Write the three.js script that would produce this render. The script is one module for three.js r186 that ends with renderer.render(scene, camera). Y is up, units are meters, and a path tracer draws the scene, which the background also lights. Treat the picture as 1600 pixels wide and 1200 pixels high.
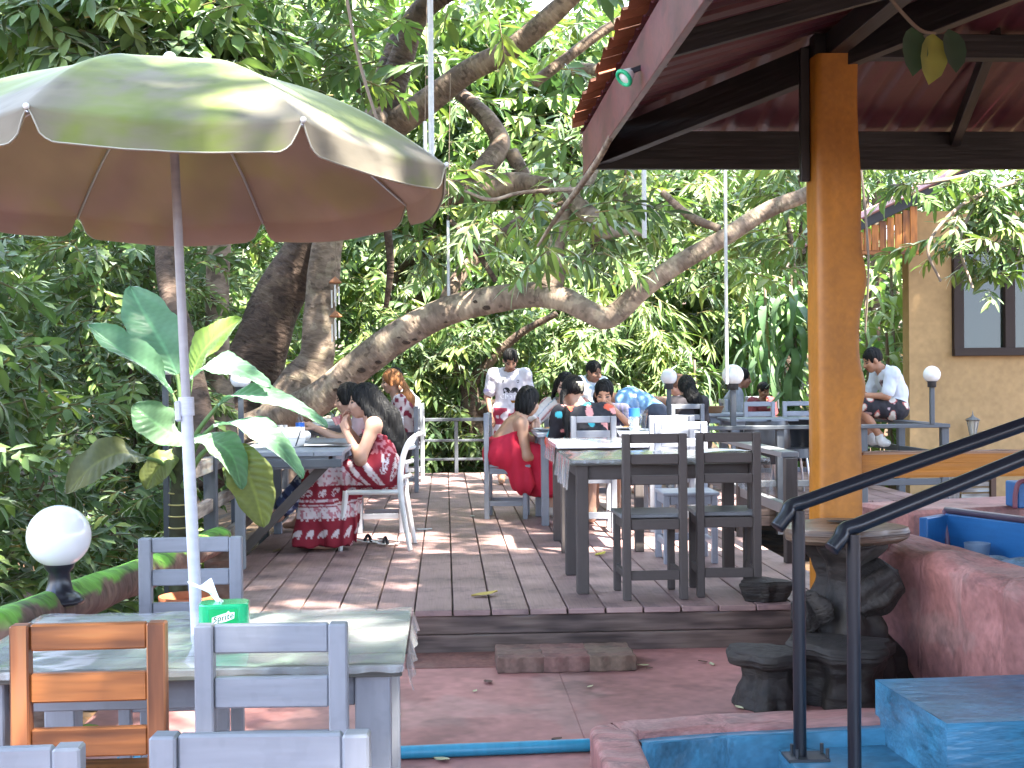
import * as THREE from 'three';
import { mergeGeometries } from 'three/addons/utils/BufferGeometryUtils.js';

// ------------------------------------------------------------------ camera, sky, sun, exposure
const scene = new THREE.Scene();
const V = (x, y, z) => new THREE.Vector3(x, y, z);
const F = 2000, DECK = 0.224, EYE = 1.424;                 // focal length in photo pixels, deck level, eye level
const camera = new THREE.PerspectiveCamera(2 * Math.atan(600 / F) * 180 / Math.PI, 4 / 3, 0.1, 600);
{
  const roll = -0.5 * Math.PI / 180;                       // the phone was held a little askew
  const v = V((695 - 800) / F, (600 - 586) / F, -1).applyAxisAngle(V(0, 0, 1), roll);   // where the deck boards converge
  const p = Math.atan(v.y / v.z); v.applyAxisAngle(V(1, 0, 0), p);
  const b = Math.atan(-v.x / v.z);
  const q = (ax, a) => new THREE.Quaternion().setFromAxisAngle(ax, a);
  camera.quaternion.copy(q(V(0, 1, 0), b).multiply(q(V(1, 0, 0), p)).multiply(q(V(0, 0, 1), roll)));
  camera.position.set(0, EYE, 0); camera.updateMatrixWorld(true);
}
const SUN = V(0.30, 0.87, 0.40).normalize();
const sun = new THREE.DirectionalLight(new THREE.Color(1, 0.95, 0.86), 5);
sun.position.copy(SUN).multiplyScalar(60); sun.target.position.set(0, 0, -9);
sun.position.add(sun.target.position);
sun.castShadow = true; sun.shadow.mapSize.set(4096, 4096); sun.shadow.radius = 2.2; sun.shadow.bias = -0.0005;
Object.assign(sun.shadow.camera, { left: -22, right: 22, top: 22, bottom: -22, near: 1, far: 140 });
scene.add(sun, sun.target);
const renderer = new THREE.WebGLRenderer({ antialias: true });
renderer.toneMapping = THREE.LinearToneMapping;
renderer.toneMappingExposure = 9.8;
renderer.shadowMap.enabled = true;

// ------------------------------------------------------------------ random numbers and noise
function RNG(s) { return () => { s |= 0; s = s + 0x6D2B79F5 | 0; let t = Math.imul(s ^ s >>> 15, 1 | s); t = t + Math.imul(t ^ t >>> 7, 61 | t) ^ t; return ((t ^ t >>> 14) >>> 0) / 4294967296; }; }
const hash = (x, y, z) => { let h = Math.imul(x, 374761393) ^ Math.imul(y, 668265263) ^ Math.imul(z, 2147483647 - 61); h = Math.imul(h ^ h >>> 13, 1274126177); return ((h ^ h >>> 16) >>> 0) / 4294967296; };
const sm = t => t * t * (3 - 2 * t), mix = (a, b, t) => a + (b - a) * t, clamp = (x, a = 0, b = 1) => Math.min(b, Math.max(a, x)), step = (a, b, x) => sm(clamp((x - a) / (b - a)));
function noise3(x, y, z, per = 0) {
  const w = i => per ? ((i % per) + per) % per : i;
  const X = Math.floor(x), Y = Math.floor(y), Z = Math.floor(z), u = sm(x - X), v = sm(y - Y), t = sm(z - Z);
  const h = (a, b, c) => hash(w(X + a), w(Y + b), Z + c);
  return mix(mix(mix(h(0, 0, 0), h(1, 0, 0), u), mix(h(0, 1, 0), h(1, 1, 0), u), v), mix(mix(h(0, 0, 1), h(1, 0, 1), u), mix(h(0, 1, 1), h(1, 1, 1), u), v), t);
}
function fbm(x, y, z, o = 4, per = 0) { let s = 0, a = 0.5, n = 0; for (let i = 0; i < o; i++) { s += a * noise3(x, y, z + i * 17, per); n += a; a /= 2; x *= 2; y *= 2; per *= 2; } return s / n; }

// the sky: hazy tropical blue with broken cloud, the same all round
{
  const w = 512, h = 256, d = new Float32Array(w * h * 4);
  for (let j = 0; j < h; j++) for (let i = 0; i < w; i++) {
    const el = (j + 0.5) / h * Math.PI - Math.PI / 2, az = i / w * Math.PI * 2, s = Math.max(0, Math.sin(el));
    const dx = Math.cos(el) * Math.cos(az), dz = Math.cos(el) * Math.sin(az);
    const c = step(0.42, 0.66, fbm(dx * 3 + 9, dz * 3 + 9, 3 + s * 2, 5));
    const k = Math.pow(1 - s, 2.2), o = (j * w + i) * 4;
    const b = [mix(0.22, 0.62, k), mix(0.36, 0.74, k), mix(0.72, 0.90, k)], q = [1.02, 1.03, 1.05];
    for (let n = 0; n < 3; n++) d[o + n] = el < -0.02 ? 0.12 : mix(b[n], q[n], c * 0.85) * 0.95;
    d[o + 3] = 1;
  }
  const t = new THREE.DataTexture(d, w, h, THREE.RGBAFormat, THREE.FloatType);
  t.mapping = THREE.EquirectangularReflectionMapping; t.magFilter = t.minFilter = THREE.LinearFilter; t.needsUpdate = true;
  scene.background = t; scene.environment = t;
}

// ------------------------------------------------------------------ from photo pixels to places
const ray = (x, y) => V((x - 800) / F, (600 - y) / F, -1).applyQuaternion(camera.quaternion);
const AT = (x, y, d) => { const r = ray(x, y); return camera.position.clone().addScaledVector(r, d / -r.z); };        // at a distance along the deck
const ON = (x, y, h) => { const r = ray(x, y); return camera.position.clone().addScaledVector(r, (h - EYE) / r.y); };  // on a level surface

// ------------------------------------------------------------------ objects
const taken = {};
function numbered(n) { const k = taken[n] = (taken[n] ?? -1) + 1; return k ? `${n}_${String(k).padStart(3, '0')}` : n; }
function tag(o, label, category, group, kind) { Object.assign(o.userData, { label, category }); if (group) o.userData.group = group; if (kind) o.userData.kind = kind; return o; }
function thing(name, label, category, pos, turn = 0, group) {
  const o = new THREE.Group(); o.name = numbered(name); scene.add(o);
  if (pos) o.position.copy(pos); o.rotation.y = turn;
  return tag(o, label, category, group);
}
function put(name, geo, m, parent, x = 0, y = 0, z = 0) {
  const o = new THREE.Mesh(geo, m); o.name = parent === scene ? numbered(name) : name; o.castShadow = o.receiveShadow = true;
  if (x.isVector3) o.position.copy(x); else o.position.set(x, y, z);
  parent.add(o); return o;
}
function setting(name, label) { const o = new THREE.Group(); o.name = numbered(name); o.userData = { kind: 'structure', label }; scene.add(o); return o; }
function copyOf(src, label, pos, turn, group) {
  const o = src.clone(); o.name = numbered(src.name.replace(/_\d{3}$/, '')); scene.add(o);
  o.userData = { ...src.userData, label, group: group ?? src.userData.group }; o.position.copy(pos); o.rotation.y = turn; return o;
}

// ------------------------------------------------------------------ textures: grain, blotches, wear; colours multiply them
const px = (n, fn, srgb = true) => {
  const d = new Uint8Array(n * n * 4);
  for (let j = 0; j < n; j++) for (let i = 0; i < n; i++) { const c = fn(i / n, j / n), o = (j * n + i) * 4; for (let k = 0; k < 3; k++) d[o + k] = clamp(Array.isArray(c) ? c[k] : c) * 255; d[o + 3] = 255; }
  const t = new THREE.DataTexture(d, n, n); t.wrapS = t.wrapT = THREE.RepeatWrapping; t.magFilter = THREE.LinearFilter; t.minFilter = THREE.LinearMipmapLinearFilter; t.generateMipmaps = true; t.anisotropy = 8;
  if (srgb) t.colorSpace = THREE.SRGBColorSpace; t.needsUpdate = true; return t;
};
// tileable two-dimensional noise on a stored lattice, for the textures
const lattice = new Map();
function tile2(x, y, z, px_, py_) {
  const key = z * 1e6 + px_ * 1000 + py_; let L = lattice.get(key);
  if (!L) { L = new Float32Array(px_ * py_); for (let i = 0; i < L.length; i++) L[i] = hash(i % px_, Math.floor(i / px_), z); lattice.set(key, L); }
  const X = Math.floor(x), Y = Math.floor(y), u = sm(x - X), v = sm(y - Y), x0 = X % px_, x1 = (X + 1) % px_, y0 = (Y % py_) * px_, y1 = ((Y + 1) % py_) * px_;
  return mix(mix(L[x0 + y0], L[x1 + y0], u), mix(L[x0 + y1], L[x1 + y1], u), v);
}
function tb(u, v, fu, fv, z, o = 4) { let s = 0, a = 0.5, n = 0; for (let i = 0; i < o; i++) { s += a * tile2(u * fu, v * fv, z + i, fu, fv); n += a; a /= 2; fu *= 2; fv *= 2; } return s / n; }
const T = {
  wood: px(512, (u, v) => { const g = tb(u, v, 4, 48, 20, 4), k = tb(u, v, 4, 8, 70, 3), r = 0.74 + 0.6 * (g - 0.5) + 0.85 * (k - 0.5); return [r + 0.06, r, r - 0.05 - 0.1 * (k - 0.5)]; }),
  woodBump: px(512, (u, v) => tb(u, v, 4, 48, 20, 4), false),
  paint: px(512, (u, v) => { const b = tb(u, v, 5, 5, 30, 4), g = tb(u, v, 6, 60, 90, 3), s = tb(u, v, 40, 40, 40, 2); const r = 0.88 + 0.05 * (b - 0.5) + 0.10 * (g - 0.5) - 0.02 * step(0.62, 0.75, s); return [r, r, r]; }),
  board: px(1024, (u, v) => { const g = tb(u, v, 8, 200, 20, 3), b = tb(u, v, 4, 4, 60, 5), s = step(0.56, 0.70, tb(u, v, 10, 10, 120, 5)); const r = 0.82 + 0.16 * (g - 0.5) + 0.36 * (b - 0.5) - 0.1 * s; return [r + 0.02, r, r + 0.015 * s]; }),
  concrete: px(1024, (u, v) => { const b = tb(u, v, 4, 4, 30, 6), f = tb(u, v, 60, 60, 50, 2), w = step(0.57, 0.66, tb(u, v, 5, 5, 210, 6)), k = step(0.6, 0.72, tb(u, v, 9, 9, 330, 5)); const r = 0.82 + 0.4 * (b - 0.5) + 0.16 * (f - 0.5) - 0.11 * k; return [r + 0.01 * w, r + 0.07 * w, r + 0.07 * w]; }),
  rough: px(512, (u, v) => tb(u, v, 10, 10, 30, 5), false),
  stucco: px(512, (u, v) => { const b = tb(u, v, 4, 4, 140, 5), f = tb(u, v, 50, 50, 50, 2); const r = 0.86 + 0.24 * (b - 0.5) + 0.1 * (f - 0.5); return [r, r - 0.01, r - 0.03]; }),
  bark: px(512, (u, v) => { const b = tb(u, v, 5, 5, 10, 5), l = step(0.58, 0.68, tb(u, v, 7, 7, 110, 4)), k = step(0.66, 0.72, tb(u, v, 14, 14, 190, 3)), g = tb(u, v, 12, 30, 40, 3); const r = 0.66 + 0.4 * (b - 0.5) + 0.3 * (g - 0.5) + 0.12 * l - 0.14 * k; return [r + 0.03, r + 0.02 * l, r - 0.04]; }),
  barkBump: px(512, (u, v) => 0.6 * tb(u, v, 12, 30, 40, 4) + 0.4 * tb(u, v, 5, 5, 10, 4), false),
  soil: px(512, (u, v) => { const b = tb(u, v, 8, 8, 20, 6), l = step(0.62, 0.66, tb(u, v, 30, 30, 80, 3)); const r = 0.55 + 0.7 * (b - 0.5); return [r + 0.18 * l, r * 0.85 + 0.12 * l, r * 0.65 + 0.02 * l]; }),
};
const lin = (r, g, b) => new THREE.Color().setRGB(r, g, b);
const mat = (c, rough = 0.7, o = {}) => new THREE.MeshStandardMaterial({ color: Array.isArray(c) ? lin(...c) : c, roughness: rough, ...o });
const phy = (c, rough, o = {}) => new THREE.MeshPhysicalMaterial({ color: lin(...c), roughness: rough, ...o });
const DS = { side: THREE.DoubleSide };
const M = {
  grey: mat([0.30, 0.315, 0.35], 0.42, { map: T.paint, bumpMap: T.woodBump, bumpScale: 0.0012 }),
  grey2: mat([0.30, 0.325, 0.37], 0.5, { map: T.paint, bumpMap: T.woodBump, bumpScale: 0.0012 }),
  pale: mat([0.44, 0.455, 0.52], 0.4, { map: T.paint, bumpMap: T.woodBump, bumpScale: 0.001 }),
  shadedGrey: mat([0.098, 0.078, 0.070], 0.75, { map: T.paint, bumpMap: T.woodBump, bumpScale: 0.0012 }),  // the grey chair paint again, with the pavilion shade put into its colour
  seatGrey: mat([0.20, 0.20, 0.21], 0.4, { map: T.paint }),  // seats of the shaded chairs, sky reflection put into the tone
  teak: mat([0.42, 0.165, 0.05], 0.42, { map: T.wood, bumpMap: T.woodBump, bumpScale: 0.0008 }),
  teakDark: mat([0.32, 0.13, 0.055], 0.45, { map: T.wood, bumpMap: T.woodBump, bumpScale: 0.0008 }),
  weathered: mat([0.33, 0.32, 0.31], 0.85, { map: T.wood, bumpMap: T.woodBump, bumpScale: 0.003 }),
  darkMetal: mat([0.035, 0.038, 0.043], 0.5),
  greyMetal: mat([0.10, 0.11, 0.125], 0.5, { map: T.paint }),
  black: mat([0.012, 0.013, 0.018], 0.28),
  blackWood: mat([0.022, 0.020, 0.024], 0.5, { map: T.wood, bumpMap: T.woodBump, bumpScale: 0.002 }),
  globe: phy([0.74, 0.74, 0.74], 0.22, { clearcoat: 0.6, clearcoatRoughness: 0.1 }),
  orange: mat([0.52, 0.195, 0.016], 0.5, { map: T.stucco, bumpMap: T.rough, bumpScale: 0.004 }),
  redPaint: mat([0.52, 0.235, 0.21], 0.62, { map: T.concrete, bumpMap: T.rough, bumpScale: 0.004 }),
  redWall: mat([0.47, 0.20, 0.175], 0.7, { map: T.concrete, bumpMap: T.rough, bumpScale: 0.02 }),
  blue: mat([0.085, 0.27, 0.42], 0.32, { map: T.concrete, bumpMap: T.rough, bumpScale: 0.008 }),
  bluePlain: mat([0.02, 0.15, 0.40], 0.4, { map: T.paint }),
  stump: mat([0.042, 0.033, 0.030], 0.75, { map: T.bark, bumpMap: T.barkBump, bumpScale: 0.012 }),
  stumpTop: mat([0.17, 0.13, 0.105], 0.35, { map: T.wood, bumpMap: T.barkBump, bumpScale: 0.003 }),
  bark: mat([0.30, 0.22, 0.175], 0.88, { map: T.bark, bumpMap: T.barkBump, bumpScale: 0.02 }),
  darkBark: mat([0.17, 0.12, 0.095], 0.9, { map: T.bark, bumpMap: T.barkBump, bumpScale: 0.03 }),
  paleBark: mat([0.41, 0.33, 0.27], 0.88, { map: T.bark, bumpMap: T.barkBump, bumpScale: 0.015 }),
  twig: mat([0.20, 0.15, 0.11], 0.9),
  soil: mat([0.15, 0.115, 0.085], 0.95, { map: T.soil, bumpMap: T.rough, bumpScale: 0.04 }),
  white: mat([0.68, 0.68, 0.66], 0.4),
  plastic: phy([0.93, 0.95, 0.96], 0.12, { transmission: 0.8, thickness: 0, ior: 1.45, ...DS }),
  clear: phy([0.97, 0.98, 0.99], 0.03, { transmission: 1, thickness: 0, ior: 1.45, ...DS }),
  terracotta: mat([0.46, 0.15, 0.06], 0.8, { map: T.stucco }),
  chrome: mat([0.6, 0.6, 0.62], 0.3, { metalness: 0.9 }),
};
const vcol = (rough = 0.7, o = {}) => new THREE.MeshStandardMaterial({ color: 0xffffff, vertexColors: true, roughness: rough, ...o });
const leafMat = (gloss = 0.4) => new THREE.MeshPhysicalMaterial({ color: 0xffffff, vertexColors: true, roughness: 1, transmission: 0.45, thickness: 0, clearcoat: gloss, clearcoatRoughness: 0.34, side: THREE.DoubleSide });

// ------------------------------------------------------------------ shapes
const bank = new Map();
// a box with chamfered edges; uv in metres with the grain along its longest side; v picks another piece of the texture
function cb(w, h, d, e = 0.003, v = 0) {
  const key = [w, h, d, e, v].map(n => n.toFixed(4)).join(); if (bank.has(key)) return bank.get(key);
  const P = [], N = [], U = [], H = [w / 2, h / 2, d / 2]; e = Math.min(e, H[0] * 0.6, H[1] * 0.6, H[2] * 0.6);
  const lo = w >= h && w >= d ? 0 : h >= d ? 1 : 2;
  const corner = (sx, sy, sz, ax) => [sx, sy, sz].map((s, k) => s * (k === ax ? H[k] : H[k] - e));
  const poly = pts => {
    const A = V(...pts[0]), n = V(...pts[1]).sub(A).cross(V(...pts[2]).sub(A)).normalize();
    if (n.dot(A) < 0) { pts = pts.slice().reverse(); n.negate(); }
    const ab = n.toArray().map(Math.abs), ax = ab.indexOf(Math.max(...ab)), o = [0, 1, 2].filter(k => k !== ax), ui = o.includes(lo) ? lo : o[0], vi = o.find(k => k !== ui);
    for (let i = 1; i < pts.length - 1; i++) for (const p of [pts[0], pts[i], pts[i + 1]]) { P.push(...p); N.push(n.x, n.y, n.z); U.push(p[ui] + v * 0.377 + ax * 0.13, p[vi] + v * 0.211 + ax * 0.29); }
  };
  const S = [-1, 1];
  for (let ax = 0; ax < 3; ax++) for (const s of S) { const [a, b] = [0, 1, 2].filter(k => k !== ax); poly([[-1, -1], [1, -1], [1, 1], [-1, 1]].map(([p, q]) => { const c = [0, 0, 0]; c[ax] = s; c[a] = p; c[b] = q; return corner(...c, ax); })); }
  for (let ax = 0; ax < 3; ax++) { const [a, b] = [0, 1, 2].filter(k => k !== ax); for (const s of S) for (const t of S) { const c = k => { const r = [0, 0, 0]; r[ax] = k; r[a] = s; r[b] = t; return r; }; poly([corner(...c(-1), a), corner(...c(1), a), corner(...c(1), b), corner(...c(-1), b)]); } }
  for (const x of S) for (const y of S) for (const z of S) poly([corner(x, y, z, 0), corner(x, y, z, 1), corner(x, y, z, 2)]);
  const g = geo(P, N, U); bank.set(key, g); return g;
}
function geo(P, N, U, C, I) {
  const g = new THREE.BufferGeometry(); g.setAttribute('position', new THREE.Float32BufferAttribute(P, 3));
  if (U) g.setAttribute('uv', new THREE.Float32BufferAttribute(U, 2));
  if (C) g.setAttribute('color', new THREE.Float32BufferAttribute(C, 3));
  if (I) g.setIndex(I);
  if (N) g.setAttribute('normal', new THREE.Float32BufferAttribute(N, 3)); else g.computeVertexNormals();
  return g;
}
// a bar of square section from a to b
function bar(name, a, b, w, h, m, parent, e = 0.003, v = 0) {
  const L = a.distanceTo(b), o = put(name, cb(w, h, L, e, v), m, parent, a.clone().add(b).multiplyScalar(0.5));
  o.quaternion.setFromRotationMatrix(new THREE.Matrix4().lookAt(b, a, Math.abs(b.y - a.y) > 0.999 * L ? V(0, 0, 1) : V(0, 1, 0))); return o;
}
// a tapered, slightly uneven tube along a curve
function tube(pts, rad, { seg = 10, per = 6, bump = 0, cap = true, vs = 1, seed = 0, color } = {}) {
  const c = new THREE.CatmullRomCurve3(pts, false, 'centripetal'), n = Math.max(2, (pts.length - 1) * per), P = [], U = [], I = [], C = [];
  let t0 = c.getTangent(0), nn = Math.abs(t0.y) < 0.9 ? V(0, 1, 0) : V(1, 0, 0), len = 0, last = null;
  nn.sub(t0.clone().multiplyScalar(nn.dot(t0))).normalize();
  for (let i = 0; i <= n; i++) {
    const t = i / n, p = c.getPoint(t), tg = c.getTangent(t), f = t * (pts.length - 1), k = Math.min(pts.length - 2, Math.floor(f));
    const r = Array.isArray(rad) ? mix(rad[k], rad[k + 1], f - k) : rad;
    nn.sub(tg.clone().multiplyScalar(nn.dot(tg))).normalize(); const bb = tg.clone().cross(nn);
    if (last) len += p.distanceTo(last); last = p;
    for (let j = 0; j <= seg; j++) {
      const a = j / seg * Math.PI * 2, q = bump ? 1 + bump * (fbm(Math.cos(a) * 1.3 + seed + 20, Math.sin(a) * 1.3 + 20, len * 4 + seed, 3) - 0.5) * 2 : 1;
      const d = nn.clone().multiplyScalar(Math.cos(a)).addScaledVector(bb, Math.sin(a)), v = p.clone().addScaledVector(d, r * q);
      P.push(v.x, v.y, v.z); U.push(j / seg * Math.max(0.2, Math.round(r * 6.28 * vs * 5) / 5), len * vs); if (color) C.push(...color);
      if (i < n && j < seg) { const o = i * (seg + 1) + j; I.push(o, o + 1, o + seg + 1, o + 1, o + seg + 2, o + seg + 1); }
    }
  }
  if (cap) for (const [row, p, s] of [[0, pts[0], 1], [n, pts[pts.length - 1], -1]]) {
    const ci = P.length / 3; P.push(p.x, p.y, p.z); U.push(0, 0); if (color) C.push(...color);
    for (let j = 0; j < seg; j++) { const o = row * (seg + 1) + j; s > 0 ? I.push(ci, o + 1, o) : I.push(ci, o, o + 1); }
  }
  return geo(P, null, U, color ? C : null, I);
}
const cyl = (r, h, r2 = r, n = 20) => { const k = `c${r},${h},${r2},${n}`; if (!bank.has(k)) bank.set(k, new THREE.CylinderGeometry(r2, r, h, n)); return bank.get(k); };
const lathe = (pts, n = 28) => new THREE.LatheGeometry(pts.map(([r, y]) => new THREE.Vector2(r, y)), n);
// a sheet over a grid: fn(u, v) -> Vector3
function sheet(nu, nv, fn, { us = 1, vs = 1, col } = {}) {
  const P = [], U = [], I = [], C = [];
  for (let j = 0; j <= nv; j++) for (let i = 0; i <= nu; i++) {
    const p = fn(i / nu, j / nv); P.push(p.x, p.y, p.z); U.push(i / nu * us, j / nv * vs); if (col) C.push(...col(i / nu, j / nv, p));
    if (i < nu && j < nv) { const o = j * (nu + 1) + i; I.push(o, o + 1, o + nu + 1, o + 1, o + nu + 2, o + nu + 1); }
  }
  return geo(P, null, U, col ? C : null, I);
}
// ------------------------------------------------------------------ ground, patio, deck
const groundY = (x, z) => -0.32 - 0.45 * step(-1.6, -4.5, x) + 0.5 * step(-6, -14, x) + 3.2 * step(-19, -46, z) + 14 * step(-45, -190, z) + 0.25 * step(4.6, 7, x) + (fbm(x * 0.5 + 40, z * 0.5 + 40, 1, 3) - 0.5) * 0.3 + 10 * step(30, 180, Math.abs(x));
{
  const ax = t => { const s = t * 2 - 1; return Math.sign(s) * (12 * Math.abs(s) + 190 * Math.pow(Math.abs(s), 4)); };
  const g = sheet(150, 150, (u, v) => { const x = ax(u), z = -9 - ax(v); return V(x, groundY(x, z), z); });
  const p = g.attributes.position, uv = g.attributes.uv; for (let i = 0; i < p.count; i++) uv.setXY(i, p.getX(i) * 0.45, p.getZ(i) * 0.45);
  const o = put('ground', g, M.soil, scene); o.userData = { kind: 'structure', label: 'dark leaf-littered soil of the slope around the deck' };
}
const KZ = ON(918, 1126, 0.12).z, KX = ON(918, 1126, 0.12).x;      // outer corner of the kerb round the sunken steps
{
  const p = setting('patio', 'worn red painted concrete patio in front of the deck');
  const slab = (x0, x1, z0, z1) => { const g = cb(x1 - x0, 0.3, z1 - z0, 0.004).clone(), q = g.attributes.position, uv = g.attributes.uv, n = g.attributes.normal; for (let i = 0; i < q.count; i++) if (Math.abs(n.getY(i)) > 0.5) uv.setXY(i, (q.getX(i) + (x0 + x1) / 2) * 0.37, (q.getZ(i) + (z0 + z1) / 2) * 0.37); put('slab', g, M.redPaint, p, (x0 + x1) / 2, -0.15, (z0 + z1) / 2); };
  slab(-1.5, KX + 0.01, -6.62, 3.2); slab(KX + 0.01, 3.4, -6.62, KZ + 0.01);
  // the mortar patch of an old repair
  const a = ON(672, 1037, 0), g = cb(0.5, 0.006, 0.34, 0.002); put('repair_patch', g, mat([0.30, 0.13, 0.105], 0.9, { map: T.concrete, bumpMap: T.rough, bumpScale: 0.01 }), p, a.x + 0.13, 0.0015, a.z - 0.06);
}
const boards = [0.92, 1.06, 0.98, 1.12, 0.86, 1.02].map((k, i) => mat([0.41 * k, 0.275 * k * (i % 2 ? 1.03 : 1), 0.255 * k], 0.55, { map: T.board, bumpMap: T.board, bumpScale: 0.0015 }));
const BW = 0.196, X0 = 0.03 - 7 * BW, X1 = 0.03 + 11 * BW, ZF = -6.53, ZB = -15.72, WX = 4.62, WZ = -11.7;
{
  const r = RNG(5), d = setting('deck', 'reddish brown board deck with dark plank edge');
  const lay = (x, z0, z1, i) => {
    const runs = [[z0, z1]];
    for (const [a, b] of runs) { const o = put('deck_board', cb(BW - 0.009, 0.03, a - b, 0.003, Math.floor(r() * 9)), boards[Math.floor(r() * 6)], d, x + BW / 2, DECK - 0.015 - r() * 0.0015, (a + b) / 2); o.rotation.z = (r() - 0.5) * 0.006; }
  };
  for (let i = 0; i < 18; i++) lay(X0 + i * BW, ZF, ZB, i);
  for (let i = 0; i < 12; i++) lay(X1 + 0.01 + i * BW, WZ, -19.5, i);
  const dark = mat([0.15, 0.12, 0.115], 0.7, { map: T.wood, bumpMap: T.woodBump, bumpScale: 0.003 });
  const fasc = (x0, x1, z) => { for (let k = 0; k < 2; k++) put('fascia_plank', cb(x1 - x0, 0.093, 0.022, 0.003, k), dark, d, (x0 + x1) / 2, 0.143 - k * 0.097, z - 0.03 - k * 0.003); };
  fasc(X0, X1, ZF); fasc(X1 + 0.02, WX + 0.02, WZ);
  put('light_block', cb(X1 - X0 - 0.1, 0.14, ZF - ZB - 0.2, 0.003), dark, d, (X0 + X1) / 2, 0.12, (ZF + ZB) / 2);  // solid slabs added under the boards to block light, not real joists
  put('light_block', cb(WX - X1 - 0.05, 0.14, 7.5, 0.003), dark, d, (X1 + WX) / 2 + 0.02, 0.12, WZ - 3.9);
  for (const z of [-7, -9.5, -12, -14.5]) for (const x of [X0 + 0.12, X1 - 0.12]) put('pier', cb(0.14, 1.3, 0.14, 0.004), dark, d, x, -0.6, z);
  for (const z of [-12, -15.5, -19]) put('pier', cb(0.14, 1.3, 0.14, 0.004), dark, d, WX - 0.12, -0.6, z);
}

// ------------------------------------------------------------------ kerb, sunken blue steps, handrails, rough red wall, blue basin
function lumpy(g, amp, f = 6, s = 0) { g.computeVertexNormals(); const p = g.attributes.position, n = g.attributes.normal; const q = p.clone(); for (let i = 0; i < p.count; i++) { const k = (fbm(p.getX(i) * f + 30 + s, p.getY(i) * f + 30, p.getZ(i) * f + 30, 4) - 0.5) * 2 * amp; q.setXYZ(i, p.getX(i) + n.getX(i) * k, p.getY(i) + n.getY(i) * k, p.getZ(i) + n.getZ(i) * k); } g.setAttribute('position', q); g.computeVertexNormals(); return g; }
// a wall or kerb of hand-laid plaster: path along its top middle, rounded section; uv in metres
function hand(path, w, bottom, r, amp, seed = 0) {
  const c = new THREE.CatmullRomCurve3(path, false, 'catmullrom', 0.05), L = c.getLength(), n = Math.ceil(L / 0.025);
  const prof = []; const top = 0;
  for (let k = 0; k <= 14; k++) prof.push([-w / 2, 'b', k / 14]);
  for (let k = 1; k <= 5; k++) { const a = k / 5 * Math.PI / 2; prof.push([-w / 2 + r - r * Math.cos(a), 't', -r + r * Math.sin(a)]); }
  for (let k = 1; k <= 6; k++) prof.push([mix(-w / 2 + r, w / 2 - r, k / 6), 't', 0]);
  for (let k = 1; k <= 5; k++) { const a = k / 5 * Math.PI / 2; prof.push([w / 2 - r + r * Math.sin(a), 't', -r + r * Math.cos(a)]); }
  for (let k = 1; k <= 14; k++) prof.push([w / 2, 'b', 1 - k / 14]);
  const g = sheet(prof.length - 1, n, (u, v) => {
    const [o, kind, h] = prof[Math.round(u * (prof.length - 1))], p = c.getPoint(v), t = c.getTangent(v), s = V(-t.z, 0, t.x).normalize();
    const y = kind === 'b' ? mix(bottom, p.y - r, h) : p.y + h; return V(p.x + s.x * o, y, p.z + s.z * o);
  }, { us: 1.2 + w, vs: L });
  const ends = [0, 1].map(e => { const p = c.getPoint(e), t = c.getTangent(e), s = V(-t.z, 0, t.x).normalize(); return sheet(4, 8, (u, v) => V(p.x + s.x * w * (u - 0.5) * 0.98, mix(bottom, p.y - 0.012, v), p.z + s.z * w * (u - 0.5) * 0.98), { us: w, vs: 1 }); });
  return mergeGeometries([lumpy(g, amp, 5, seed), ...ends]);
}
{
  const k = thing('kerb', 'low red painted kerb with a blue inner face round the sunken steps', 'kerb');
  put('kerb_top', hand([V(KX + 0.07, 0.115, 0.8), V(KX + 0.075, 0.115, KZ + 0.5), V(KX + 0.08, 0.115, KZ + 0.09), V(KX + 0.16, 0.116, KZ + 0.07)], 0.16, -0.3, 0.022, 0.012, 3), M.redPaint, k);
  put('kerb_top', hand([V(KX + 0.1, 0.117, KZ + 0.08), V(KX + 0.5, 0.118, KZ + 0.01), V(2.0, 0.12, KZ - 0.06)], 0.16, -0.3, 0.022, 0.012, 9), M.redPaint, k);
  put('inner_face', hand([V(KX + 0.17, 0.088, KZ + 0.165), V(KX + 0.5, 0.09, KZ + 0.105), V(2.0, 0.092, KZ + 0.035)], 0.06, -0.3, 0.008, 0.005, 5), M.blue, k);
  const s = thing('concrete_steps', 'worn blue painted concrete steps climbing beside the red wall', 'steps');
  const z0 = KZ + 0.06, x1 = ON(1218, 1172, 0.03).x, x2 = ON(1390, 1165, 0.03).x;
  const block = (name, w, h, d, x, y, z, ry, seed) => { const g = lumpy(new THREE.BoxGeometry(w, h, d, Math.ceil(w / 0.03), Math.ceil(h / 0.03), Math.ceil(d / 0.03)), 0.004, 5, seed); const o = put(name, g, M.blue, s, x, y, z); o.rotation.y = ry; };
  block('landing', 2.2, 0.06, 4.5, KX + 1.25, -0.26, z0 + 2.4, 0, 2);
  block('step', 1.6, 0.32, 1.2, x1 + 0.8, -0.13, z0 + 0.62, 0, 4);
  block('step', 1.4, 0.30, 0.62, x2 + 0.70, 0.10, z0 + 0.21, 0.05, 8);
  block('step', 1.2, 0.52, 1.6, x2 + 1.35, 0.21, z0 + 0.75, -0.5, 12);
}
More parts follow.
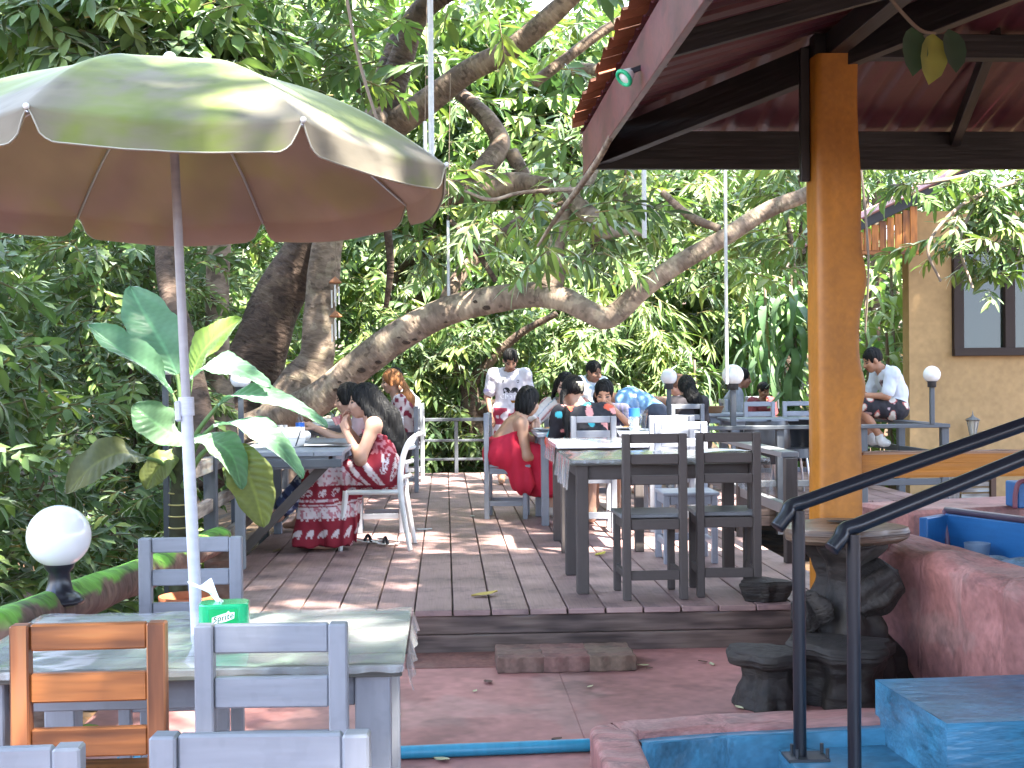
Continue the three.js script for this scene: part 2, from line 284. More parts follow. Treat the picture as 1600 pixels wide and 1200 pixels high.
{
  const rail = (label, foot, top, slope, r, drop) => {
    const h = thing('handrail', label, 'handrail', foot, 0, 'black pipe handrails of the blue steps'), L = 3.2, T0 = top - foot.y;
    put('post', cyl(r, T0, r, 18), M.black, h, 0, T0 / 2, 0);
    put('rail', tube([V(-0.055 - drop * 0.5, T0 - drop, 0.02), V(-0.045, T0 - 0.012, 0.01), V(-0.03, T0 + 0.012, 0), V(0.02, T0 + 0.03, 0), V(L * 0.5, T0 + 0.02 + slope * L * 0.5, -0.12), V(L, T0 + 0.02 + slope * L, -0.25)], r * 1.12, { seg: 16, per: 8 }), M.black, h);
    put('post', cyl(r, T0 + slope * 2.6, r, 18), M.black, h, 2.6, (T0 + slope * 2.6) / 2, -0.2);
    const bp = put('base_plate', cb(0.15, 0.012, 0.11, 0.002), M.darkMetal, h, 0.02, 0.004, 0);
    for (const [x, z] of [[-0.04, 0.035], [0.07, 0.035], [-0.04, -0.035], [0.07, -0.035]]) put('bolt', cyl(0.007, 0.035, 0.007, 8), M.darkMetal, bp, x, 0.02, z);
  };
  const p1 = ON(1243, 1176, 0.032); p1.y = 0.03; p1.z += 0.06; rail('black pipe handrail bolted to the blue step beside the stump stool', p1, 0.925, 0.32, 0.0235, 0.06);
  const p2 = AT(1333, 845, 4.02); p2.y = 0.03; rail('black pipe handrail on the open side of the blue steps', p2, 0.905, 0.37, 0.022, 0.045);
}
{
  const w = thing('rough_wall', 'rough red plastered wall with a lumpy top beside the blue steps', 'wall');
  const P = [[1322, 850, 6.15], [1400, 842, 6.0], [1475, 866, 5.6], [1540, 885, 5.3], [1605, 908, 5.05], [1720, 960, 4.6]].map(a => AT(...a)); P.forEach(p => p.add(V(0.07, 0, -0.1)));
  put('wall_body', hand(P, 0.3, -0.15, 0.07, 0.035, 7), M.redWall, w);
  const b = thing('blue_basin', 'blue painted basin with dark rim and rocks behind the red wall', 'basin');
  const B0 = AT(1478, 806, 6.6), B1 = AT(1720, 838, 5.7);
  const pan = (a, c, y0, y1, t, n, m) => { const A = a.clone(), C = c.clone(); A.y = C.y = (y0 + y1) / 2; bar(n, A, C, t, y1 - y0, m, b, 0.006); };
  const L0 = AT(1442, 812, 6.45);
  pan(B0, B1, 0.1, 0.675, 0.05, 'basin_wall', M.bluePlain); pan(L0, B0, 0.1, 0.67, 0.048, 'basin_wall', M.bluePlain);
  put('basin_rim', tube([B0.clone().setY(0.69), B0.clone().lerp(B1, 0.5).setY(0.69), B1.clone().setY(0.69)], 0.019, { seg: 10 }), mat([0.05, 0.035, 0.06], 0.4), b);
  put('basin_rim', tube([L0.clone().lerp(B0, 0.8).setY(0.2), L0.clone().lerp(B0, 0.85).setY(0.45).add(V(0.01, 0, 0.04)), L0.clone().lerp(B0, 0.95).setY(0.69)], 0.014, { seg: 8 }), mat([0.11, 0.06, 0.10], 0.4), b);
  put('basin_floor', cb(1.6, 0.04, 0.9, 0.004), M.bluePlain, b, 3.45, 0.36, -5.95);
  const rock = (x, y, d, s, seed, m, n = 'painted_rock') => { const p = AT(x, y, d), g = lumpy(new THREE.IcosahedronGeometry(s, 5), s * 0.25, 5, seed); g.scale(1.5, 0.6, 1); put(n, g, m, b, p); };
  const rm = mat([0.16, 0.26, 0.36], 0.7, { map: T.concrete, bumpMap: T.rough, bumpScale: 0.01 }); for (const [x, y, d, s, e] of [[1548, 884, 5.85, 0.085, 1], [1600, 890, 5.7, 0.09, 5]]) rock(x, y, d, s, e, rm);
  const bp = AT(1527, 870, 6.2); put('pail', lathe([[0.045, 0], [0.06, 0.12], [0.064, 0.12], [0.062, 0.11], [0.047, 0.005]], 24), mat([0.11, 0.17, 0.25], 0.5), b, bp.x, 0.45, bp.z);
  const lg = thing('red_ledge', 'flat red painted ledge behind the blue basin', 'ledge'), q0 = AT(1380, 806, 7.0), q1 = AT(1720, 806, 7.4);
  q0.y = q1.y = 0.33; bar('ledge_block', q0, q1, 0.5, 0.68, M.redPaint, lg, 0.02);
  const bx = thing('blue_bin', 'small blue box with dark red edges standing on the red ledge', 'box', AT(1600, 780, 6.9).setY(0.67));
  put('side', cb(0.2, 0.14, 0.16, 0.006), M.bluePlain, bx, 0.03, 0.07, 0); put('edge', tube([V(-0.09, 0, 0.085), V(-0.085, 0.09, 0.085), V(-0.06, 0.145, 0.085), V(0.13, 0.125, 0.085)], 0.014, { seg: 8 }), mat([0.18, 0.05, 0.07], 0.5), bx);
}

// ------------------------------------------------------------------ the pavilion
const PZ = -6.25, PX_ = AT(1302, 400, 6.25).x, EX = AT(905, 215, 7.37).x, EZ = -7.37, EY = AT(905, 215, 7.37).y, SL = 0.276;
{
  const p = thing('pavilion', 'open pavilion with maroon sheet roof, black beams and orange posts', 'pavilion'), XR = EX + 6.2, ZN = 2.2;
  const maroon = mat([0.125, 0.03, 0.038], 0.5, { map: T.paint, side: THREE.DoubleSide }), fas = mat([0.20, 0.05, 0.055], 0.42, { map: T.concrete });
  const prof = s => { const t = ((s / 0.19) % 1 + 1) % 1; return 0.016 * (step(0.30, 0.42, t) - step(0.58, 0.70, t)); };
  const sheetPart = (fn, len) => { for (let s = 0; s < len - 0.05; s += 0.76) { const w = Math.min(0.772, len - s); put('roof_sheet', sheet(Math.ceil(w / 0.016), 10, (u, v) => fn(s + u * w, v), { us: w, vs: 2 }), maroon, p); } };
  const mid = (XR - EX) / 2;
  sheetPart((s, v) => { const m = Math.min(s, XR - EX - s, mid), t = v * m; return V(EX + s, EY + 0.02 + SL * t + prof(s), EZ + t); }, XR - EX);
  sheetPart((s, v) => { const m = Math.min(s, ZN - EZ - s, mid), t = v * m; return V(EX + t, EY + 0.02 + SL * t + prof(s), EZ + s); }, ZN - EZ);
  sheetPart((s, v) => { const m = Math.min(s, ZN - EZ - s, mid), t = v * m; return V(XR - t, EY + 0.02 + SL * t + prof(s), EZ + s); }, ZN - EZ);
  sheetPart((s, v) => { const m = Math.min(s, XR - EX - s, mid), t = v * m; return V(EX + s, EY + 0.02 + SL * t + prof(s), ZN - t); }, XR - EX);
  // painted fascia boards along the eaves, tile ends over the left one
  bar('fascia_board', V(EX + 0.03, EY - 0.105, EZ + 0.04), V(EX + 0.03, EY - 0.105, ZN - 0.1), 0.03, 0.24, fas, p);
  bar('fascia_board', V(XR - 0.09, EY - 0.10, EZ + 0.1), V(XR - 0.09, EY - 0.10, ZN - 0.1), 0.03, 0.205, fas, p);
  bar('fascia_beam', V(EX + 0.075, EY - 0.09, EZ + 0.085), V(XR - 0.075, EY - 0.09, EZ + 0.085), 0.045, 0.215, M.blackWood, p);
  bar('fascia_beam', V(EX + 0.075, EY - 0.09, ZN - 0.085), V(XR - 0.075, EY - 0.09, ZN - 0.085), 0.045, 0.215, M.blackWood, p);
  const tile = sheet(14, 5, (u, v) => V(-0.03 + v * 0.34, 0.03 * Math.sin(u * Math.PI) + 0.012 + v * 0.34 * SL, (u - 0.5) * 0.158), { us: 0.2, vs: 0.4 });
  const tilem = [0.9, 1, 1.12].map(k => mat([0.42 * k, 0.15 * k, 0.075 * k], 0.8, { map: T.stucco, side: THREE.DoubleSide })), r = RNG(3);
  for (let z = EZ + 0.02; z < ZN; z += 0.15) { const o = put('roof_tile', tile, tilem[Math.floor(r() * 3)], p, EX - 0.01 - r() * 0.03, EY + 0.045 + r() * 0.012, z); o.rotation.y = (r() - 0.5) * 0.12; }
  // hips, plates, rafters
  for (const [x, z, dx, dz] of [[EX + 0.07, EZ + 0.07, 1, 1], [XR - 0.07, EZ + 0.07, -1, 1], [EX + 0.07, ZN - 0.07, 1, -1], [XR - 0.07, ZN - 0.07, -1, -1]]) bar('hip_beam', V(x, EY - 0.10, z), V(x + dx * 3, EY - 0.1 + SL * 3, z + dz * 3), 0.07, 0.17, M.blackWood, p);
  const plateY = EY + SL * (PZ - EZ) - 0.07, P2 = [PX_, XR - (PX_ - EX)], Z2 = [PZ, ZN - (PZ - EZ)];
  for (const z of Z2) bar('wall_plate', V(P2[0] - 0.1, plateY, z), V(P2[1] + 0.1, plateY, z), 0.09, 0.115, M.blackWood, p);
  for (const x of P2) bar('wall_plate', V(x, plateY + 0.003, Z2[0] - 0.1), V(x, plateY + 0.003, Z2[1] + 0.1), 0.086, 0.115, M.blackWood, p);
  for (const [a, b] of [[AT(1492, 245, 7.26), AT(1556, 55, 6.25)]]) bar('rafter', a.clone().setY(EY - 0.03), b.clone().setY(plateY + 0.08), 0.05, 0.09, M.blackWood, p);
  for (let z = -5.2; z < 1; z += 0.95) bar('rafter', V(EX + 0.12, EY - 0.035, z), V(EX + 2.3, EY - 0.035 + SL * 2.18, z), 0.05, 0.09, M.blackWood, p);
  for (const x of [3.9, 5.0]) bar('rafter', V(x, EY - 0.035, EZ + 0.11), V(x, EY - 0.035 + SL * 2.1, EZ + 2.2), 0.05, 0.09, M.blackWood, p);
  bar('ridge_beam', V(EX + mid, EY - 0.05 + SL * mid, EZ + mid), V(EX + mid, EY - 0.05 + SL * mid, ZN - mid), 0.07, 0.15, M.blackWood, p);
  bar('strap', V(PX_ - 0.135, EY - 0.42, PZ - 0.02), V(PX_ - 0.135, plateY, PZ - 0.02), 0.045, 0.04, M.blackWood, p);
  // thick posts, smeared with orange render, one edge wavy
  const postGeo = (h, wave) => sheet(40, 110, (u, v) => {
    const a = u * Math.PI * 2, c = Math.cos(a), s = Math.sin(a), k = Math.pow(Math.abs(c), 9) + Math.pow(Math.abs(s), 9), q = 0.108 / Math.pow(k, 1 / 9), y = v * h;
    const wv = c > 0.3 ? wave * (0.035 * Math.exp(-Math.pow((y - 1.87) / 0.12, 2)) + 0.03 * Math.exp(-Math.pow((y - 1.35) / 0.1, 2)) - 0.006 * Math.sin(y * 5)) : 0;
    const n = (fbm(c * 2 + 9, s * 2 + 9, y * 3, 4) - 0.5) * 0.016; return V(c * (q + n) + wv, y, s * (q + n));
  }, { us: 0.9, vs: h });
  const pg = postGeo(plateY - 0.055, 1);
  for (const x of P2) for (const z of Z2) { const o = put('post', pg, M.orange, p, x, 0, z); if (x !== P2[0] || z !== Z2[0]) o.rotation.y = x; }
  const rb = AT(1342, 728, 6.25), orr = put('side_rail', lumpy(new THREE.BoxGeometry(4.05, 0.115, 0.1, 120, 5, 5), 0.006, 6, 4), M.orange, p, PX_ + 0.1 + 2.03, rb.y, PZ);
  put('worn_rail_top', lumpy(new THREE.BoxGeometry(4.0, 0.016, 0.092, 120, 2, 5), 0.007, 7, 11), mat([0.52, 0.36, 0.27], 0.85, { map: T.wood }), p, PX_ + 0.1 + 2.03, rb.y + 0.062, PZ);
  const fl = setting('pavilion_floor', 'raised red concrete floor of the pavilion'); put('floor_slab', cb(3.2, 0.5, 4.2, 0.01), M.redPaint, fl, 4.6, 0.05, -2.4);
}
{
  const a = AT(975, 122, 5.15), l = thing('spot_lamp', 'small white and green spot lamp under the tiled eave', 'lamp', a);
  const h = put('lamp_body', lathe([[0.001, 0.075], [0.022, 0.07], [0.045, 0.02], [0.05, 0], [0.001, -0.004]], 24), M.white, l); h.rotation.set(-0.5, 0, -0.75);
  const rr = put('green_rim', new THREE.TorusGeometry(0.045, 0.012, 8, 28), mat([0.01, 0.36, 0.16], 0.4), h); rr.rotation.x = Math.PI / 2;
  l.scale.setScalar(0.72);
  bar('bracket', V(0.02, 0.03, 0), V(0.17, 0.09, -0.02), 0.02, 0.03, M.black, l); put('junction_box', cb(0.1, 0.08, 0.06, 0.006), M.black, l, 0.2, 0.11, -0.02);
}

// ------------------------------------------------------------------ the ochre house beyond
function worldUV(g0, dx, dy) { const g = g0.clone(), p = g.attributes.position; g.setAttribute('uv', new THREE.Float32BufferAttribute(Array.from({ length: p.count }, (_, i) => [(p.getX(i) + dx + p.getZ(i)) * 0.4, (p.getY(i) + dy) * 0.4]).flat(), 2)); return g; }
{
  const Z = -14, h = thing('ochre_house', 'ochre rendered house with dark framed window and slatted eave', 'house'), ochre = mat([0.54, 0.34, 0.155], 0.85, { map: T.stucco, bumpMap: T.rough, bumpScale: 0.006 });
  const xa = AT(1421, 600, 14).x, w0 = AT(1487, 470, 14), wx0 = w0.x, wx1 = wx0 + 2.1, wy1 = AT(1540, 385, 14).y, wy0 = AT(1540, 556, 14).y, top = 3.2, bot = -0.8, xb = xa + 5;
  const wl = (x0, x1, y0, y1, z0, z1) => put('wall', worldUV(cb(x1 - x0, y1 - y0, z1 - z0, 0.0005), (x0 + x1) / 2, (y0 + y1) / 2), ochre, h, (x0 + x1) / 2, (y0 + y1) / 2, (z0 + z1) / 2);
  wl(xa, wx0, bot, top, Z - 0.2, Z); wl(wx1, xb, bot, top, Z - 0.2, Z); wl(wx0, wx1, wy1, top, Z - 0.2, Z); wl(wx0, wx1, bot, wy0, Z - 0.2, Z);
  bar('wall', V(xa + 0.14, (top + bot) / 2, Z - 0.203), V(xa + 1.95, (top + bot) / 2, Z - 5), 0.2, top - bot, ochre, h); wl(xb - 0.2, xb, bot, top, Z - 5, Z - 0.2); wl(xa + 1.95, xb - 0.2, bot, top, Z - 5, Z - 4.8);
  const plan = new THREE.Shape([[xa + 0.24, -Z + 0.21], [xb - 0.21, -Z + 0.21], [xb - 0.21, -Z + 4.79], [xa + 2.0, -Z + 4.79]].map(q => new THREE.Vector2(...q))), slabG = new THREE.ExtrudeGeometry(plan, { depth: 0.05, bevelEnabled: false }); slabG.rotateX(-Math.PI / 2);
  put('ceiling', slabG, M.weathered, h, 0, 3.1, 0); put('floor', cb(2.7, 0.05, 4.6, 0.004), M.weathered, h, xb - 1.6, 0.4, Z - 2.5);
  const fm = mat([0.030, 0.016, 0.010], 0.8), win = put('window', cb(wx1 - wx0, 0.09, 0.14, 0.004), fm, h, (wx0 + wx1) / 2, wy0 + 0.045, Z + 0.01), wc = (wx0 + wx1) / 2, H = wy1 - wy0, mx = AT(1575, 470, 14).x;
  put('frame', cb(wx1 - wx0, 0.07, 0.1, 0.004), fm, win, 0, H - 0.08, 0); for (const x of [wx0 + 0.06, mx, mx + 0.75, wx1 - 0.05]) put('frame', cb(0.115, H - 0.17, 0.1, 0.004), fm, win, x - wc, H / 2 - 0.045, 0);
  for (const [a, b] of [[wx0 + 0.118, mx - 0.058], [mx + 0.058, mx + 0.692], [mx + 0.808, wx1 - 0.108]]) put('pane', cb(b - a, H - 0.17, 0.006, 0.001), phy([0.16, 0.20, 0.15], 0.03, { transmission: 0.85, thickness: 0 }), win, (a + b) / 2 - wc, H / 2 - 0.045, -0.02);
  // louvred hatch and planks low on the wall
  const d0 = AT(1528, 772, 13.9); for (let k = 0; k < 8; k++) put('hatch_slat', cb(0.32, 0.05, 0.025, 0.003, k), M.weathered, h, d0.x, 0.42 - k * 0.066, Z + 0.02);
  put('hatch_frame', cb(0.06, 0.6, 0.05, 0.003), mat([0.10, 0.05, 0.03], 0.8), h, d0.x + 0.2, 0.2, Z + 0.03); put('hatch_frame', cb(0.17, 0.6, 0.05, 0.003), M.weathered, h, d0.x - 0.27, 0.2, Z + 0.03);
  // roof: corrugated pinkish sheets over a slatted eave
  const y0 = AT(1420, 396, 14).y, e0 = V(xa - 1.15, y0 + 0.02, Z + 0.3), e1 = V(xb + 0.4, y0 + 0.02, Z + 0.3), rise = 0.47, mid = (e0.x + e1.x) / 2;
  const yS = x => y0 + 0.06 + rise * Math.min(x - e0.x, e1.x - x), pink = mat([0.42, 0.20, 0.19], 0.6, { map: T.paint, side: THREE.DoubleSide });
  for (const s of [0, 1]) for (let k = 0; k < 2; k++) { const z1 = Z + 0.55 - k * 0.95; put('roof_sheet', sheet(60, 8, (u, v) => { const x = s ? mix(e1.x + 0.2, mid, v) : mix(e0.x - 0.2, mid, v), z = z1 - u * 0.955; return V(x, y0 + 0.12 + rise * (Math.min(x - e0.x, e1.x - x)) + 0.018 * Math.sin(z / 0.076 * 6.283), z); }), pink, h); }
  bar('bargeboard', V(e0.x - 0.1, yS(e0.x - 0.1), Z + 0.42), V(mid, yS(mid), Z + 0.42), 0.035, 0.13, M.blackWood, h); bar('bargeboard', V(e1.x + 0.1, yS(e1.x + 0.1), Z + 0.42), V(mid, yS(mid), Z + 0.42), 0.035, 0.13, M.blackWood, h);
  const slat = [1, 0.88, 1.1].map(k => mat([0.55 * k, 0.22 * k, 0.05 * k], 0.6, { map: T.wood }));
  for (let k = 0, x = e0.x + 0.15; x < xa + 0.02; x += 0.085, k++) { const hh = yS(x) - y0 - 0.09; if (hh > 0.03) { const o = put('gable_slat', cb(0.078, hh, 0.02, 0.004, k % 5), slat[k % 3], h, x, y0 + hh / 2, Z + 0.33); } }
  bar('gable_sill', V(e0.x + 0.1, y0 - 0.02, Z + 0.33), V(xa + 0.03, y0 - 0.02, Z + 0.33), 0.04, 0.045, slat[1], h);
  for (const x of [e0.x + 0.25, e0.x + 0.6]) put('eave_beam', cb(0.08, 0.1, 1.4, 0.004), M.blackWood, h, x, y0 + 0.03, Z - 0.5);
  // the wall lantern
  const lp = AT(1520, 665, 13.8), wlmp = thing('wall_lantern', 'small grey metal lantern on the ochre wall', 'lantern', lp), lm = mat([0.16, 0.16, 0.15], 0.6);
  put('lantern_roof', lathe([[0.001, 0.17], [0.008, 0.12], [0.02, 0.1], [0.075, 0.07], [0.078, 0.055], [0.001, 0.06]], 6), lm, wlmp); put('lantern_glass', lathe([[0.03, -0.11], [0.062, 0.06]], 6), phy([0.8, 0.8, 0.75], 0.15, { transmission: 0.7, thickness: 0, ...DS }), wlmp);
  put('lantern_base', lathe([[0.001, -0.15], [0.02, -0.14], [0.034, -0.11], [0.001, -0.105]], 6), lm, wlmp); for (let k = 0; k < 6; k++) { const a = k / 6 * 6.283; put('lantern_bar', tube([V(0.031 * Math.sin(a), -0.11, 0.031 * Math.cos(a)), V(0.064 * Math.sin(a), 0.06, 0.064 * Math.cos(a))], 0.005, { seg: 6, per: 1 }), lm, wlmp); }
  put('bracket', tube([V(0, -0.15, 0), V(0.05, -0.2, -0.05), V(0.14, -0.15, -0.1), V(0.17, -0.13, -0.19)], 0.011, { seg: 8 }), lm, wlmp); put('wall_plate', cyl(0.05, 0.02, 0.05, 16), lm, wlmp, 0.17, -0.13, -0.19).rotation.x = Math.PI / 2;
}

// ------------------------------------------------------------------ railings
function railing(name, label, a, b, { rails, posts, pw = 0.07, base = DECK, m, pm, plank }) {
  const r = thing(name, label, 'railing'), L = a.distanceTo(b), dir = b.clone().sub(a).normalize(), topY = Math.max(...rails.map(q => q[0] + q[2] / 2));
  for (const [y, w, h] of rails) bar('rail', a.clone().setY(base + y), b.clone().setY(base + y), w, h, m, r, 0.004, Math.floor(y * 10));
  for (const t of posts) { const p = a.clone().addScaledVector(dir, t * L), ph = topY - (rails[0][1] > pw ? rails[0][2] + 0.002 : 0); put('post', cb(pw, ph + 0.3, pw, 0.004), pm ?? m, r, p.x, base - 0.3 + (ph + 0.3) / 2, p.z); }
  return r;
}
const LX = X0 - 0.06;
railing('timber_railing', 'weathered grey timber railing along the shady side of the deck', V(LX, 0, -6.75), V(LX, 0, -15.6), { rails: [[0.68, 0.045, 0.085], [0.44, 0.04, 0.075], [0.19, 0.04, 0.075]].map(q => q), posts: [0.02, 0.11, 0.22, 0.36, 0.5, 0.64, 0.78, 0.9, 1], m: M.weathered, pm: M.greyMetal, pw: 0.075 });
railing('metal_railing', 'thin dark metal railing across the far end of the deck', V(X0, 0, ZB + 0.06), V(X1 - 0.1, 0, ZB + 0.06), { rails: [[0.655, 0.05, 0.04], [0.40, 0.03, 0.03], [0.17, 0.03, 0.03]], posts: [0, 0.22, 0.43, 0.56, 0.72, 0.86, 1], m: M.greyMetal, pw: 0.045 });
railing('side_railing', 'brown grey timber railing beside the dark dining table', V(X1 - 0.02, 0, -7.95), V(X1 - 0.02, 0, WZ + 0.1), { rails: [[0.68, 0.11, 0.035], [0.33, 0.05, 0.07]], posts: [0, 0.36, 0.7, 0.98], m: M.seatGrey, pm: M.shadedGrey, pw: 0.075 });
railing('front_railing', 'flat grey railing along the front of the side deck', V(X1 + 0.12, 0, WZ + 0.02), V(WX + 0.05, 0, WZ + 0.02), { rails: [[0.69, 0.13, 0.035], [0.17, 0.04, 0.06]], posts: [0.03, 0.33, 0.66, 0.985], m: M.greyMetal, pw: 0.07 });
railing('corner_railing', 'flat grey railing under the seated man in the white shirt', V(WX - 0.03, 0, WZ - 0.08), V(WX - 0.03, 0, -19.4), { rails: [[0.69, 0.15, 0.035], [0.42, 0.05, 0.06]], posts: [0.12, 0.4, 0.7, 1], m: M.greyMetal, pw: 0.07 });
{
  // the log that serves as a rail beside the near table, its top furred with bright moss
  const P = [[-20, 990, 3.55], [60, 962, 4.05], [150, 925, 4.6], [235, 893, 5.2], [300, 862, 5.9], [345, 842, 6.35]].map(a => AT(...a)), l = thing('log_rail', 'thick log rail covered with bright green moss on top', 'log');
  const g = tube(P, [0.06, 0.064, 0.068, 0.064, 0.066, 0.06], { seg: 26, per: 16, bump: 0.16, seed: 3 }); g.computeVertexNormals(); const p = g.attributes.position, n = g.attributes.normal, C = [];
  for (let i = 0; i < p.count; i++) { const k = step(0.40, 0.47, n.getY(i) * 0.36 + fbm(p.getX(i) * 9, p.getY(i) * 9, p.getZ(i) * 9, 4) * 0.42 + 0.04 * step(0.4, 0.7, fbm(p.getX(i) * 50, p.getY(i) * 50, p.getZ(i) * 50, 2))); C.push(mix(0.25, 0.20, k), mix(0.15, 0.52, k), mix(0.125, 0.06, k)); }
  g.setAttribute('color', new THREE.Float32BufferAttribute(C, 3)); put('log', g, vcol(0.9, { map: T.bark, bumpMap: T.barkBump, bumpScale: 0.012 }), l);
  for (const [k, h] of [[1.05, 0.6], [4.9, 0.62]]) { const i = Math.floor(k), q = P[i].clone().lerp(P[Math.min(5, i + 1)], k - i); put('support', tube([V(q.x, -0.4, q.z), V(q.x + 0.01, 0.1, q.z), V(q.x, q.y - 0.03, q.z)], [0.085, 0.075, 0.07], { seg: 14, bump: 0.1, seed: k }), M.darkBark, l); }
}
// ------------------------------------------------------------------ chairs
// the sitter looks along the chair's own +z; rear posts at -z
function makeChair(m, seatM, { W = 0.345, D = 0.36, H = 0.88, slatM = m, rails = [[0.855, 0.05], [0.745, 0.054], [0.635, 0.05]] } = {}) {
  const c = new THREE.Group(), p = 0.042, s = 0.45;
  for (const x of [-1, 1]) {
    put('back_post', cb(p, H, p, 0.004, x + 2), m, c, x * (W / 2 - p / 2), H / 2, -D / 2 + p / 2);
    put('leg', cb(p - 0.004, s - 0.02, p - 0.004, 0.004, x + 4), m, c, x * (W / 2 - p / 2), (s - 0.02) / 2, D / 2 - p / 2);
    put('side_apron', cb(0.022, 0.055, D - 2 * p - 0.002, 0.003), m, c, x * (W / 2 - p / 2), s - 0.05, 0);
    put('side_stretcher', cb(0.022, 0.042, D - 2 * p - 0.002, 0.003), m, c, x * (W / 2 - p / 2), 0.13, 0);
  }
  rails.forEach(([y, h], k) => put('back_slat', cb(W - 2 * p - 0.002, h, 0.022, 0.004, k), slatM, c, 0, y, -D / 2 + p / 2));
  put('apron', cb(W - 2 * p - 0.002, 0.055, 0.022, 0.003), m, c, 0, s - 0.05, -D / 2 + p / 2); put('apron', cb(W - 2 * p - 0.002, 0.055, 0.022, 0.003), m, c, 0, s - 0.05, D / 2 - p / 2);
  put('stretcher', cb(W - 2 * p - 0.002, 0.05, 0.022, 0.003), m, c, 0, 0.13, -D / 2 + p / 2);
  put('seat', cb(W + 0.012, 0.022, D - p + 0.025, 0.005), seatM, c, 0, s - 0.009, p / 2 + 0.015);
  return c;
}
const chairKinds = { grey: makeChair(M.grey, M.grey), teak: makeChair(M.teakDark, M.teak, { slatM: M.teak, H: 0.868, rails: [[0.838, 0.06], [0.723, 0.066], [0.598, 0.066]] }), near: makeChair(M.grey, M.grey, { H: 0.861, rails: [[0.828, 0.066], [0.705, 0.07], [0.582, 0.066]] }), dark: makeChair(M.shadedGrey, M.seatGrey), pale: makeChair(M.pale, M.pale) };
function chair(kind, label, x, y, z, turn, group) {
  const o = chairKinds[kind].clone(); o.name = numbered(kind === 'teak' ? 'wooden_chair' : 'slatted_chair'); scene.add(o); o.position.set(x, y, z); o.rotation.y = turn; return tag(o, label, 'chair', group);
}
const PI = Math.PI, xAt = (p, d, y = 700) => AT(p, y, d).x;
chair('teak', 'varnished orange brown wooden chair pushed up to the plastic covered table', xAt(132, 2.94), 0, -3.11, PI + 0.02);
chair('near', 'grey slatted chair beside the orange wooden chair, facing the green tissue box', xAt(423, 2.92), 0, -3.10, PI - 0.03);
chair('near', 'grey slatted chair standing back to back with the one at the tissue box', xAt(397, 2.05), 0, -1.88, -0.05);
chair('near', 'grey slatted chair standing back to back with the orange wooden chair', xAt(135, 2.0) - 0.175, 0, -1.83, 0.04);
chair('grey', 'grey slatted chair on the mossy log side of the parasol table', xAt(300, 4.42), 0, -4.24, 0.02);
chair('dark', 'grey chair darkened for shade at the bare corner of the plastic covered deck table', xAt(1021, 6.72), DECK, -6.88, PI + 0.03);
chair('dark', 'grey chair darkened for shade, tucked at the deck table next to the side railing', xAt(1141, 6.76), DECK, -6.93, PI - 0.06);
chair('pale', 'pale lilac grey chair facing the two dark chairs across their table', xAt(1063, 8.3), DECK, -8.13, 0);
chair('grey', 'grey chair pushed up to the table with the water bottle', xAt(1049, 9.6), DECK, -9.74, PI);
chair('grey', 'grey chair of the girl in the black flowered top', xAt(927, 9.62), DECK, -9.76, PI);
chair('grey', 'grey chair of the woman in the red dress', xAt(792, 10.75), DECK, -10.75, PI / 2 - 0.12);
chair('grey', 'grey chair of the woman in the striped top', xAt(884, 11.4), DECK, -11.5, 0);
chair('grey', 'grey chair of the boy eating at the table', xAt(948, 11.4), DECK, -11.5, 0);
chair('grey', 'grey chair of the woman in the blue patterned trousers', -0.50, DECK, -9.92, -PI / 2 + 0.03);
chair('grey', 'grey chair of the woman with long light brown hair', -0.46, DECK, -13.3, -PI / 2);
chair('grey', 'grey chair of the man in the white shirt by the far railing', -0.42, DECK, -14.6, -PI / 2);
chair('grey', 'grey chair of the person with long black hair on the side deck', xAt(1073, 13.1), DECK, -13.2, PI);
chair('pale', 'pale slatted chair on the side deck nearest the corner lamp post', xAt(1190, 13.7), DECK, -13.62, 0.02, 'pale chairs behind the side deck table');
chair('pale', 'pale slatted chair on the side deck next to the orange post', xAt(1252, 13.7), DECK, -13.66, -0.02, 'pale chairs behind the side deck table');
chair('grey', 'grey chair of the man in the grey shirt', xAt(1148, 15.4), DECK, -15.3, PI / 2);
{
  // white moulded plastic armchair of the woman in the long red dress
  const c = thing('plastic_chair', 'white plastic armchair under the woman in the long red patterned dress', 'chair', V(-0.485, DECK, -9.0), -PI / 2 - 0.06), w = M.white;
  for (const x of [-1, 1]) {
    put('leg', tube([V(x * 0.19, 0, 0.23), V(x * 0.185, 0.22, 0.21), V(x * 0.18, 0.41, 0.19)], [0.016, 0.018, 0.022], { seg: 10 }), w, c);
    put('back_leg', tube([V(x * 0.19, 0, -0.25), V(x * 0.187, 0.2, -0.215), V(x * 0.182, 0.42, -0.185), V(x * 0.18, 0.62, -0.2), V(x * 0.175, 0.74, -0.245), V(x * 0.165, 0.79, -0.29)], [0.017, 0.019, 0.022, 0.021, 0.02, 0.012], { seg: 10 }), w, c);
    put('side_rail', tube([V(x * 0.18, 0.4, 0.19), V(x * 0.182, 0.4, -0.185)], 0.018, { seg: 8 }), w, c);
  }
  put('seat', sheet(14, 14, (u, v) => V((u - 0.5) * 0.38, 0.43 - 0.012 * Math.sin(u * PI) * Math.sin(v * PI), (v - 0.5) * 0.4)), mat([0.8, 0.8, 0.78], 0.4, DS), c);
  for (const y of [0.5, 0.6, 0.7]) put('back_slat', tube([V(-0.175, y, -0.2 - (y - 0.5) * 0.15), V(0, y, -0.235 - (y - 0.5) * 0.15), V(0.175, y, -0.2 - (y - 0.5) * 0.15)], 0.015, { seg: 8 }), w, c);
  put('top_rail', tube([V(-0.165, 0.785, -0.285), V(0, 0.79, -0.31), V(0.165, 0.785, -0.285)], 0.014, { seg: 8 }), w, c);
}
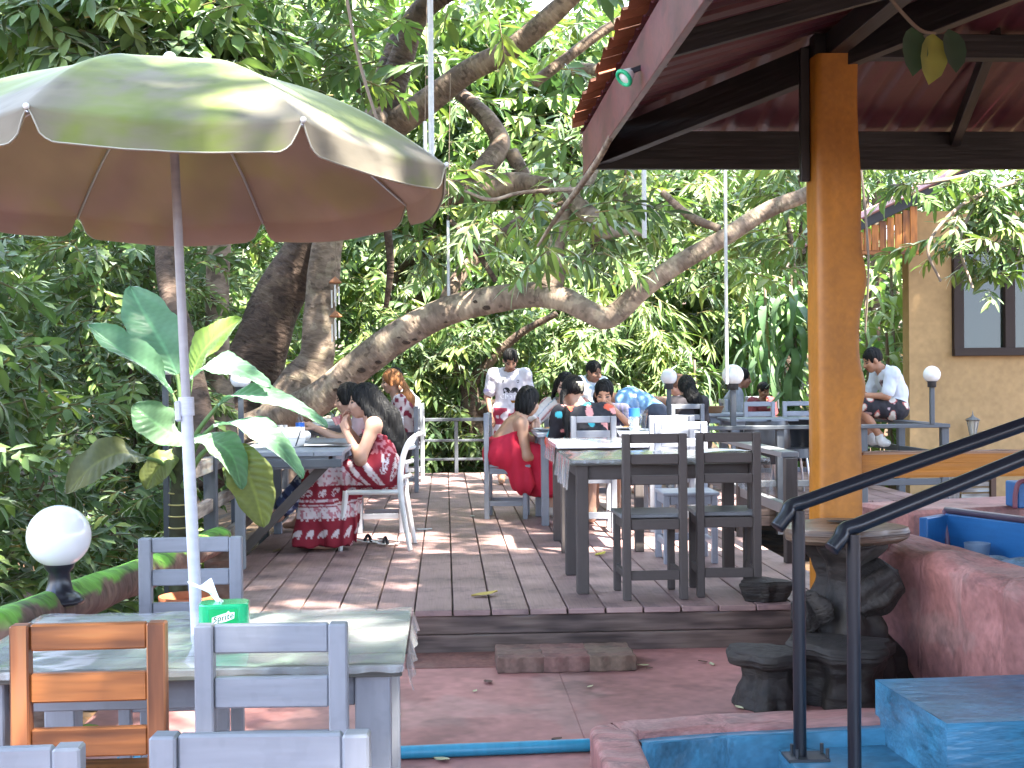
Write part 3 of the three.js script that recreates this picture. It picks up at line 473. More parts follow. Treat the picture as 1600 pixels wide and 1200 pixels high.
{
  // two black padded tub chairs seen under the rail
  const sh = sheet(24, 10, (u, v) => { const a = (u - 0.5) * 2.2, r = 0.235 + 0.03 * Math.sin(v * PI); return V(r * Math.sin(a), 0.3 + v * 0.42, -r * Math.cos(a)); });
  const sk = mat([0.02, 0.02, 0.024], 0.3, DS), c = thing('tub_chair', 'glossy black padded tub chair at the side deck table beside the lamp post', 'chair', V(xAt(1204, 12.3), DECK, -12.55), PI, 'black tub chairs at the side deck table');
  put('backrest', sh, sk, c); put('seat', cyl(0.21, 0.09, 0.2, 28), sk, c, 0, 0.4, 0); for (const [x, z] of [[-1, -1], [1, -1], [-1, 1], [1, 1]]) put('leg', tube([V(x * 0.13, 0.37, z * 0.13), V(x * 0.17, 0, z * 0.17)], 0.012, { seg: 8, per: 1 }), M.chrome, c);
  copyOf(c, 'glossy black padded tub chair at the side deck table beside the orange post', V(xAt(1246, 12.3), DECK, -12.56), PI + 0.05);
}

// ------------------------------------------------------------------ tables
function table(name, label, x0, x1, z0, z1, base, m, topM, { H = 0.73, planks = 4, alongX = true, leg = 0.06, group, legsX = [-1, 1] } = {}) {
  const t = thing(name, label, 'table', V((x0 + x1) / 2, base, (z0 + z1) / 2), 0, group), w = x1 - x0, d = Math.abs(z0 - z1), th = 0.028, ov = 0.03;
  for (let k = 0; k < planks; k++) alongX ? put('top_plank', cb(w, th, d / planks - 0.002, 0.003, k), topM, t, 0, H - th / 2, -d / 2 + d / planks * (k + 0.5)) : put('top_plank', cb(w / planks - 0.002, th, d, 0.003, k), topM, t, -w / 2 + w / planks * (k + 0.5), H - th / 2, 0);
  for (const x of legsX) for (const z of [-1, 1]) put('leg', cb(leg, H - th, leg, 0.004, x + z + 3), m, t, x * (w / 2 - ov - leg / 2), (H - th) / 2, z * (d / 2 - ov - leg / 2));
  for (const z of [-1, 1]) put('apron', cb(w - 2 * (ov + leg) - 0.003, 0.08, 0.022, 0.003), m, t, 0, H - th - 0.041, z * (d / 2 - ov - leg / 2));
  for (const x of [-1, 1]) put('apron', cb(0.022, 0.08, d - 2 * (ov + leg) - 0.003, 0.003), m, t, x * (w / 2 - ov - leg / 2), H - th - 0.041, 0);
  return t;
}
// clear plastic stretched over a table top and hanging down at its ends
function cover(name, label, x0, x1, z0, z1, y, dropL, dropR, seed, dropF = 0.02) {
  const c = thing(name, label, 'table cover', V((x0 + x1) / 2, y, (z0 + z1) / 2)), w = x1 - x0 + 0.012, d = Math.abs(z0 - z1) + 0.012;
  put('cover_top', sheet(70, 44, (u, v) => V((u - 0.5) * w, 0.0045 + 0.0035 * fbm(u * w * 7 + seed, v * d * 30 + 3, seed, 3) + 0.002 * Math.sin(u * 40 + v * 9), (v - 0.5) * d)), M.plastic, c);
  const fl = (x, dr, s) => dr && put('end_flap', sheet(44, 16, (u, v) => { const f = (u - 0.5) * d, wob = 0.006 * v * (Math.sin(u * 27 + s) + 0.5 * Math.sin(u * 61 + s * 2)); return V(x + Math.sign(x) * (0.004 + wob + 0.012 * v), 0.004 - v * dr * (0.8 + 0.35 * fbm(u * 7 + s, 2, 4, 3)), f * (1 + 0.02 * v)); }), M.plastic, c);
  fl(-w / 2, dropL, seed); fl(w / 2, dropR, seed + 4);
  put('front_flap', sheet(90, 4, (u, v) => V((u - 0.5) * w, 0.004 - v * dropF * (0.7 + 0.5 * fbm(u * 14 + seed, 1, 1, 3)), d / 2 + 0.003 + 0.004 * v * Math.sin(u * 90 + seed))), M.plastic, c);
  return c;
}
const topGreen = mat([0.16, 0.185, 0.18], 0.45, { map: T.wood, bumpMap: T.woodBump, bumpScale: 0.001 });
const TZ0 = -3.07, TZ1 = -3.79, TXL = -1.17, TXR = xAt(635, 3.45, 950);
table('dining_table', 'grey table with plastic covered top that holds the parasol', TXL, TXR, TZ1, TZ0, 0, M.grey, topGreen, { leg: 0.085, planks: 5 });
cover('plastic_cover', 'clear wrinkled plastic sheet over the parasol table', TXL, TXR, TZ1, TZ0, 0.73, 0.05, 0.06, 2);
const AX0 = xAt(893, 6.9, 722), AX1 = xAt(1200, 6.9, 720);
table('dining_table', 'grey table darkened for shade behind the two dark chairs', AX0, AX1, -7.68, -6.9, DECK, M.shadedGrey, topGreen, { planks: 5, leg: 0.065 });
cover('plastic_cover', 'clear plastic sheet hanging off the dark deck table', AX0, AX1, -7.68, -6.9, DECK + 0.73, 0.16, 0.22, 7);
const BX0 = xAt(868, 8.6, 690);
table('dining_table', 'dark table with a plastic cover behind the dark one, beside the pale chair', BX0, xAt(1010, 8.6), -9.25, -8.5, DECK, M.shadedGrey, M.pale, { planks: 4, leg: 0.06 });
cover('plastic_cover', 'clear plastic sheet over the table beside the pale chair', BX0, xAt(1010, 8.6), -9.25, -8.5, DECK + 0.73, 0.13, 0.0, 12);
table('dining_table', 'grey table with the plate of food and the water bottle', xAt(838, 10.2), xAt(1092, 10.2), -10.85, -10.05, DECK, M.grey, M.pale, {});
const sideTable = table('dining_table', 'grey table with the white handbag along the timber railing', LX + 0.06, -0.64, -9.9, -8.0, DECK, M.grey2, M.grey2, { alongX: false, legsX: [-1] });
const sideTable2 = table('dining_table', 'grey table along the timber railing in front of the light haired woman', LX + 0.06, -0.64, -14.3, -12.3, DECK, M.grey2, M.grey2, { alongX: false, legsX: [-1] });
table('dining_table', 'grey table on the side deck in front of the pale chairs', xAt(1142, 12.7), xAt(1142, 12.7) + 1.35, -13.35, -12.75, DECK, M.grey2, M.grey2, {});
table('dining_table', 'small grey table on the side deck that holds the basket', xAt(1092, 14.6), xAt(1092, 14.6) + 0.6, -15.1, -14.4, DECK, M.grey2, M.grey2, {});
// slanting struts carry the two side tables from the foot of the railing; a steel bar runs under the near edge
for (const [t, z0, z1] of [[sideTable, -8.12, -9.78], [sideTable2, -12.42, -14.18]]) {
  const w = (x, y, z) => V(x, y, z).sub(t.position);
  for (const z of [z0, z1]) bar('strut', w(LX + 0.14, DECK + 0.12, z), w(-0.74, DECK + 0.66, z), 0.05, 0.06, M.shadedGrey, t);
  bar('steel_bar', w(LX + 0.1, DECK + 0.66, z0 + 0.135), w(-0.645, DECK + 0.66, z0 + 0.135), 0.022, 0.05, M.greyMetal, t);
}

// ------------------------------------------------------------------ parasol
{
  const b = AT(308, 985, 3.48), top = AT(266, 101, 3.56); b.y = 0.735;
  const dir = top.clone().sub(b).normalize(), foot = b.clone().addScaledVector(dir, -0.735 / dir.y + 0.0), o = thing('parasol', 'beige cloth parasol mottled with green moss on a white pole', 'parasol', foot);
  const ax = new THREE.Quaternion().setFromUnitVectors(V(0, 1, 0), dir), g = new THREE.Group(), L = top.clone().sub(foot).length();
  const R = 0.765, rise = 0.305, TOPY = L, ph = 34.1 * PI / 180, tilt = new THREE.Quaternion().setFromAxisAngle(V(1, 0, 0), -0.042);
  // canopy in its own frame: hung on eight ribs, cloth drawn flat between them, hem scalloped
  const canopy = (lo, off, fn) => sheet(192, 66, (u, v) => {
    const a = u * PI * 2 + ph, k = u * 8, f = k - Math.floor(k), bow = Math.sin(f * PI), r = Math.min(1, v / 0.86) , fl = clamp((v - 0.86) / 0.14);
    const flat = Math.cos(PI / 8) / Math.cos((f - 0.5) * PI / 4), q = mix(1, mix(1, flat, 0.85), Math.min(1, r * 1.1)) * R * r;
    const hem = Math.pow(Math.min(1, bow * 4.5), 0.5) * 0.07 * fl;
    const drop = rise * (0.7 * r * r + 0.3 * Math.pow(r, 1.25)) + 0.02 * bow * r * r - (r < 0.3 ? 0.0 : 0.012 * Math.sin((r - 0.3) / 0.7 * PI) * (1 - bow)); const wr = 0.004 * (fbm(Math.cos(a) * 6 + 9, Math.sin(a) * 6 + 9, v * 9, 3) - 0.5) * r;
    return V(Math.sin(a) * (q + fl * 0.012 * bow - off * r), -drop - hem - off * (1 - fl * 0.6) + wr, Math.cos(a) * (q + fl * 0.012 * bow - off * r));
  }, { us: 4.4, vs: 0.9, col: fn });
  const n0 = (p, f, s) => fbm(p.x * f + 30, p.y * f + 30, p.z * f + 30 + s, 5);
  const cg = canopy(0, 0, (u, v, p) => { const m = step(0.36, 0.56, n0(p, 4.2, 0) * 0.75 + 0.14 * n0(p, 40, 3) + 0.27 * step(0.95, 0.5, v) - 0.075), w = n0(p, 9, 7), d = step(0.62, 0.74, n0(p, 14, 20)); const e = (0.33 + 0.34 * w) * (1 - 0.28 * d) * (0.9 + 0.2 * n0(p, 60, 9)); return [mix(0.46, 0.36, m) * e, mix(0.40, 0.46, m) * e, mix(0.30, 0.07, m) * e]; });
  const lg = canopy(0, 0.006, (u, v, p) => { const w = n0(p, 7, 2), s = step(0.5, 0.66, n0(p, 4, 31)); return [0.42 * (0.75 + 0.5 * w), (0.275 + 0.03 * s) * (0.75 + 0.5 * w), (0.235 - 0.05 * s) * (0.75 + 0.5 * w)]; });  // underside of the same cloth, light passing through put into its colour
  const clothM = () => new THREE.MeshPhysicalMaterial({ color: 0xffffff, vertexColors: true, roughness: 1, transmission: 0.28, thickness: 0, side: THREE.DoubleSide, bumpMap: T.rough, bumpScale: 0.002 });
  const c = put('canopy', cg, clothM(), o); c.position.copy(top).sub(foot); c.quaternion.copy(tilt);
  put('underside', lg, clothM(), c);
  put('piping', tube(Array.from({ length: 193 }, (_, i) => { const p = cg.attributes.position, q = 66 * 193 + i; return V(p.getX(q), p.getY(q), p.getZ(q)); }), 0.0022, { seg: 5, per: 2, cap: false }), mat([0.36, 0.34, 0.27], 0.8), c);
  const runner = -rise * 0.98;
  for (let k = 0; k < 8; k++) {
    const a = k * PI / 4 + ph, P = [0.02, 0.35, 0.7, 1].map(r => V(Math.sin(a) * R * r, -rise * (0.7 * r * r + 0.3 * Math.pow(r, 1.25)) - 0.013, Math.cos(a) * R * r));
    const rb = put('rib', tube(P, 0.0042, { seg: 6 }), M.chrome, c); put('rib_tip', new THREE.SphereGeometry(0.007, 12, 10), M.white, rb, P[3].x * 1.004, P[3].y + 0.012, P[3].z * 1.004);
    put('strut', tube([V(Math.sin(a) * 0.03, runner + 0.10, Math.cos(a) * 0.03), P[1]], 0.0035, { seg: 6, per: 1 }), M.chrome, c);
  }
  const worn = mat([0.62, 0.64, 0.72], 0.38, { map: T.paint });
  const along = t => foot.clone().addScaledVector(dir, t).sub(foot), tc = (AT(297, 635, 3.52).y) / dir.y;
  put('lower_pole', tube([along(0), along(tc)], 0.0165, { seg: 18, per: 1 }), worn, o); put('upper_pole', tube([along(tc), along(L + 0.01)], 0.0125, { seg: 18, per: 1 }), mat([0.42, 0.40, 0.42], 0.4, { map: T.paint }), o);
  const cl = put('clamp', cyl(0.021, 0.05, 0.021, 18), worn, o, along(tc)); cl.quaternion.copy(ax); put('clamp_knob', cb(0.016, 0.055, 0.02, 0.004), worn, cl, -0.02, -0.012, 0.012);
  put('finial', new THREE.SphereGeometry(0.018, 18, 14), M.white, o, along(L + 0.018)); put('runner', cyl(0.024, 0.05, 0.024, 16), M.white, o, along(L + runner + 0.1)).quaternion.copy(ax);
  put('base', lathe([[0.001, 0], [0.2, 0], [0.21, 0.05], [0.06, 0.09], [0.03, 0.2], [0.018, 0.2]], 32), M.greyMetal, o, 0, 0.001, 0);
}
// ------------------------------------------------------------------ things on and about the tables
const lettering = (w, h, draw) => { const c = document.createElement('canvas'); c.width = w; c.height = h; const x = c.getContext('2d'); draw(x, w, h); const t = new THREE.CanvasTexture(c); t.colorSpace = THREE.SRGBColorSpace; t.anisotropy = 8; return t; };
{
  const p = ON(349, 1013, 0.74), o = thing('tissue_box', 'green lettered tissue box with a white tissue on the parasol table', 'tissue box', V(p.x, 0.741, p.z - 0.02), 0.1);
  const shp = new THREE.Shape(), w = 0.058, d = 0.04, r = 0.022; shp.moveTo(-w + r, -d); shp.lineTo(w - r, -d); shp.absarc(w - r, -d + r, r, -PI / 2, 0); shp.lineTo(w, d - r); shp.absarc(w - r, d - r, r, 0, PI / 2); shp.lineTo(-w + r, d); shp.absarc(-w + r, d - r, r, PI / 2, PI); shp.lineTo(-w, -d + r); shp.absarc(-w + r, -d + r, r, PI, PI * 1.5);
  const g = new THREE.ExtrudeGeometry(shp, { depth: 0.105, bevelThickness: 0.004, bevelSize: 0.004, bevelSegments: 2, curveSegments: 8 }); g.rotateX(-PI / 2);
  put('box', g, phy([0.005, 0.40, 0.16], 0.25, { clearcoat: 0.5, clearcoatRoughness: 0.1 }), o, 0, 0.004, 0);
  const tx = lettering(256, 160, (x, W, H) => { x.fillStyle = '#05a35c'; x.fillRect(0, 0, W, H); x.save(); x.translate(128, 84); x.rotate(-0.2); x.fillStyle = '#e9f4ea'; x.beginPath(); x.moveTo(-112, 30); x.lineTo(-96, -30); x.lineTo(-40, -38); x.lineTo(40, -44); x.lineTo(60, -58); x.lineTo(72, -38); x.lineTo(112, -34); x.lineTo(96, 22); x.lineTo(20, 34); x.closePath(); x.fill(); x.fillStyle = '#1c5b3f'; x.font = 'italic bold 66px sans-serif'; x.textAlign = 'center'; x.fillText('Sprite', 0, 18); x.restore(); });
  put('printed_label', sheet(1, 1, (u, v) => V((u - 0.5) * 0.07, 0.058 + v * 0.044, d + 0.0052)), mat([1, 1, 1], 0.3, { map: tx }), o);
  put('tissue', sheet(16, 16, (u, v) => { const s = v * 0.075; return V(-0.005 - s * 0.75 + (u - 0.5) * 0.05 * (0.5 + v * 0.7), 0.107 + s * 0.8 + 0.012 * Math.sin(u * 4 + v * 3), (u - 0.5) * 0.03 * Math.sin(v * 3 + 0.6) + 0.01 * Math.sin(u * 7)); }), mat([0.85, 0.86, 0.88], 0.9, DS), o);
}
const bottleGeo = lathe([[0.001, 0], [0.031, 0.002], [0.033, 0.02], [0.031, 0.05], [0.033, 0.09], [0.033, 0.14], [0.028, 0.17], [0.013, 0.195], [0.012, 0.21]], 24);
function bottle(label, p, s = 1) { const b = thing('water_bottle', label, 'bottle', p); b.scale.setScalar(s); put('bottle_body', bottleGeo, M.clear, b); put('bottle_label', cyl(0.034, 0.05, 0.034, 24), mat([0.03, 0.16, 0.60], 0.4), b, 0, 0.115, 0); put('cap', cyl(0.014, 0.02, 0.014, 16), M.white, b, 0, 0.215, 0); put('water', cyl(0.0295, 0.10, 0.0295, 20), phy([0.85, 0.92, 0.95], 0.05, { transmission: 0.85, thickness: 0 }), b, 0, 0.053, 0); return b; }
const tumbler = lathe([[0.001, 0.004], [0.03, 0.004], [0.038, 0.11], [0.040, 0.11], [0.032, 0], [0.001, 0]], 24), plate = lathe([[0.001, 0.004], [0.07, 0.005], [0.12, 0.022], [0.122, 0.025], [0.118, 0.025], [0.07, 0.011], [0.001, 0.010]], 32);
const dTop = DECK + 0.731;
bottle('clear plastic water bottle with blue label on the table of the eating boy', V(xAt(993, 10.2), dTop, -10.25), 1.35);
bottle('clear plastic water bottle with blue label beside the white handbag', V(xAt(468, 9.3), dTop, -9.35), 0.95);
tag(put('jug', lathe([[0.001, 0.006], [0.06, 0.006], [0.085, 0.17], [0.09, 0.17], [0.064, 0], [0.001, 0]], 28), M.clear, scene, xAt(998, 10.35), dTop + 0.001, -10.4), 'clear plastic ice jug behind the water bottle on the table', 'jug');
{
  const pl = thing('plate', 'white plate of food under the hand of the woman in stripes', 'plate', V(xAt(856, 10.5), dTop, -10.5)); put('dish', plate, mat([0.75, 0.75, 0.73], 0.25), pl); const fd = lumpy(new THREE.IcosahedronGeometry(0.05, 4), 0.012, 30); fd.scale(1.2, 0.4, 1); put('food', fd, mat([0.62, 0.45, 0.30], 0.8, { map: T.soil }), pl, 0, 0.015, 0);
  for (const [x, z, l] of [[978, 10.6, 'white plate beside the elbow of the eating boy'], [940, 10.2, 'white plate in front of the girl in the flowered top']]) { const q = thing('plate', l, 'plate', V(xAt(x, z), dTop, -z)); put('dish', plate, mat([0.75, 0.75, 0.73], 0.25), q); put('food', fd, mat([0.5, 0.4, 0.25], 0.8, { map: T.soil }), q, 0, 0.012, 0); }
  const cup = (l, x, z, c, y = dTop) => tag(put('cup', tumbler, c, scene, x, y, -z), l, 'cup');
  cup('orange drinking cup on the table by the water bottle', xAt(1032, 10.5), 10.5, mat([0.75, 0.26, 0.03], 0.35)); cup('clear tumbler on the handbag table', xAt(462, 8.9), 8.9, M.clear); cup('metal tumbler behind the white handbag', xAt(440, 9.5), 9.5, M.chrome);
  const bk = thing('basket', 'small brown woven basket on the side deck table', 'basket', V(xAt(1118, 14.6), dTop, -14.7)); for (let k = 0; k < 6; k++) { const t = put('weave_ring', new THREE.TorusGeometry(0.085 + k * 0.006, 0.009, 6, 24), mat([0.23, 0.12, 0.06], 0.8), bk, 0, 0.01 + k * 0.013, 0); t.rotation.x = PI / 2; } put('basket_base', cyl(0.085, 0.01, 0.085, 20), mat([0.2, 0.1, 0.05], 0.8), bk, 0, 0.006, 0);
  // papers and menus
  const sheets = [[1128, 690, 7.4, 0.2, 'white paper menu lying on the dark deck table'], [545, 690, 8.6, -0.3, 'dark flat menu folder on the handbag table']];
  for (const [x, y, d, r, l] of sheets) { const o = put('menu', sheet(10, 6, (u, v) => V((u - 0.5) * 0.3, 0.012 + 0.008 * Math.sin(u * 3.1), (v - 0.5) * 0.2)), mat(l[0] === 'w' ? [0.72, 0.72, 0.72] : [0.05, 0.05, 0.055], 0.5, DS), scene, l[0] === 'w' ? xAt(x, d) : -0.8, dTop, -d); o.rotation.y = r; tag(o, l, 'menu'); }
  // the handbag: soft white leather with a thin strap
  const hb = thing('handbag', 'white leather handbag with a dark strap on the side table', 'handbag', V(xAt(452, 8.55), dTop, -8.6), 0.12);
  const bg = new THREE.BoxGeometry(0.2, 0.125, 0.1, 24, 16, 12), q = bg.attributes.position; for (let i = 0; i < q.count; i++) { const x = q.getX(i) / 0.1, y = q.getY(i) / 0.0625, z = q.getZ(i) / 0.05, k = 1 - 0.12 * (x * x * y * y + z * z * y * y * 0.8), t = 1 - 0.28 * Math.max(0, y) * Math.abs(z); q.setXYZ(i, q.getX(i) * k, q.getY(i) * (1 - 0.06 * x * x), q.getZ(i) * k * t); }
  bg.computeVertexNormals(); put('bag_body', bg, mat([0.78, 0.75, 0.72], 0.42), hb, 0, 0.063, 0); put('bag_flap', sheet(16, 10, (u, v) => V((u - 0.5) * 0.196, 0.13 - 0.07 * Math.pow(v, 1.6), -0.02 + 0.073 * Math.sin(v * PI / 2))), mat([0.8, 0.77, 0.74], 0.42, DS), hb);
  put('strap', tube([V(-0.07, 0.12, 0.03), V(-0.085, 0.07, 0.06), V(-0.095, 0.01, 0.058)], 0.004, { seg: 6 }), M.black, hb); put('strap', tube([V(0.075, 0.13, 0.0), V(0.06, 0.08, 0.064), V(0.035, 0.006, 0.065)], 0.004, { seg: 6 }), M.black, hb); put('side_ring', new THREE.SphereGeometry(0.03, 16, 12), mat([0.78, 0.75, 0.72], 0.42), hb, 0.108, 0.075, 0.01); put('clasp', cyl(0.014, 0.02, 0.014, 14), M.chrome, hb, -0.03, 0.135, -0.01);
}
// ------------------------------------------------------------------ globe lamps
function globeLamp(label, c, r, baseY, style) {
  const l = thing('globe_lamp', label, 'lamp', V(c.x, baseY, c.z), 0, 'white globe lamps'), h = c.y - baseY;
  put('globe', new THREE.SphereGeometry(r, 48, 32), M.globe, l, 0, h, 0);
  if (style === 'pedestal') put('pedestal', lathe([[0.001, 0], [0.075, 0], [0.078, 0.012], [0.06, 0.03], [0.043, 0.04], [0.036, 0.07], [0.033, 0.1], [0.038, h - r - 0.02], [0.046, h - r + 0.0], [0.05, h - r + 0.018], [0.044, h - r + 0.02], [0.001, h - r + 0.02]].filter((q, i, a) => !i || q[1] >= a[i - 1][1] || i > 8), 28), M.black, l);
  else { put('collar', lathe([[0.001, h - r * 0.86 - 0.05], [r * 0.5, h - r * 0.86 - 0.05], [r * 0.52, h - r * 0.86], [r * 0.66, h - r * 0.86 + 0.004], [r * 0.66, h - r * 0.78], [0.001, h - r * 0.78]], 24), M.darkMetal, l); put('lamp_post', cb(r * 0.5, h - r * 0.86 - 0.05, r * 0.5, 0.003), M.greyMetal, l, 0, (h - r * 0.86 - 0.05) / 2, 0); }
}
globeLamp('large white globe lamp on a black pedestal on the mossy log', AT(92, 838, 4.17), 0.1, AT(95, 950, 4.17).y + 0.015, 'pedestal');
globeLamp('white globe lamp half hidden by the big leaves, above the handbag table', AT(376, 592, 8.35), 0.066, DECK, 'post');
globeLamp('white globe lamp behind the tallest big leaf', AT(258, 572, 7.0), 0.06, DECK, 'post');
globeLamp('white globe lamp on the far metal railing behind the striped top', AT(878, 594, 15.66), 0.062, DECK + 0.68, 'post');
globeLamp('white globe lamp next to the person with long black hair', AT(1045, 589, 12.35), 0.08, DECK, 'post');
globeLamp('largest white globe lamp on the side deck, next to the man in grey', AT(1145, 586, 11.68), 0.1, DECK + 0.708, 'post');
globeLamp('small white globe lamp behind the pale side deck chairs', AT(1215, 590, 17.5), 0.078, DECK, 'post');
globeLamp('white globe lamp on the railing corner in front of the ochre wall', AT(1456, 585, 11.62), 0.079, DECK + 0.708, 'post');

// ------------------------------------------------------------------ patio things
{
  const a = ON(540, 1179, 0.025), b = ON(921, 1164, 0.025), dv = b.clone().sub(a); const p = put('water_pipe', tube([a.clone().addScaledVector(dv, -0.9), a, b], 0.024, { seg: 20, per: 6 }), mat([0.035, 0.30, 0.47], 0.35, { map: T.paint }), scene); tag(p, 'blue plastic water pipe lying across the red patio', 'pipe');
  const pv = (u, s) => 0.012 * Math.sin(u * PI * 4 + s);                 // interlocking pavers with wavy sides
  const P0 = ON(778, 1053, 0), P1 = ON(991, 1049, 0), w = (P1.x - P0.x) / 3 - 0.006;
  const cols = [[0.22, 0.115, 0.09], [0.25, 0.115, 0.095], [0.21, 0.12, 0.085]], lab = ['left', 'middle', 'right'];
  [0, 1, 2].forEach(k => {
    const s = new THREE.Shape(), N = 24, d = 0.29; for (let i = 0; i <= N; i++) { const t = i / N; s[i ? 'lineTo' : 'moveTo'](-w / 2 + t * w, -d / 2 + pv(t, k) * 0.5); } for (let i = 1; i <= N; i++) { const t = i / N; s.lineTo(w / 2 + pv(t, 1 + k) * 0.3, -d / 2 + pv(1, k) * 0.5 + t * d); } for (let i = 1; i <= N; i++) { const t = i / N; s.lineTo(w / 2 - t * w, d / 2 + pv(t, k + 2) * 0.5); } for (let i = 1; i < N; i++) { const t = i / N; s.lineTo(-w / 2 + pv(1 - t, 1 + k) * 0.3, d / 2 - t * d); }
    const g = new THREE.ExtrudeGeometry(s, { depth: 0.064, bevelThickness: 0.006, bevelSize: 0.006, bevelSegments: 2 }); g.rotateX(-PI / 2);
    const o = put('paving_block', g, mat(cols[k], 0.95, { map: T.concrete, bumpMap: T.rough, bumpScale: 0.012 }), scene, P0.x + (w + 0.008) * (k + 0.5), 0.007, P0.z - 0.15 + k * 0.002); o.rotation.y = (k - 1) * 0.015 + 0.01;
    tag(o, ['worn brown paving block forming the step, end nearest the parasol', 'reddish middle paving block of the step below the deck', 'worn brown paving block forming the step, end nearest the stump stool'][k], 'paving block', 'paving blocks used as a step');
  });
  const tp = AT(292, 945, 6.15), pot = thing('clay_pot', 'terracotta pot with cut out shapes behind the grey chair by the log', 'pot', V(tp.x, 0, tp.z)), hp = tp.y + 0.045;
  put('pot_body', lathe([[0.001, 0.02], [0.07, 0], [0.09, 0.06], [0.12, hp - 0.05], [0.13, hp - 0.04], [0.132, hp], [0.118, hp], [0.105, hp - 0.05], [0.08, 0.07], [0.001, 0.05]], 40), M.terracotta, pot);
  for (const a of [-0.5, 0, 0.5]) { const s = put('cut_out', new THREE.CircleGeometry(0.022, 3), M.black, pot, Math.sin(a) * 0.119, hp - 0.09, Math.cos(a) * 0.119); s.rotation.set(0.0, a, a ? 0.9 : -0.5); }
}
// ------------------------------------------------------------------ stump table and stools
function stump(prof, amp, seed, lobes = 5) {     // an uneven body of revolution
  const r = RNG(seed), ph = [r() * 6, r() * 6, r() * 6];
  return sheet(72, prof.length * 6 - 6, (u, v) => {
    const f = v * (prof.length - 1), k = Math.min(prof.length - 2, Math.floor(f)), R = mix(prof[k][0], prof[k + 1][0], sm(f - k)), y = mix(prof[k][1], prof[k + 1][1], f - k), a = u * PI * 2;
    const q = 1 + amp * (0.5 * Math.sin(a * 2 + ph[0]) + 0.5 * Math.sin(a * 3 + ph[1]) + 0.35 * Math.sin(a * lobes + ph[2] + y * 4)) + amp * 1.6 * (fbm(Math.cos(a) * 2 + 9 + seed, Math.sin(a) * 2 + 9, y * 7, 4) - 0.5);
    return V(R * q * Math.cos(a), y + 0.1 * R * amp * Math.sin(a * 2 + ph[2]), R * q * Math.sin(a));
  }, { us: 1.6, vs: 1 });
}
{
  const c = ON(1315, 818, 0.73), t = thing('stump_table', 'round table with slab top on a gnarled dark tree stump', 'table', V(c.x, 0, c.z));
  put('stump_base', stump([[0.001, 0.01], [0.30, 0.0], [0.26, 0.08], [0.19, 0.25], [0.14, 0.38], [0.11, 0.48], [0.13, 0.55], [0.20, 0.64], [0.22, 0.66], [0.001, 0.66]], 0.24, 4, 7), M.stump, t);
  put('slab_top', stump([[0.001, 0.655], [0.24, 0.655], [0.268, 0.675], [0.272, 0.70], [0.265, 0.722], [0.20, 0.728], [0.001, 0.728]], 0.10, 6), M.stumpTop, t);
  put('hollow', stump([[0.085, 0.733], [0.07, 0.731], [0.001, 0.730]], 0.35, 9), M.stump, t, 0.07, 0, -0.04);
  const gn = put('root', stump([[0.001, 0], [0.07, 0.02], [0.085, 0.08], [0.05, 0.16], [0.001, 0.18]], 0.3, 12), M.stump, t, -0.14, 0.28, 0.12); gn.rotation.z = 0.5;
  const gn2 = put('root', stump([[0.001, 0], [0.07, 0.03], [0.10, 0.13], [0.08, 0.24], [0.001, 0.28]], 0.3, 15), M.stump, t, 0.0, 0.36, 0.12); gn2.rotation.z = -0.9;
  const stool = (label, x, y, prof, s, seed) => { const p = ON(x, y, 0), o = thing('stump_stool', label, 'stool', V(p.x, 0, p.z - 0.08), seed, 'stump stools'); put('stump_body', stump(prof, 0.2, seed, 6), M.stump, o); return o; };
  stool('dark mushroom shaped stump stool standing free on the patio', 1207, 1110, [[0.001, 0.0], [0.14, 0.0], [0.125, 0.05], [0.095, 0.13], [0.10, 0.165], [0.155, 0.19], [0.165, 0.215], [0.15, 0.24], [0.06, 0.248], [0.001, 0.247]], 1, 21);
  stool('broad dark stump stool against the red wall', 1325, 1106, [[0.001, 0.0], [0.17, 0.0], [0.165, 0.05], [0.15, 0.12], [0.17, 0.18], [0.205, 0.22], [0.21, 0.245], [0.19, 0.268], [0.08, 0.272], [0.001, 0.268]], 1, 33);
  const p = ON(1200, 940, DECK), o = thing('stump_stool', 'low dark stump slab at the corner of the deck', 'stool', V(p.x, DECK, p.z - 0.06), 1, 'stump stools'); put('stump_body', stump([[0.001, 0], [0.10, 0], [0.115, 0.04], [0.125, 0.085], [0.11, 0.105], [0.001, 0.108]], 0.2, 41, 6), M.stump, o);
}
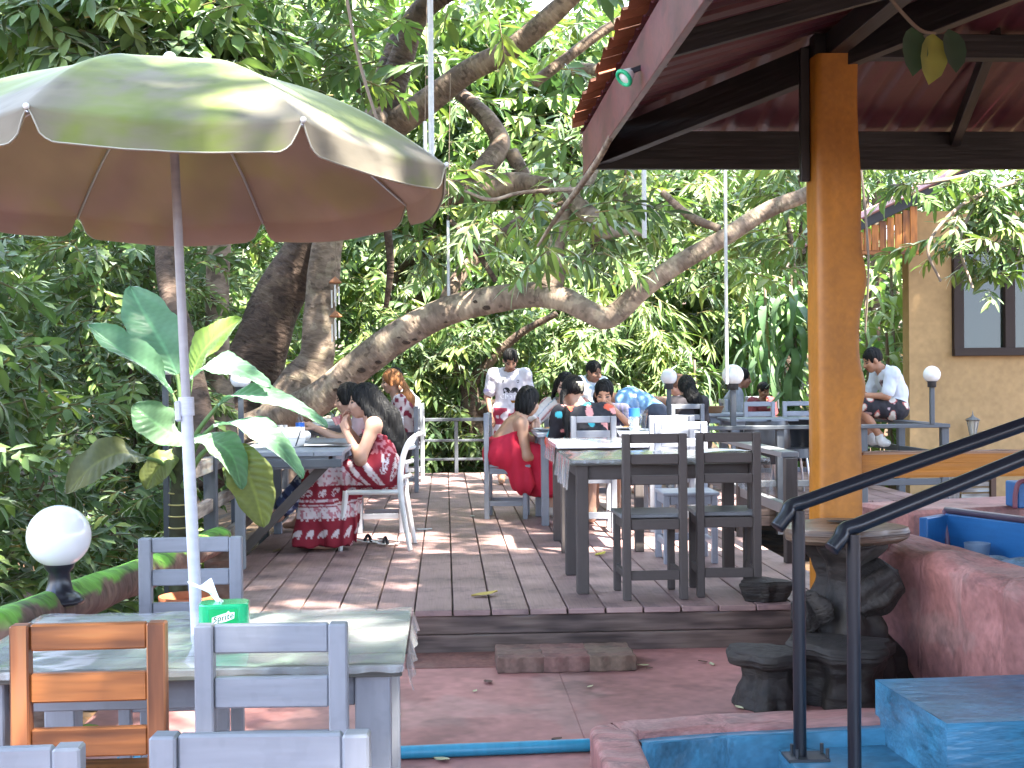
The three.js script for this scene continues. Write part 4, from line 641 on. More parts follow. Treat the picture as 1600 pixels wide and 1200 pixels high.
// ------------------------------------------------------------------ slim white tubes and chimes hung in the tree
{
  const rod = (label, x, y0, y1, d, w) => { const a = AT(x, y0, d), b = AT(x + (y1 - y0) * 0.008, y1, d), o = thing('hanging_tube', label, 'tube', V(a.x, b.y, a.z), 0, 'slim white tubes hung in the tree'), L = a.y - b.y; put('tube', tube([V(0, L, 0), V((b.x - a.x) / 2, L / 2, 0), V(b.x - a.x, 0, 0)], w / 2, { seg: 10, per: 3 }), mat([0.58, 0.58, 0.55], 0.5, { map: T.paint }), o); put('cord', tube([V(0, L, 0), V(0.03, L + 1.2, 0.05)], 0.003, { seg: 5, per: 1 }), M.twig, o); };
  rod('long slim white tube hanging just behind the parasol rim', 672, -30, 262, 8.5, 0.038); rod('thinner white tube beside the long one behind the parasol rim', 664, 190, 325, 9.4, 0.03);
  rod('slim white tube hanging below the black eave beam', 1006, 262, 372, 9.5, 0.036); rod('long thin pale tube hanging across the sloping limb', 1133, 262, 600, 9.8, 0.027); rod('thin pale tube hanging over the big arched limb', 700, 345, 462, 10.6, 0.026);
  const c = AT(524, 470, 11.0), o = thing('wind_chime', 'small wooden wind chime with pale tubes hanging from the tree', 'wind chime', c), wd = mat([0.30, 0.12, 0.05], 0.7);
  for (const y of [0.16, -0.13]) { const s = put('chime_roof', lathe([[0.001, 0.05], [0.055, 0], [0.05, -0.012], [0.001, -0.012]], 8), wd, o, 0, y, 0); for (let k = 0; k < 4; k++) { const a = k * 1.57; put('chime_tube', cyl(0.007, 0.15, 0.007, 8), mat([0.6, 0.58, 0.52], 0.4), o, Math.sin(a) * 0.03, y - 0.1 - 0.015 * k, Math.cos(a) * 0.03); } }
  put('cord', tube([V(0, 0.2, 0), V(0.02, 1.0, 0)], 0.003, { seg: 5, per: 1 }), M.twig, o);
}
// ------------------------------------------------------------------ litter
{
  const leaf = (label, x, y, h, s, c, t) => { const p = ON(x, y, h), o = put('fallen_leaf', sheet(10, 6, (u, v) => { const w = Math.sin(u * PI) * 0.28; return V((u - 0.5) * s, 0.006 + 0.03 * s * Math.abs(v - 0.5) * 4 + 0.1 * s * Math.pow(u, 3), (v - 0.5) * s * w * 2); }), mat(c, 0.8, DS), scene, p.x, h, p.z); o.rotation.y = t; tag(o, label, 'leaf', 'fallen leaves'); };
  leaf('curled yellow fallen leaf at the front of the deck', 757, 932, DECK, 0.15, [0.45, 0.33, 0.09], 0.3); leaf('brown dry leaf near the hem of the red dress', 432, 863, DECK, 0.1, [0.18, 0.12, 0.06], 1.2); leaf('pale yellow leaf between the legs of the dark table', 938, 868, DECK, 0.11, [0.5, 0.42, 0.07], 0.8);
  const small = [[1015, 1046], [1112, 1040], [1005, 1042], [763, 1068], [922, 1075], [1155, 1108], [870, 1158], [690, 1190], [742, 1082], [1098, 1036], [620, 1120]]; small.forEach(([x, y], i) => leaf('small dry leaf scattered on the red patio', x, y, 0, 0.035 + (i % 4) * 0.014, i % 3 ? [0.42, 0.40, 0.24] : [0.12, 0.07, 0.05], i * 1.7));
  const st = (label, x, y, L, t) => { const p = ON(x, y, DECK), o = put('straw', tube([V(-L / 2, 0.006, 0), V(0, 0.006, 0), V(L / 2, 0.006, 0.01)], 0.005, { seg: 8, per: 2 }), M.white, scene, p.x, DECK, p.z); o.rotation.y = t; tag(o, label, 'straw'); };
  st('white drinking straw lying on the deck behind the plastic chair', 663, 828, 0.12, 0.15); st('short white scrap lying on a board gap of the deck', 738, 807, 0.03, 0.1);
  const sd = thing('sandals', 'black and white sandals with a pale strap under the plastic chair', 'shoes', V(xAt(580, 9.15), DECK, -9.15)); for (const [x, t] of [[-0.03, 0.2], [0.1, -0.1]]) { const q = put('sandal', sheet(16, 6, (u, v) => V((u - 0.5) * 0.2, 0.012 + 0.02 * Math.pow(Math.abs(u - 0.6), 2) * 4, (v - 0.5) * (0.06 + 0.02 * Math.sin(u * PI)))), mat([0.6, 0.6, 0.58], 0.7, DS), sd, x, 0, x); q.rotation.y = t; put('strap', tube([V(-0.02, 0.02, -0.04), V(0, 0.06, 0), V(0.02, 0.02, 0.04)], 0.012, { seg: 8 }), M.black, q); }
}
// ------------------------------------------------------------------ foliage: sprays of leaves
function addLeaf(B, b, d, up, L, w, droop, c, fold = 0.18, rows = 3) {
  const s = d.clone().cross(up).normalize(), n = s.clone().cross(d).normalize(), i0 = B.P.length / 3;
  const W = rows === 3 ? [0, 0.85, 1, 0] : [0, 0.62, 0.95, 1, 0.72, 0], ts = rows === 3 ? [0, 0.28, 0.6, 1] : [0, 0.14, 0.32, 0.55, 0.8, 1];
  ts.forEach((t, k) => {
    const m = b.clone().addScaledVector(d, L * t).addScaledVector(V(0, -1, 0), droop * L * t * t), e = W[k] * w / 2, sh = 0.92 + 0.16 * (k % 2);
    for (const x of (e ? [-1, 0, 1] : [0])) { const p = m.clone().addScaledVector(s, x * e).addScaledVector(n, Math.abs(x) * e * fold * 2); B.P.push(p.x, p.y, p.z); B.C.push(c[0] * (x ? 1 : 1.18) * sh, c[1] * (x ? 1 : 1.12) * sh, c[2] * (x ? 1 : 1.1) * sh); }
  });
  const k = ts.length - 2; let o = i0 + 1; B.I.push(i0, o + 1, o, i0, o + 2, o + 1);
  for (let q = 0; q < k - 1; q++, o += 3) B.I.push(o, o + 1, o + 3, o + 1, o + 4, o + 3, o + 1, o + 2, o + 4, o + 2, o + 5, o + 4);
  B.I.push(o, o + 1, o + 3, o + 1, o + 2, o + 3);
}
function spray(seed, { n = 10, L = 0.17, w = 0.046, len = 0.26, hang = 0.5, rows = 3, spread = 0.9 }) {
  const r = RNG(seed), B = { P: [], C: [], I: [] }, bend = V((r() - 0.5) * 0.2, -0.04, (r() - 0.5) * 0.2);
  const stem = [V(0, 0, 0), V(len * 0.5, -0.01, 0).add(bend.clone().multiplyScalar(0.5)), V(len, -0.05, 0).add(bend)];
  for (let i = 0; i < n; i++) {
    const t = 0.15 + 0.85 * i / (n - 1), b = stem[0].clone().lerp(stem[1], Math.min(1, t * 2)).lerp(stem[2], Math.max(0, t * 2 - 1)), a = i * 2.4 + r() * 0.8;
    const d = V(0.35 + 0.5 * t + (r() - 0.5) * 0.3, Math.sin(a) * spread * 0.5 - hang + (r() - 0.5) * 0.3, Math.cos(a) * spread).normalize(), k = 0.78 + r() * 0.44, y = r();
    addLeaf(B, b, d, V((r() - 0.5) * 0.9, 1, (r() - 0.5) * 0.9).normalize(), L * (0.7 + 0.5 * r()), w * (0.75 + 0.4 * r()), 0.1 + 0.3 * r(), [k * (0.92 + 0.3 * y * y), k, k * (1 - 0.25 * y)], 0.15, rows);
  }
  const g = geo(B.P, null, null, B.C, B.I), tw = tube(stem, [0.006, 0.004, 0.0015], { seg: 4, per: 1, cap: false, color: [1.6, 0.75, 0.8] }); tw.deleteAttribute('uv');
  return mergeGeometries([g, tw]);
}
const SP = {
  long: [1, 2, 3].map(s => spray(s, {})), small: [11, 12].map(s => spray(s, { n: 13, L: 0.10, w: 0.042, len: 0.24, hang: 0.3 })), broad: [21, 22].map(s => spray(s, { n: 8, L: 0.17, w: 0.085, len: 0.26, hang: 0.45 })),
  far: [31, 32].map(s => spray(s, { n: 12, L: 0.30, w: 0.105, len: 0.5, hang: 0.4 })), fine: [41, 42].map(s => spray(s, { n: 12, L: 0.16, w: 0.045, len: 0.26, hang: 0.5, rows: 5 })), narrow: [51, 52].map(s => spray(s, { n: 12, L: 0.22, w: 0.032, len: 0.3, hang: 0.7 })),
};
const LM = leafMat(0.45), LMfar = leafMat(0.25);
const PAL = { mid: [[0.085, 0.165, 0.03], [0.115, 0.20, 0.035], [0.065, 0.135, 0.035], [0.17, 0.26, 0.045]] };
function leaves(parent, list, kind, pal, seed, { s0 = 0.75, s1 = 1.35, m = LM, tilt = 0.5, part = 'leaf_sprays' } = {}) {
  const r = RNG(seed), gs = SP[kind], lots = gs.map(() => []); list.forEach(p => lots[Math.floor(r() * gs.length)].push(p));
  lots.forEach((L, k) => {
    if (!L.length) return; const o = new THREE.InstancedMesh(gs[k], m, L.length), q = new THREE.Object3D(); o.name = part; o.userData.kind = 'stuff';
    L.forEach((p, i) => { q.position.copy(p); q.rotation.set((r() - 0.5) * tilt * 2, r() * 6.283, (r() - 0.5) * tilt * 2, 'YXZ'); q.scale.setScalar(s0 + (s1 - s0) * r()); q.updateMatrix(); o.setMatrixAt(i, q.matrix); const c = PAL[pal][Math.min(3, Math.floor(Math.pow(r(), 1.3) * 4))], b = 0.8 + 0.4 * r(); o.setColorAt(i, lin(c[0] * b, c[1] * b, c[2] * b)); });
    parent.add(o);
  });
}
// points in a lumpy ellipsoid, thinned by noise so that it falls into clumps with gaps; keep(p) may refuse a place
function blob(n, c, R, seed, { hollow = 0.35, gap = 0.42, f = 1.1, keep = () => true } = {}) {
  const r = RNG(seed), out = []; let tries = 0;
  while (out.length < n && tries++ < n * 30) {
    const a = r() * 6.283, z = r() * 2 - 1, q = Math.sqrt(1 - z * z), k = Math.pow(mix(hollow, 1, r()), 0.6) * (0.75 + 0.5 * noise3(Math.cos(a) * 2 + seed, Math.sin(a) * 2 + 7, z * 2 + 9));
    const p = V(c.x + R.x * q * Math.cos(a) * k, c.y + R.y * z * k, c.z + R.z * q * Math.sin(a) * k);
    if (fbm(p.x * f + 50 + seed, p.y * f + 50, p.z * f + 50, 2) > gap && keep(p)) out.push(p);
  }
  return out;
}
const inPic = p => { const q = p.clone().sub(camera.position).applyQuaternion(camera.quaternion.clone().invert()); return [800 + q.x / -q.z * F, 600 - q.y / -q.z * F, -q.z]; };
// room kept clear: over the deck and its people, round the parasol, in and on the pavilion, in front of the house
const clear = p => {
  if (p.z > -16.1 && p.z < -5 && p.x > LX - 0.25 && p.x < WX + 0.3 && p.y < 2.35) return false;
  if (p.z > -9 && p.z < 0.5 && p.x > LX - 0.1 && p.x < 7.5 && p.y < 3.4) return false;
  if (p.x > EX - 0.45 && p.z > EZ - 0.5 && p.z < 3 && p.y < 4.4) return false;
  if (p.z > -3.3 && p.y < 3.6 && p.y > -1 && Math.abs(p.x) < 3) return false;
  if (Math.hypot(p.x + 0.72, p.z + 3.5) < 1.0 && p.y < 2.7) return false;
  if (p.x > 4.5 && p.z > -20 && p.y < 4.4 && p.z < -9) return false;
  return true;
};
function branch(name, list, m, parent, o = {}) { const P = list.map(([x, y, d]) => AT(x, y, d)); return put(name, tube(P, list.map(([x, y, d, r]) => r * d / F), { seg: 14, per: 8, bump: 0.08, seed: list[0][0] * 0.1, vs: 1.3, ...o }), m, parent); }

// ------------------------------------------------------------------ the great leaning tree
{
  const t = thing('leaning_tree', 'old spreading tree whose thick arched limb reaches across the deck', 'tree');
  const b = (n, l, m = M.bark, o) => branch(n, l, m, t, o);
  b('trunk', [[378, 780, 12, 58], [385, 640, 12, 48], [402, 560, 12, 43], [430, 480, 12, 40], [470, 405, 12, 36], [525, 335, 12, 33], [570, 270, 12, 32], [598, 195, 12, 30]], M.darkBark, { bump: 0.16, seg: 22 });
  b('limb', [[598, 200, 12, 26], [612, 140, 12, 22], [630, 85, 12, 20], [652, 25, 11.9, 18], [700, -15, 11.8, 17], [770, -60, 11.6, 14]], M.darkBark); b('limb', [[602, 205, 12, 24], [660, 165, 11.8, 21], [735, 110, 11.6, 18], [800, 75, 11.4, 17], [865, 20, 11.2, 16], [930, -40, 11, 13]]);
  b('limb', [[612, 190, 12.1, 20], [600, 130, 12.2, 16], [622, 60, 12.3, 14]], M.darkBark);
  b('trunk', [[430, 760, 11.6, 42], [438, 660, 11.6, 38], [472, 600, 11.6, 36], [494, 560, 11.6, 27], [500, 480, 11.6, 25], [512, 380, 11.6, 24], [530, 300, 11.6, 24], [560, 230, 11.7, 22], [590, 180, 11.9, 20]], M.paleBark, { bump: 0.12, seg: 20 });
  b('arched_limb', [[330, 700, 11.5, 30], [430, 655, 11.4, 27], [500, 622, 11.3, 26], [560, 572, 11.2, 25], [620, 527, 11.1, 25], [690, 490, 11, 23], [760, 470, 10.9, 22], [830, 461, 10.8, 20], [880, 467, 10.7, 19], [920, 487, 10.6, 18], [946, 497, 10.6, 18], [966, 487, 10.6, 17], [1000, 455, 10.5, 16], [1060, 412, 10.4, 15], [1130, 372, 10.3, 14], [1200, 328, 10.2, 13], [1262, 303, 10.1, 12], [1300, 280, 10, 12]], M.paleBark, { bump: 0.07, seg: 22 });
  b('limb', [[856, 452, 10.8, 22], [868, 425, 10.8, 16], [868, 390, 10.8, 13], [885, 335, 10.8, 12], [905, 300, 10.9, 12], [925, 265, 11, 11], [915, 225, 11.2, 10]], M.paleBark); b('limb', [[885, 300, 10.9, 14], [905, 322, 10.7, 14], [932, 345, 10.6, 14], [944, 362, 10.6, 13], [985, 362, 10.6, 5], [1010, 368, 10.6, 3]], M.paleBark);
  b('limb', [[690, 485, 11.2, 12], [705, 452, 11.3, 11], [735, 410, 11.5, 11], [790, 362, 11.7, 10], [850, 325, 11.9, 8], [900, 305, 12, 6]], M.bark); b('limb', [[590, 312, 11.8, 22], [680, 303, 11.6, 21], [750, 295, 11.4, 20], [810, 286, 11.3, 17], [870, 292, 11.1, 14]], M.bark); b('limb', [[738, 285, 11.4, 19], [762, 255, 11.5, 17], [782, 225, 11.6, 16], [765, 190, 11.7, 14], [735, 160, 11.9, 12], [700, 130, 12.2, 9]], M.bark); b('limb', [[800, 240, 11.6, 12], [830, 290, 11.4, 9], [860, 330, 11.4, 6]], M.bark);
  b('limb', [[833, 130, 12, 9], [880, 95, 12, 9], [940, 50, 12, 8], [1010, 10, 12, 7]], M.bark); b('limb', [[895, 108, 11.8, 11], [960, 112, 11.6, 11], [1010, 116, 11.4, 9]], M.paleBark);
  b('limb', [[1125, 358, 10.3, 6], [1085, 342, 10.4, 7], [1058, 322, 10.5, 6], [1035, 300, 10.6, 5]], M.bark); b('limb', [[960, 250, 11.3, 5], [985, 280, 11.2, 6], [945, 355, 10.8, 6], [900, 420, 11, 5]], M.bark);
  b('limb', [[705, 345, 11, 4], [740, 385, 10.9, 5], [775, 440, 10.9, 4]], M.darkBark); b('limb', [[605, 350, 11.6, 7], [610, 420, 11.7, 6], [603, 480, 11.8, 4]], M.darkBark); b('limb', [[200, 110, 12, 5], [300, 85, 12, 5], [400, 68, 12, 6], [500, 95, 12, 7], [580, 150, 12, 9]], M.darkBark);
  b('limb', [[340, 60, 11, 4], [420, 45, 11, 5], [520, 90, 11.3, 6], [590, 160, 11.9, 8]], M.darkBark);
  // hollows and knots on the arched limb
  const r = RNG(8), kn = lumpy(new THREE.IcosahedronGeometry(0.024, 3), 0.007, 30).scale(1.3, 0.8, 0.35), A = [[500, 622, 11.3, 26], [560, 572, 11.2, 25], [620, 527, 11.1, 25], [690, 490, 11, 23], [760, 470, 10.9, 22], [830, 461, 10.8, 20]];
  for (let k = 0; k < 14; k++) { const i = Math.floor(r() * 5), f = r(), q = A[i].map((v, j) => mix(v, A[i + 1][j], f)), o = r() * 1.7 - 1.0, rr = q[3] * q[2] / F, c = AT(q[0], q[1], q[2]); const nv = V(0, Math.sin(o), Math.cos(o)), p = c.addScaledVector(nv, rr * 0.99), m = put('knot', kn, M.darkBark, t, p); m.lookAt(p.clone().add(nv)); m.scale.setScalar(0.5 + r() * 0.8); }
  // crown: behind and above the limbs, with some sprays hanging before them
  const near = (x0, x1, y0, y1, d0, d1, n, seed, gap = 0.42) => { const q = RNG(seed), out = []; let k = 0; while (out.length < n && k++ < n * 30) { const p = AT(mix(x0, x1, q()), mix(y0, y1, q()), mix(d0, d1, q())); if (fbm(p.x * 1.3 + 60, p.y * 1.3 + 60, p.z * 1.3 + 60, 2) > gap && clear(p)) out.push(p); } return out; };
  leaves(t, [...near(-60, 1000, -160, 260, 12.8, 15.5, 430, 1, 0.5), ...near(540, 1000, 0, 330, 10.2, 12, 14, 2, 0.5), ...near(-60, 560, -150, 110, 9.5, 12, 190, 3, 0.5)], 'long', 'mid', 5);
  leaves(t, [...near(640, 1280, 240, 470, 12.2, 15.2, 260, 6, 0.49), ...near(930, 1270, 250, 420, 10.6, 12, 110, 7, 0.5), ...near(660, 960, 260, 420, 10.0, 11.2, 40, 9, 0.5)], 'long', 'mid', 9);
  leaves(t, near(560, 1010, -140, 120, 9.6, 12, 18, 13, 0.5), 'broad', 'mid', 14, { s0: 0.9, s1: 1.5 });
  const over = [...blob(560, V(0.0, 6.6, -8.2), V(4.6, 1.4, 3.8), 17, { gap: 0.46, keep: p => clear(p) }), ...blob(650, V(6.5, 6.0, -11), V(2.6, 1.3, 2.6), 19, { keep: clear, gap: 0.36 })];  // second clump is out of view, added to shade the ochre house
  leaves(t, over, 'far', 'mid', 23, { s0: 0.7, s1: 1.2 });
}
// the tree whose crown shades the near table and the deck; its trunk stands behind the camera's left shoulder
{
  const t = thing('shade_tree', 'tall shade tree spreading over the patio', 'tree');
  put('trunk', tube([V(-3.6, -0.8, 1.6), V(-3.5, 1.5, 1.5), V(-3.2, 3.4, 1.2), V(-2.6, 5.0, 0.5)], [0.32, 0.26, 0.22, 0.16], { seg: 18, bump: 0.1 }), M.bark, t);
  for (const q of [V(1.5, 6.2, -1.5), V(-1.5, 6.2, -4), V(-4, 6.4, -2.5), V(0.5, 6.3, 2.2), V(-2.5, 6.4, 3.6)]) put('limb', tube([V(-2.6, 4.9, 0.5), V(-2.6, 4.9, 0.5).lerp(q, 0.5).add(V(0, 0.3, 0)), q], [0.15, 0.09, 0.03], { seg: 10, bump: 0.06 }), M.bark, t);
  leaves(t, [...blob(760, V(-0.6, 6.4, -2.6), V(4.6, 1.3, 3.8), 27, { gap: 0.46, keep: clear }), ...blob(420, V(0.5, 6.6, 2.2), V(4.5, 1.3, 3.2), 29, { gap: 0.45, keep: clear })], 'far', 'mid', 33, { s0: 0.7, s1: 1.2 });
}
// ------------------------------------------------------------------ trees and shrubs behind, one by one
function tree(name, label, base, h, lean, crowns, bark, seed, group) {
  const t = thing(name, label, 'tree', undefined, 0, group), r = RNG(seed), rt = 0.03 + h * 0.018, top = base.clone().add(V(lean, h, (r() - 0.5) * 0.6));
  put('trunk', tube([base.clone().add(V(0, -0.3, 0)), base.clone().lerp(top, 0.35).add(V((r() - 0.5) * 0.4, 0, 0)), base.clone().lerp(top, 0.7).add(V((r() - 0.5) * 0.5, 0, 0)), top], [rt, rt * 0.8, rt * 0.6, rt * 0.25], { seg: 10, bump: 0.12, seed }), bark, t);
  for (const [c, R, n, kind, pal, o] of crowns) {
    const from = base.clone().lerp(top, 0.35 + 0.3 * r()); put('limb', tube([from, from.clone().lerp(c, 0.5).add(V(0, 0.2, 0)), c], [rt * 0.5, rt * 0.35, rt * 0.12], { seg: 8, bump: 0.1, seed }), bark, t);
    leaves(t, blob(n, c, R, seed + n + Math.floor(c.x * 10), { keep: clear, gap: 0.38 }), kind, pal, seed + 3, o);
  }
  return t;
}
const GY = (x, z) => V(x, groundY(x, z), z), far = { s0: 0.8, s1: 1.3, m: LMfar }, TG = 'trees behind the deck';
tree('background_tree', 'leafy tree directly behind the timber railing, left of the leaning trunk', GY(-3.4, -15), 6, 0.4, [[V(-3.2, 3.4, -15.2), V(2.2, 2.4, 1.6), 620, 'small', 'mid', { s0: 1, s1: 1.7 }], [V(-2.6, 6.4, -15.5), V(2.4, 1.7, 1.8), 330, 'far', 'mid', far]], M.darkBark, 51, TG);
tree('background_tree', 'bushy tree behind the far railing at its leaning trunk end', GY(-0.7, -18.4), 6, 0.5, [[V(-0.8, 2.4, -18.4), V(2.0, 2.2, 1.4), 640, 'long', 'mid', { s0: 1, s1: 1.6 }], [V(-0.2, 5.4, -18.8), V(2.6, 1.9, 1.7), 360, 'far', 'mid', far]], M.darkBark, 61, TG);
tree('background_tree', 'bushy tree behind the standing boy', GY(1.9, -19), 6.4, -0.3, [[V(1.6, 2.1, -18.8), V(1.9, 2.0, 1.3), 560, 'narrow', 'mid', { s0: 0.9, s1: 1.5 }], [V(2.0, 5.2, -19.4), V(2.6, 2.0, 1.6), 380, 'far', 'mid', far]], M.darkBark, 71, TG);
tree('background_tree', 'bright leafy tree behind the side deck', GY(4.3, -21.5), 6.5, 0.2, [[V(4.2, 2.7, -21.3), V(2.3, 2.3, 1.5), 520, 'far', 'mid', far], [V(4.0, 5.9, -21.4), V(2.7, 2.0, 1.7), 380, 'far', 'mid', far]], M.bark, 81, TG);
tree('background_tree', 'leafy tree behind the orange post and the side deck', GY(5.4, -18.6), 5.6, -0.5, [[V(4.9, 3.9, -18.2), V(1.9, 1.9, 1.4), 480, 'long', 'mid', { s0: 1, s1: 1.6 }]], M.darkBark, 91, TG);
tree('background_tree', 'pale green tree far behind the leaning trunk', GY(-4.6, -23), 7, 0.4, [[V(-4.6, 3.2, -23), V(3.0, 3.0, 1.8), 520, 'far', 'mid', far], [V(-4.2, 7.4, -23.5), V(3.0, 2.0, 1.8), 330, 'far', 'mid', far]], M.bark, 101, TG);
tree('background_tree', 'pale green tree far behind the standing boy', GY(0.8, -25.5), 7, 0.3, [[V(0.6, 3.0, -25.5), V(3.0, 2.8, 1.8), 460, 'far', 'mid', far], [V(0.9, 7.0, -26), V(3.2, 2.2, 1.8), 360, 'far', 'mid', far]], M.bark, 111, TG);
tree('background_tree', 'pale green tree far behind the ochre house', GY(9, -27), 8, 0.3, [[V(8.6, 4.5, -27), V(3.8, 3.6, 2), 620, 'far', 'mid', far], [V(9, 9, -27.5), V(4, 2.6, 2), 380, 'far', 'mid', far]], M.bark, 121, TG);
tree('background_tree', 'tall tree far beyond the parasol', GY(-8.6, -22), 8, 0.5, [[V(-8, 4.0, -21.5), V(3.2, 3.6, 2), 560, 'far', 'mid', far], [V(-8, 8.2, -22), V(3.4, 2.2, 2), 300, 'far', 'mid', far]], M.bark, 131, TG);
for (const [x, z, k, l] of [[-14, -30, 1.2, 'hillside tree far to the side beyond the parasol'], [-7, -33, 1.1, 'hillside tree far behind the parasol pole'], [-1.5, -34, 1, 'hillside tree far behind the leaning tree'], [4.6, -33, 1.1, 'hillside tree far behind the side deck'], [12.5, -36, 1.2, 'hillside tree far behind the house roof']]) tree('background_tree', l, GY(x, z), 8 * k, 0.2, [[GY(x, z).add(V(0, 4.2 * k, 0)), V(4.2 * k, 3.6 * k, 2), 520, 'far', 'mid', { s0: 1.2, s1: 2, m: LMfar }]], M.bark, 140 + x, TG);
tree('background_tree', 'leafy tree standing off to the side, mirrored in the window of the ochre house', GY(11.8, -4.2), 6, 0.2, [[V(11.6, 2.6, -4.4), V(3.3, 2.9, 2.4), 1000, 'far', 'mid', far]], M.bark, 181, TG);
// thin trunks in the shade behind the plant
{
  const t = thing('slim_tree', 'pale slim trunk behind the parasol pole', 'tree'); branch('trunk', [[352, 700, 10, 22], [340, 560, 10, 19], [340, 450, 10, 18], [343, 370, 10, 19], [350, 300, 10, 17], [330, 150, 10.2, 14]], M.paleBark, t); leaves(t, blob(420, AT(300, 120, 10.4), V(1.4, 0.9, 0.9), 7, { keep: clear }), 'small', 'mid', 3, { s0: 1, s1: 1.7 });
  const u = thing('slim_tree', 'dark slim trunk leaning behind the big leaves', 'tree'); branch('trunk', [[330, 760, 8.2, 20], [312, 640, 8.4, 19], [285, 520, 8.6, 17], [262, 440, 8.8, 16], [258, 330, 9, 14], [270, 180, 9.4, 12]], M.darkBark, u); leaves(u, blob(360, AT(180, 60, 9.5), V(1.3, 0.7, 0.8), 9, { keep: clear }), 'broad', 'mid', 8, { s0: 0.8, s1: 1.3 });
  const s = thing('crooked_sapling', 'crooked dark sapling behind the far railing', 'tree'); branch('trunk', [[742, 720, 16.6, 20], [738, 650, 16.6, 19], [732, 600, 16.6, 15], [708, 572, 16.6, 11], [690, 562, 16.6, 8]], M.darkBark, s); branch('limb', [[738, 640, 16.6, 14], [790, 632, 16.4, 11], [840, 615, 16.3, 7]], M.darkBark, s); branch('limb', [[733, 602, 16.6, 10], [770, 560, 16.4, 8], [815, 520, 16.2, 6], [870, 490, 16, 5]], M.darkBark, s); leaves(s, [...blob(110, AT(690, 560, 16.8), V(0.9, 0.7, 0.5), 5, { keep: clear }), ...blob(90, AT(850, 530, 16.6), V(0.9, 0.5, 0.4), 6, { keep: clear })], 'long', 'mid', 4);
}
// shrubs: the shady bank beside the deck, and those behind the far railing
function shrub(label, c, R, n, kind, pal, seed, o, name = 'shrub', group = 'shrubs round the deck') {
  const t = thing(name, label, 'shrub', undefined, 0, group), g = V(c.x, groundY(c.x, c.z), c.z), r = RNG(seed);
  for (let k = 0; k < 4; k++) { const e = c.clone().add(V((r() - 0.5) * R.x * 1.4, (r() - 0.1) * R.y * 0.8, (r() - 0.5) * R.z)); put('stem', tube([g.clone().add(V((r() - 0.5) * 0.3, -0.1, (r() - 0.5) * 0.3)), g.clone().lerp(e, 0.55).add(V((r() - 0.5) * 0.3, 0, 0)), e], [0.022, 0.016, 0.005], { seg: 6, per: 4 }), M.darkBark, t); }
  leaves(t, blob(n, c, R, seed, { keep: clear, gap: 0.36, hollow: 0.15 }), kind, pal, seed + 1, o);
}
const sb = { s0: 0.8, s1: 1.4 };
shrub('dense dark shrub on the bank straight behind the pedestal lamp', V(-2.5, 0.75, -6.4), V(0.75, 1.5, 0.9), 520, 'small', 'mid', 201, sb);
shrub('dense dark shrub on the bank beyond the pedestal lamp', V(-3.3, 1.3, -8.4), V(1.0, 1.9, 1.1), 620, 'small', 'mid', 203, sb);
shrub('dark shrub under the parasol behind the big leaved plant', V(-2.35, 1.3, -9.4), V(0.75, 1.6, 0.8), 420, 'small', 'mid', 205, sb);
shrub('tall leafy shrub on the bank under the parasol rim', V(-4.4, 2.2, -11), V(1.5, 2.6, 1.4), 720, 'small', 'mid', 207, { s0: 1, s1: 1.7 });
shrub('shrub between the leaning trunk and the timber railing', V(-2.6, 1.6, -12.6), V(0.9, 1.9, 1.1), 420, 'small', 'mid', 209, { s0: 0.9, s1: 1.5 });
shrub('low leafy shrub at the foot of the log rail', V(-1.95, 0.15, -4.7), V(0.4, 0.5, 0.8), 190, 'fine', 'mid', 211, { s0: 0.6, s1: 1.0 });
shrub('low dark shrub below the timber railing', V(-1.95, 0.2, -8.2), V(0.35, 0.7, 1.3), 200, 'small', 'mid', 213, sb);
shrub('shrub beside the log rail with larger leaves', V(-2.6, 0.25, -4.9), V(0.55, 0.75, 0.7), 230, 'broad', 'mid', 215, { s0: 0.7, s1: 1.1 });
shrub('high leafy shrub far up the bank', V(-6.2, 2.2, -15), V(2.2, 3.0, 1.6), 640, 'far', 'mid', 217, { s0: 0.6, s1: 1 });
shrub('leafy shrub behind the far railing beside the light haired woman', V(-0.3, 0.9, -16.9), V(1.3, 1.1, 0.6), 330, 'long', 'mid', 221, sb);
shrub('leafy shrub behind the far railing between the deck people', V(1.1, 0.7, -17.1), V(1.2, 1.0, 0.6), 300, 'long', 'mid', 223, sb);
shrub('tangled shrub behind the girl standing at the table', V(2.6, 1.3, -17.6), V(1.1, 1.5, 0.7), 380, 'narrow', 'mid', 225, sb);
shrub('bushy ferny shrub behind the person with long black hair', V(3.35, 1.25, -20.4), V(1.2, 1.5, 0.7), 420, 'narrow', 'mid', 227, { s0: 1, s1: 1.6 });
shrub('low bright undergrowth below the side deck', V(3.4, -0.1, -9.6), V(1.0, 0.35, 1.4), 150, 'fine', 'mid', 229, { s0: 0.5, s1: 0.9 });
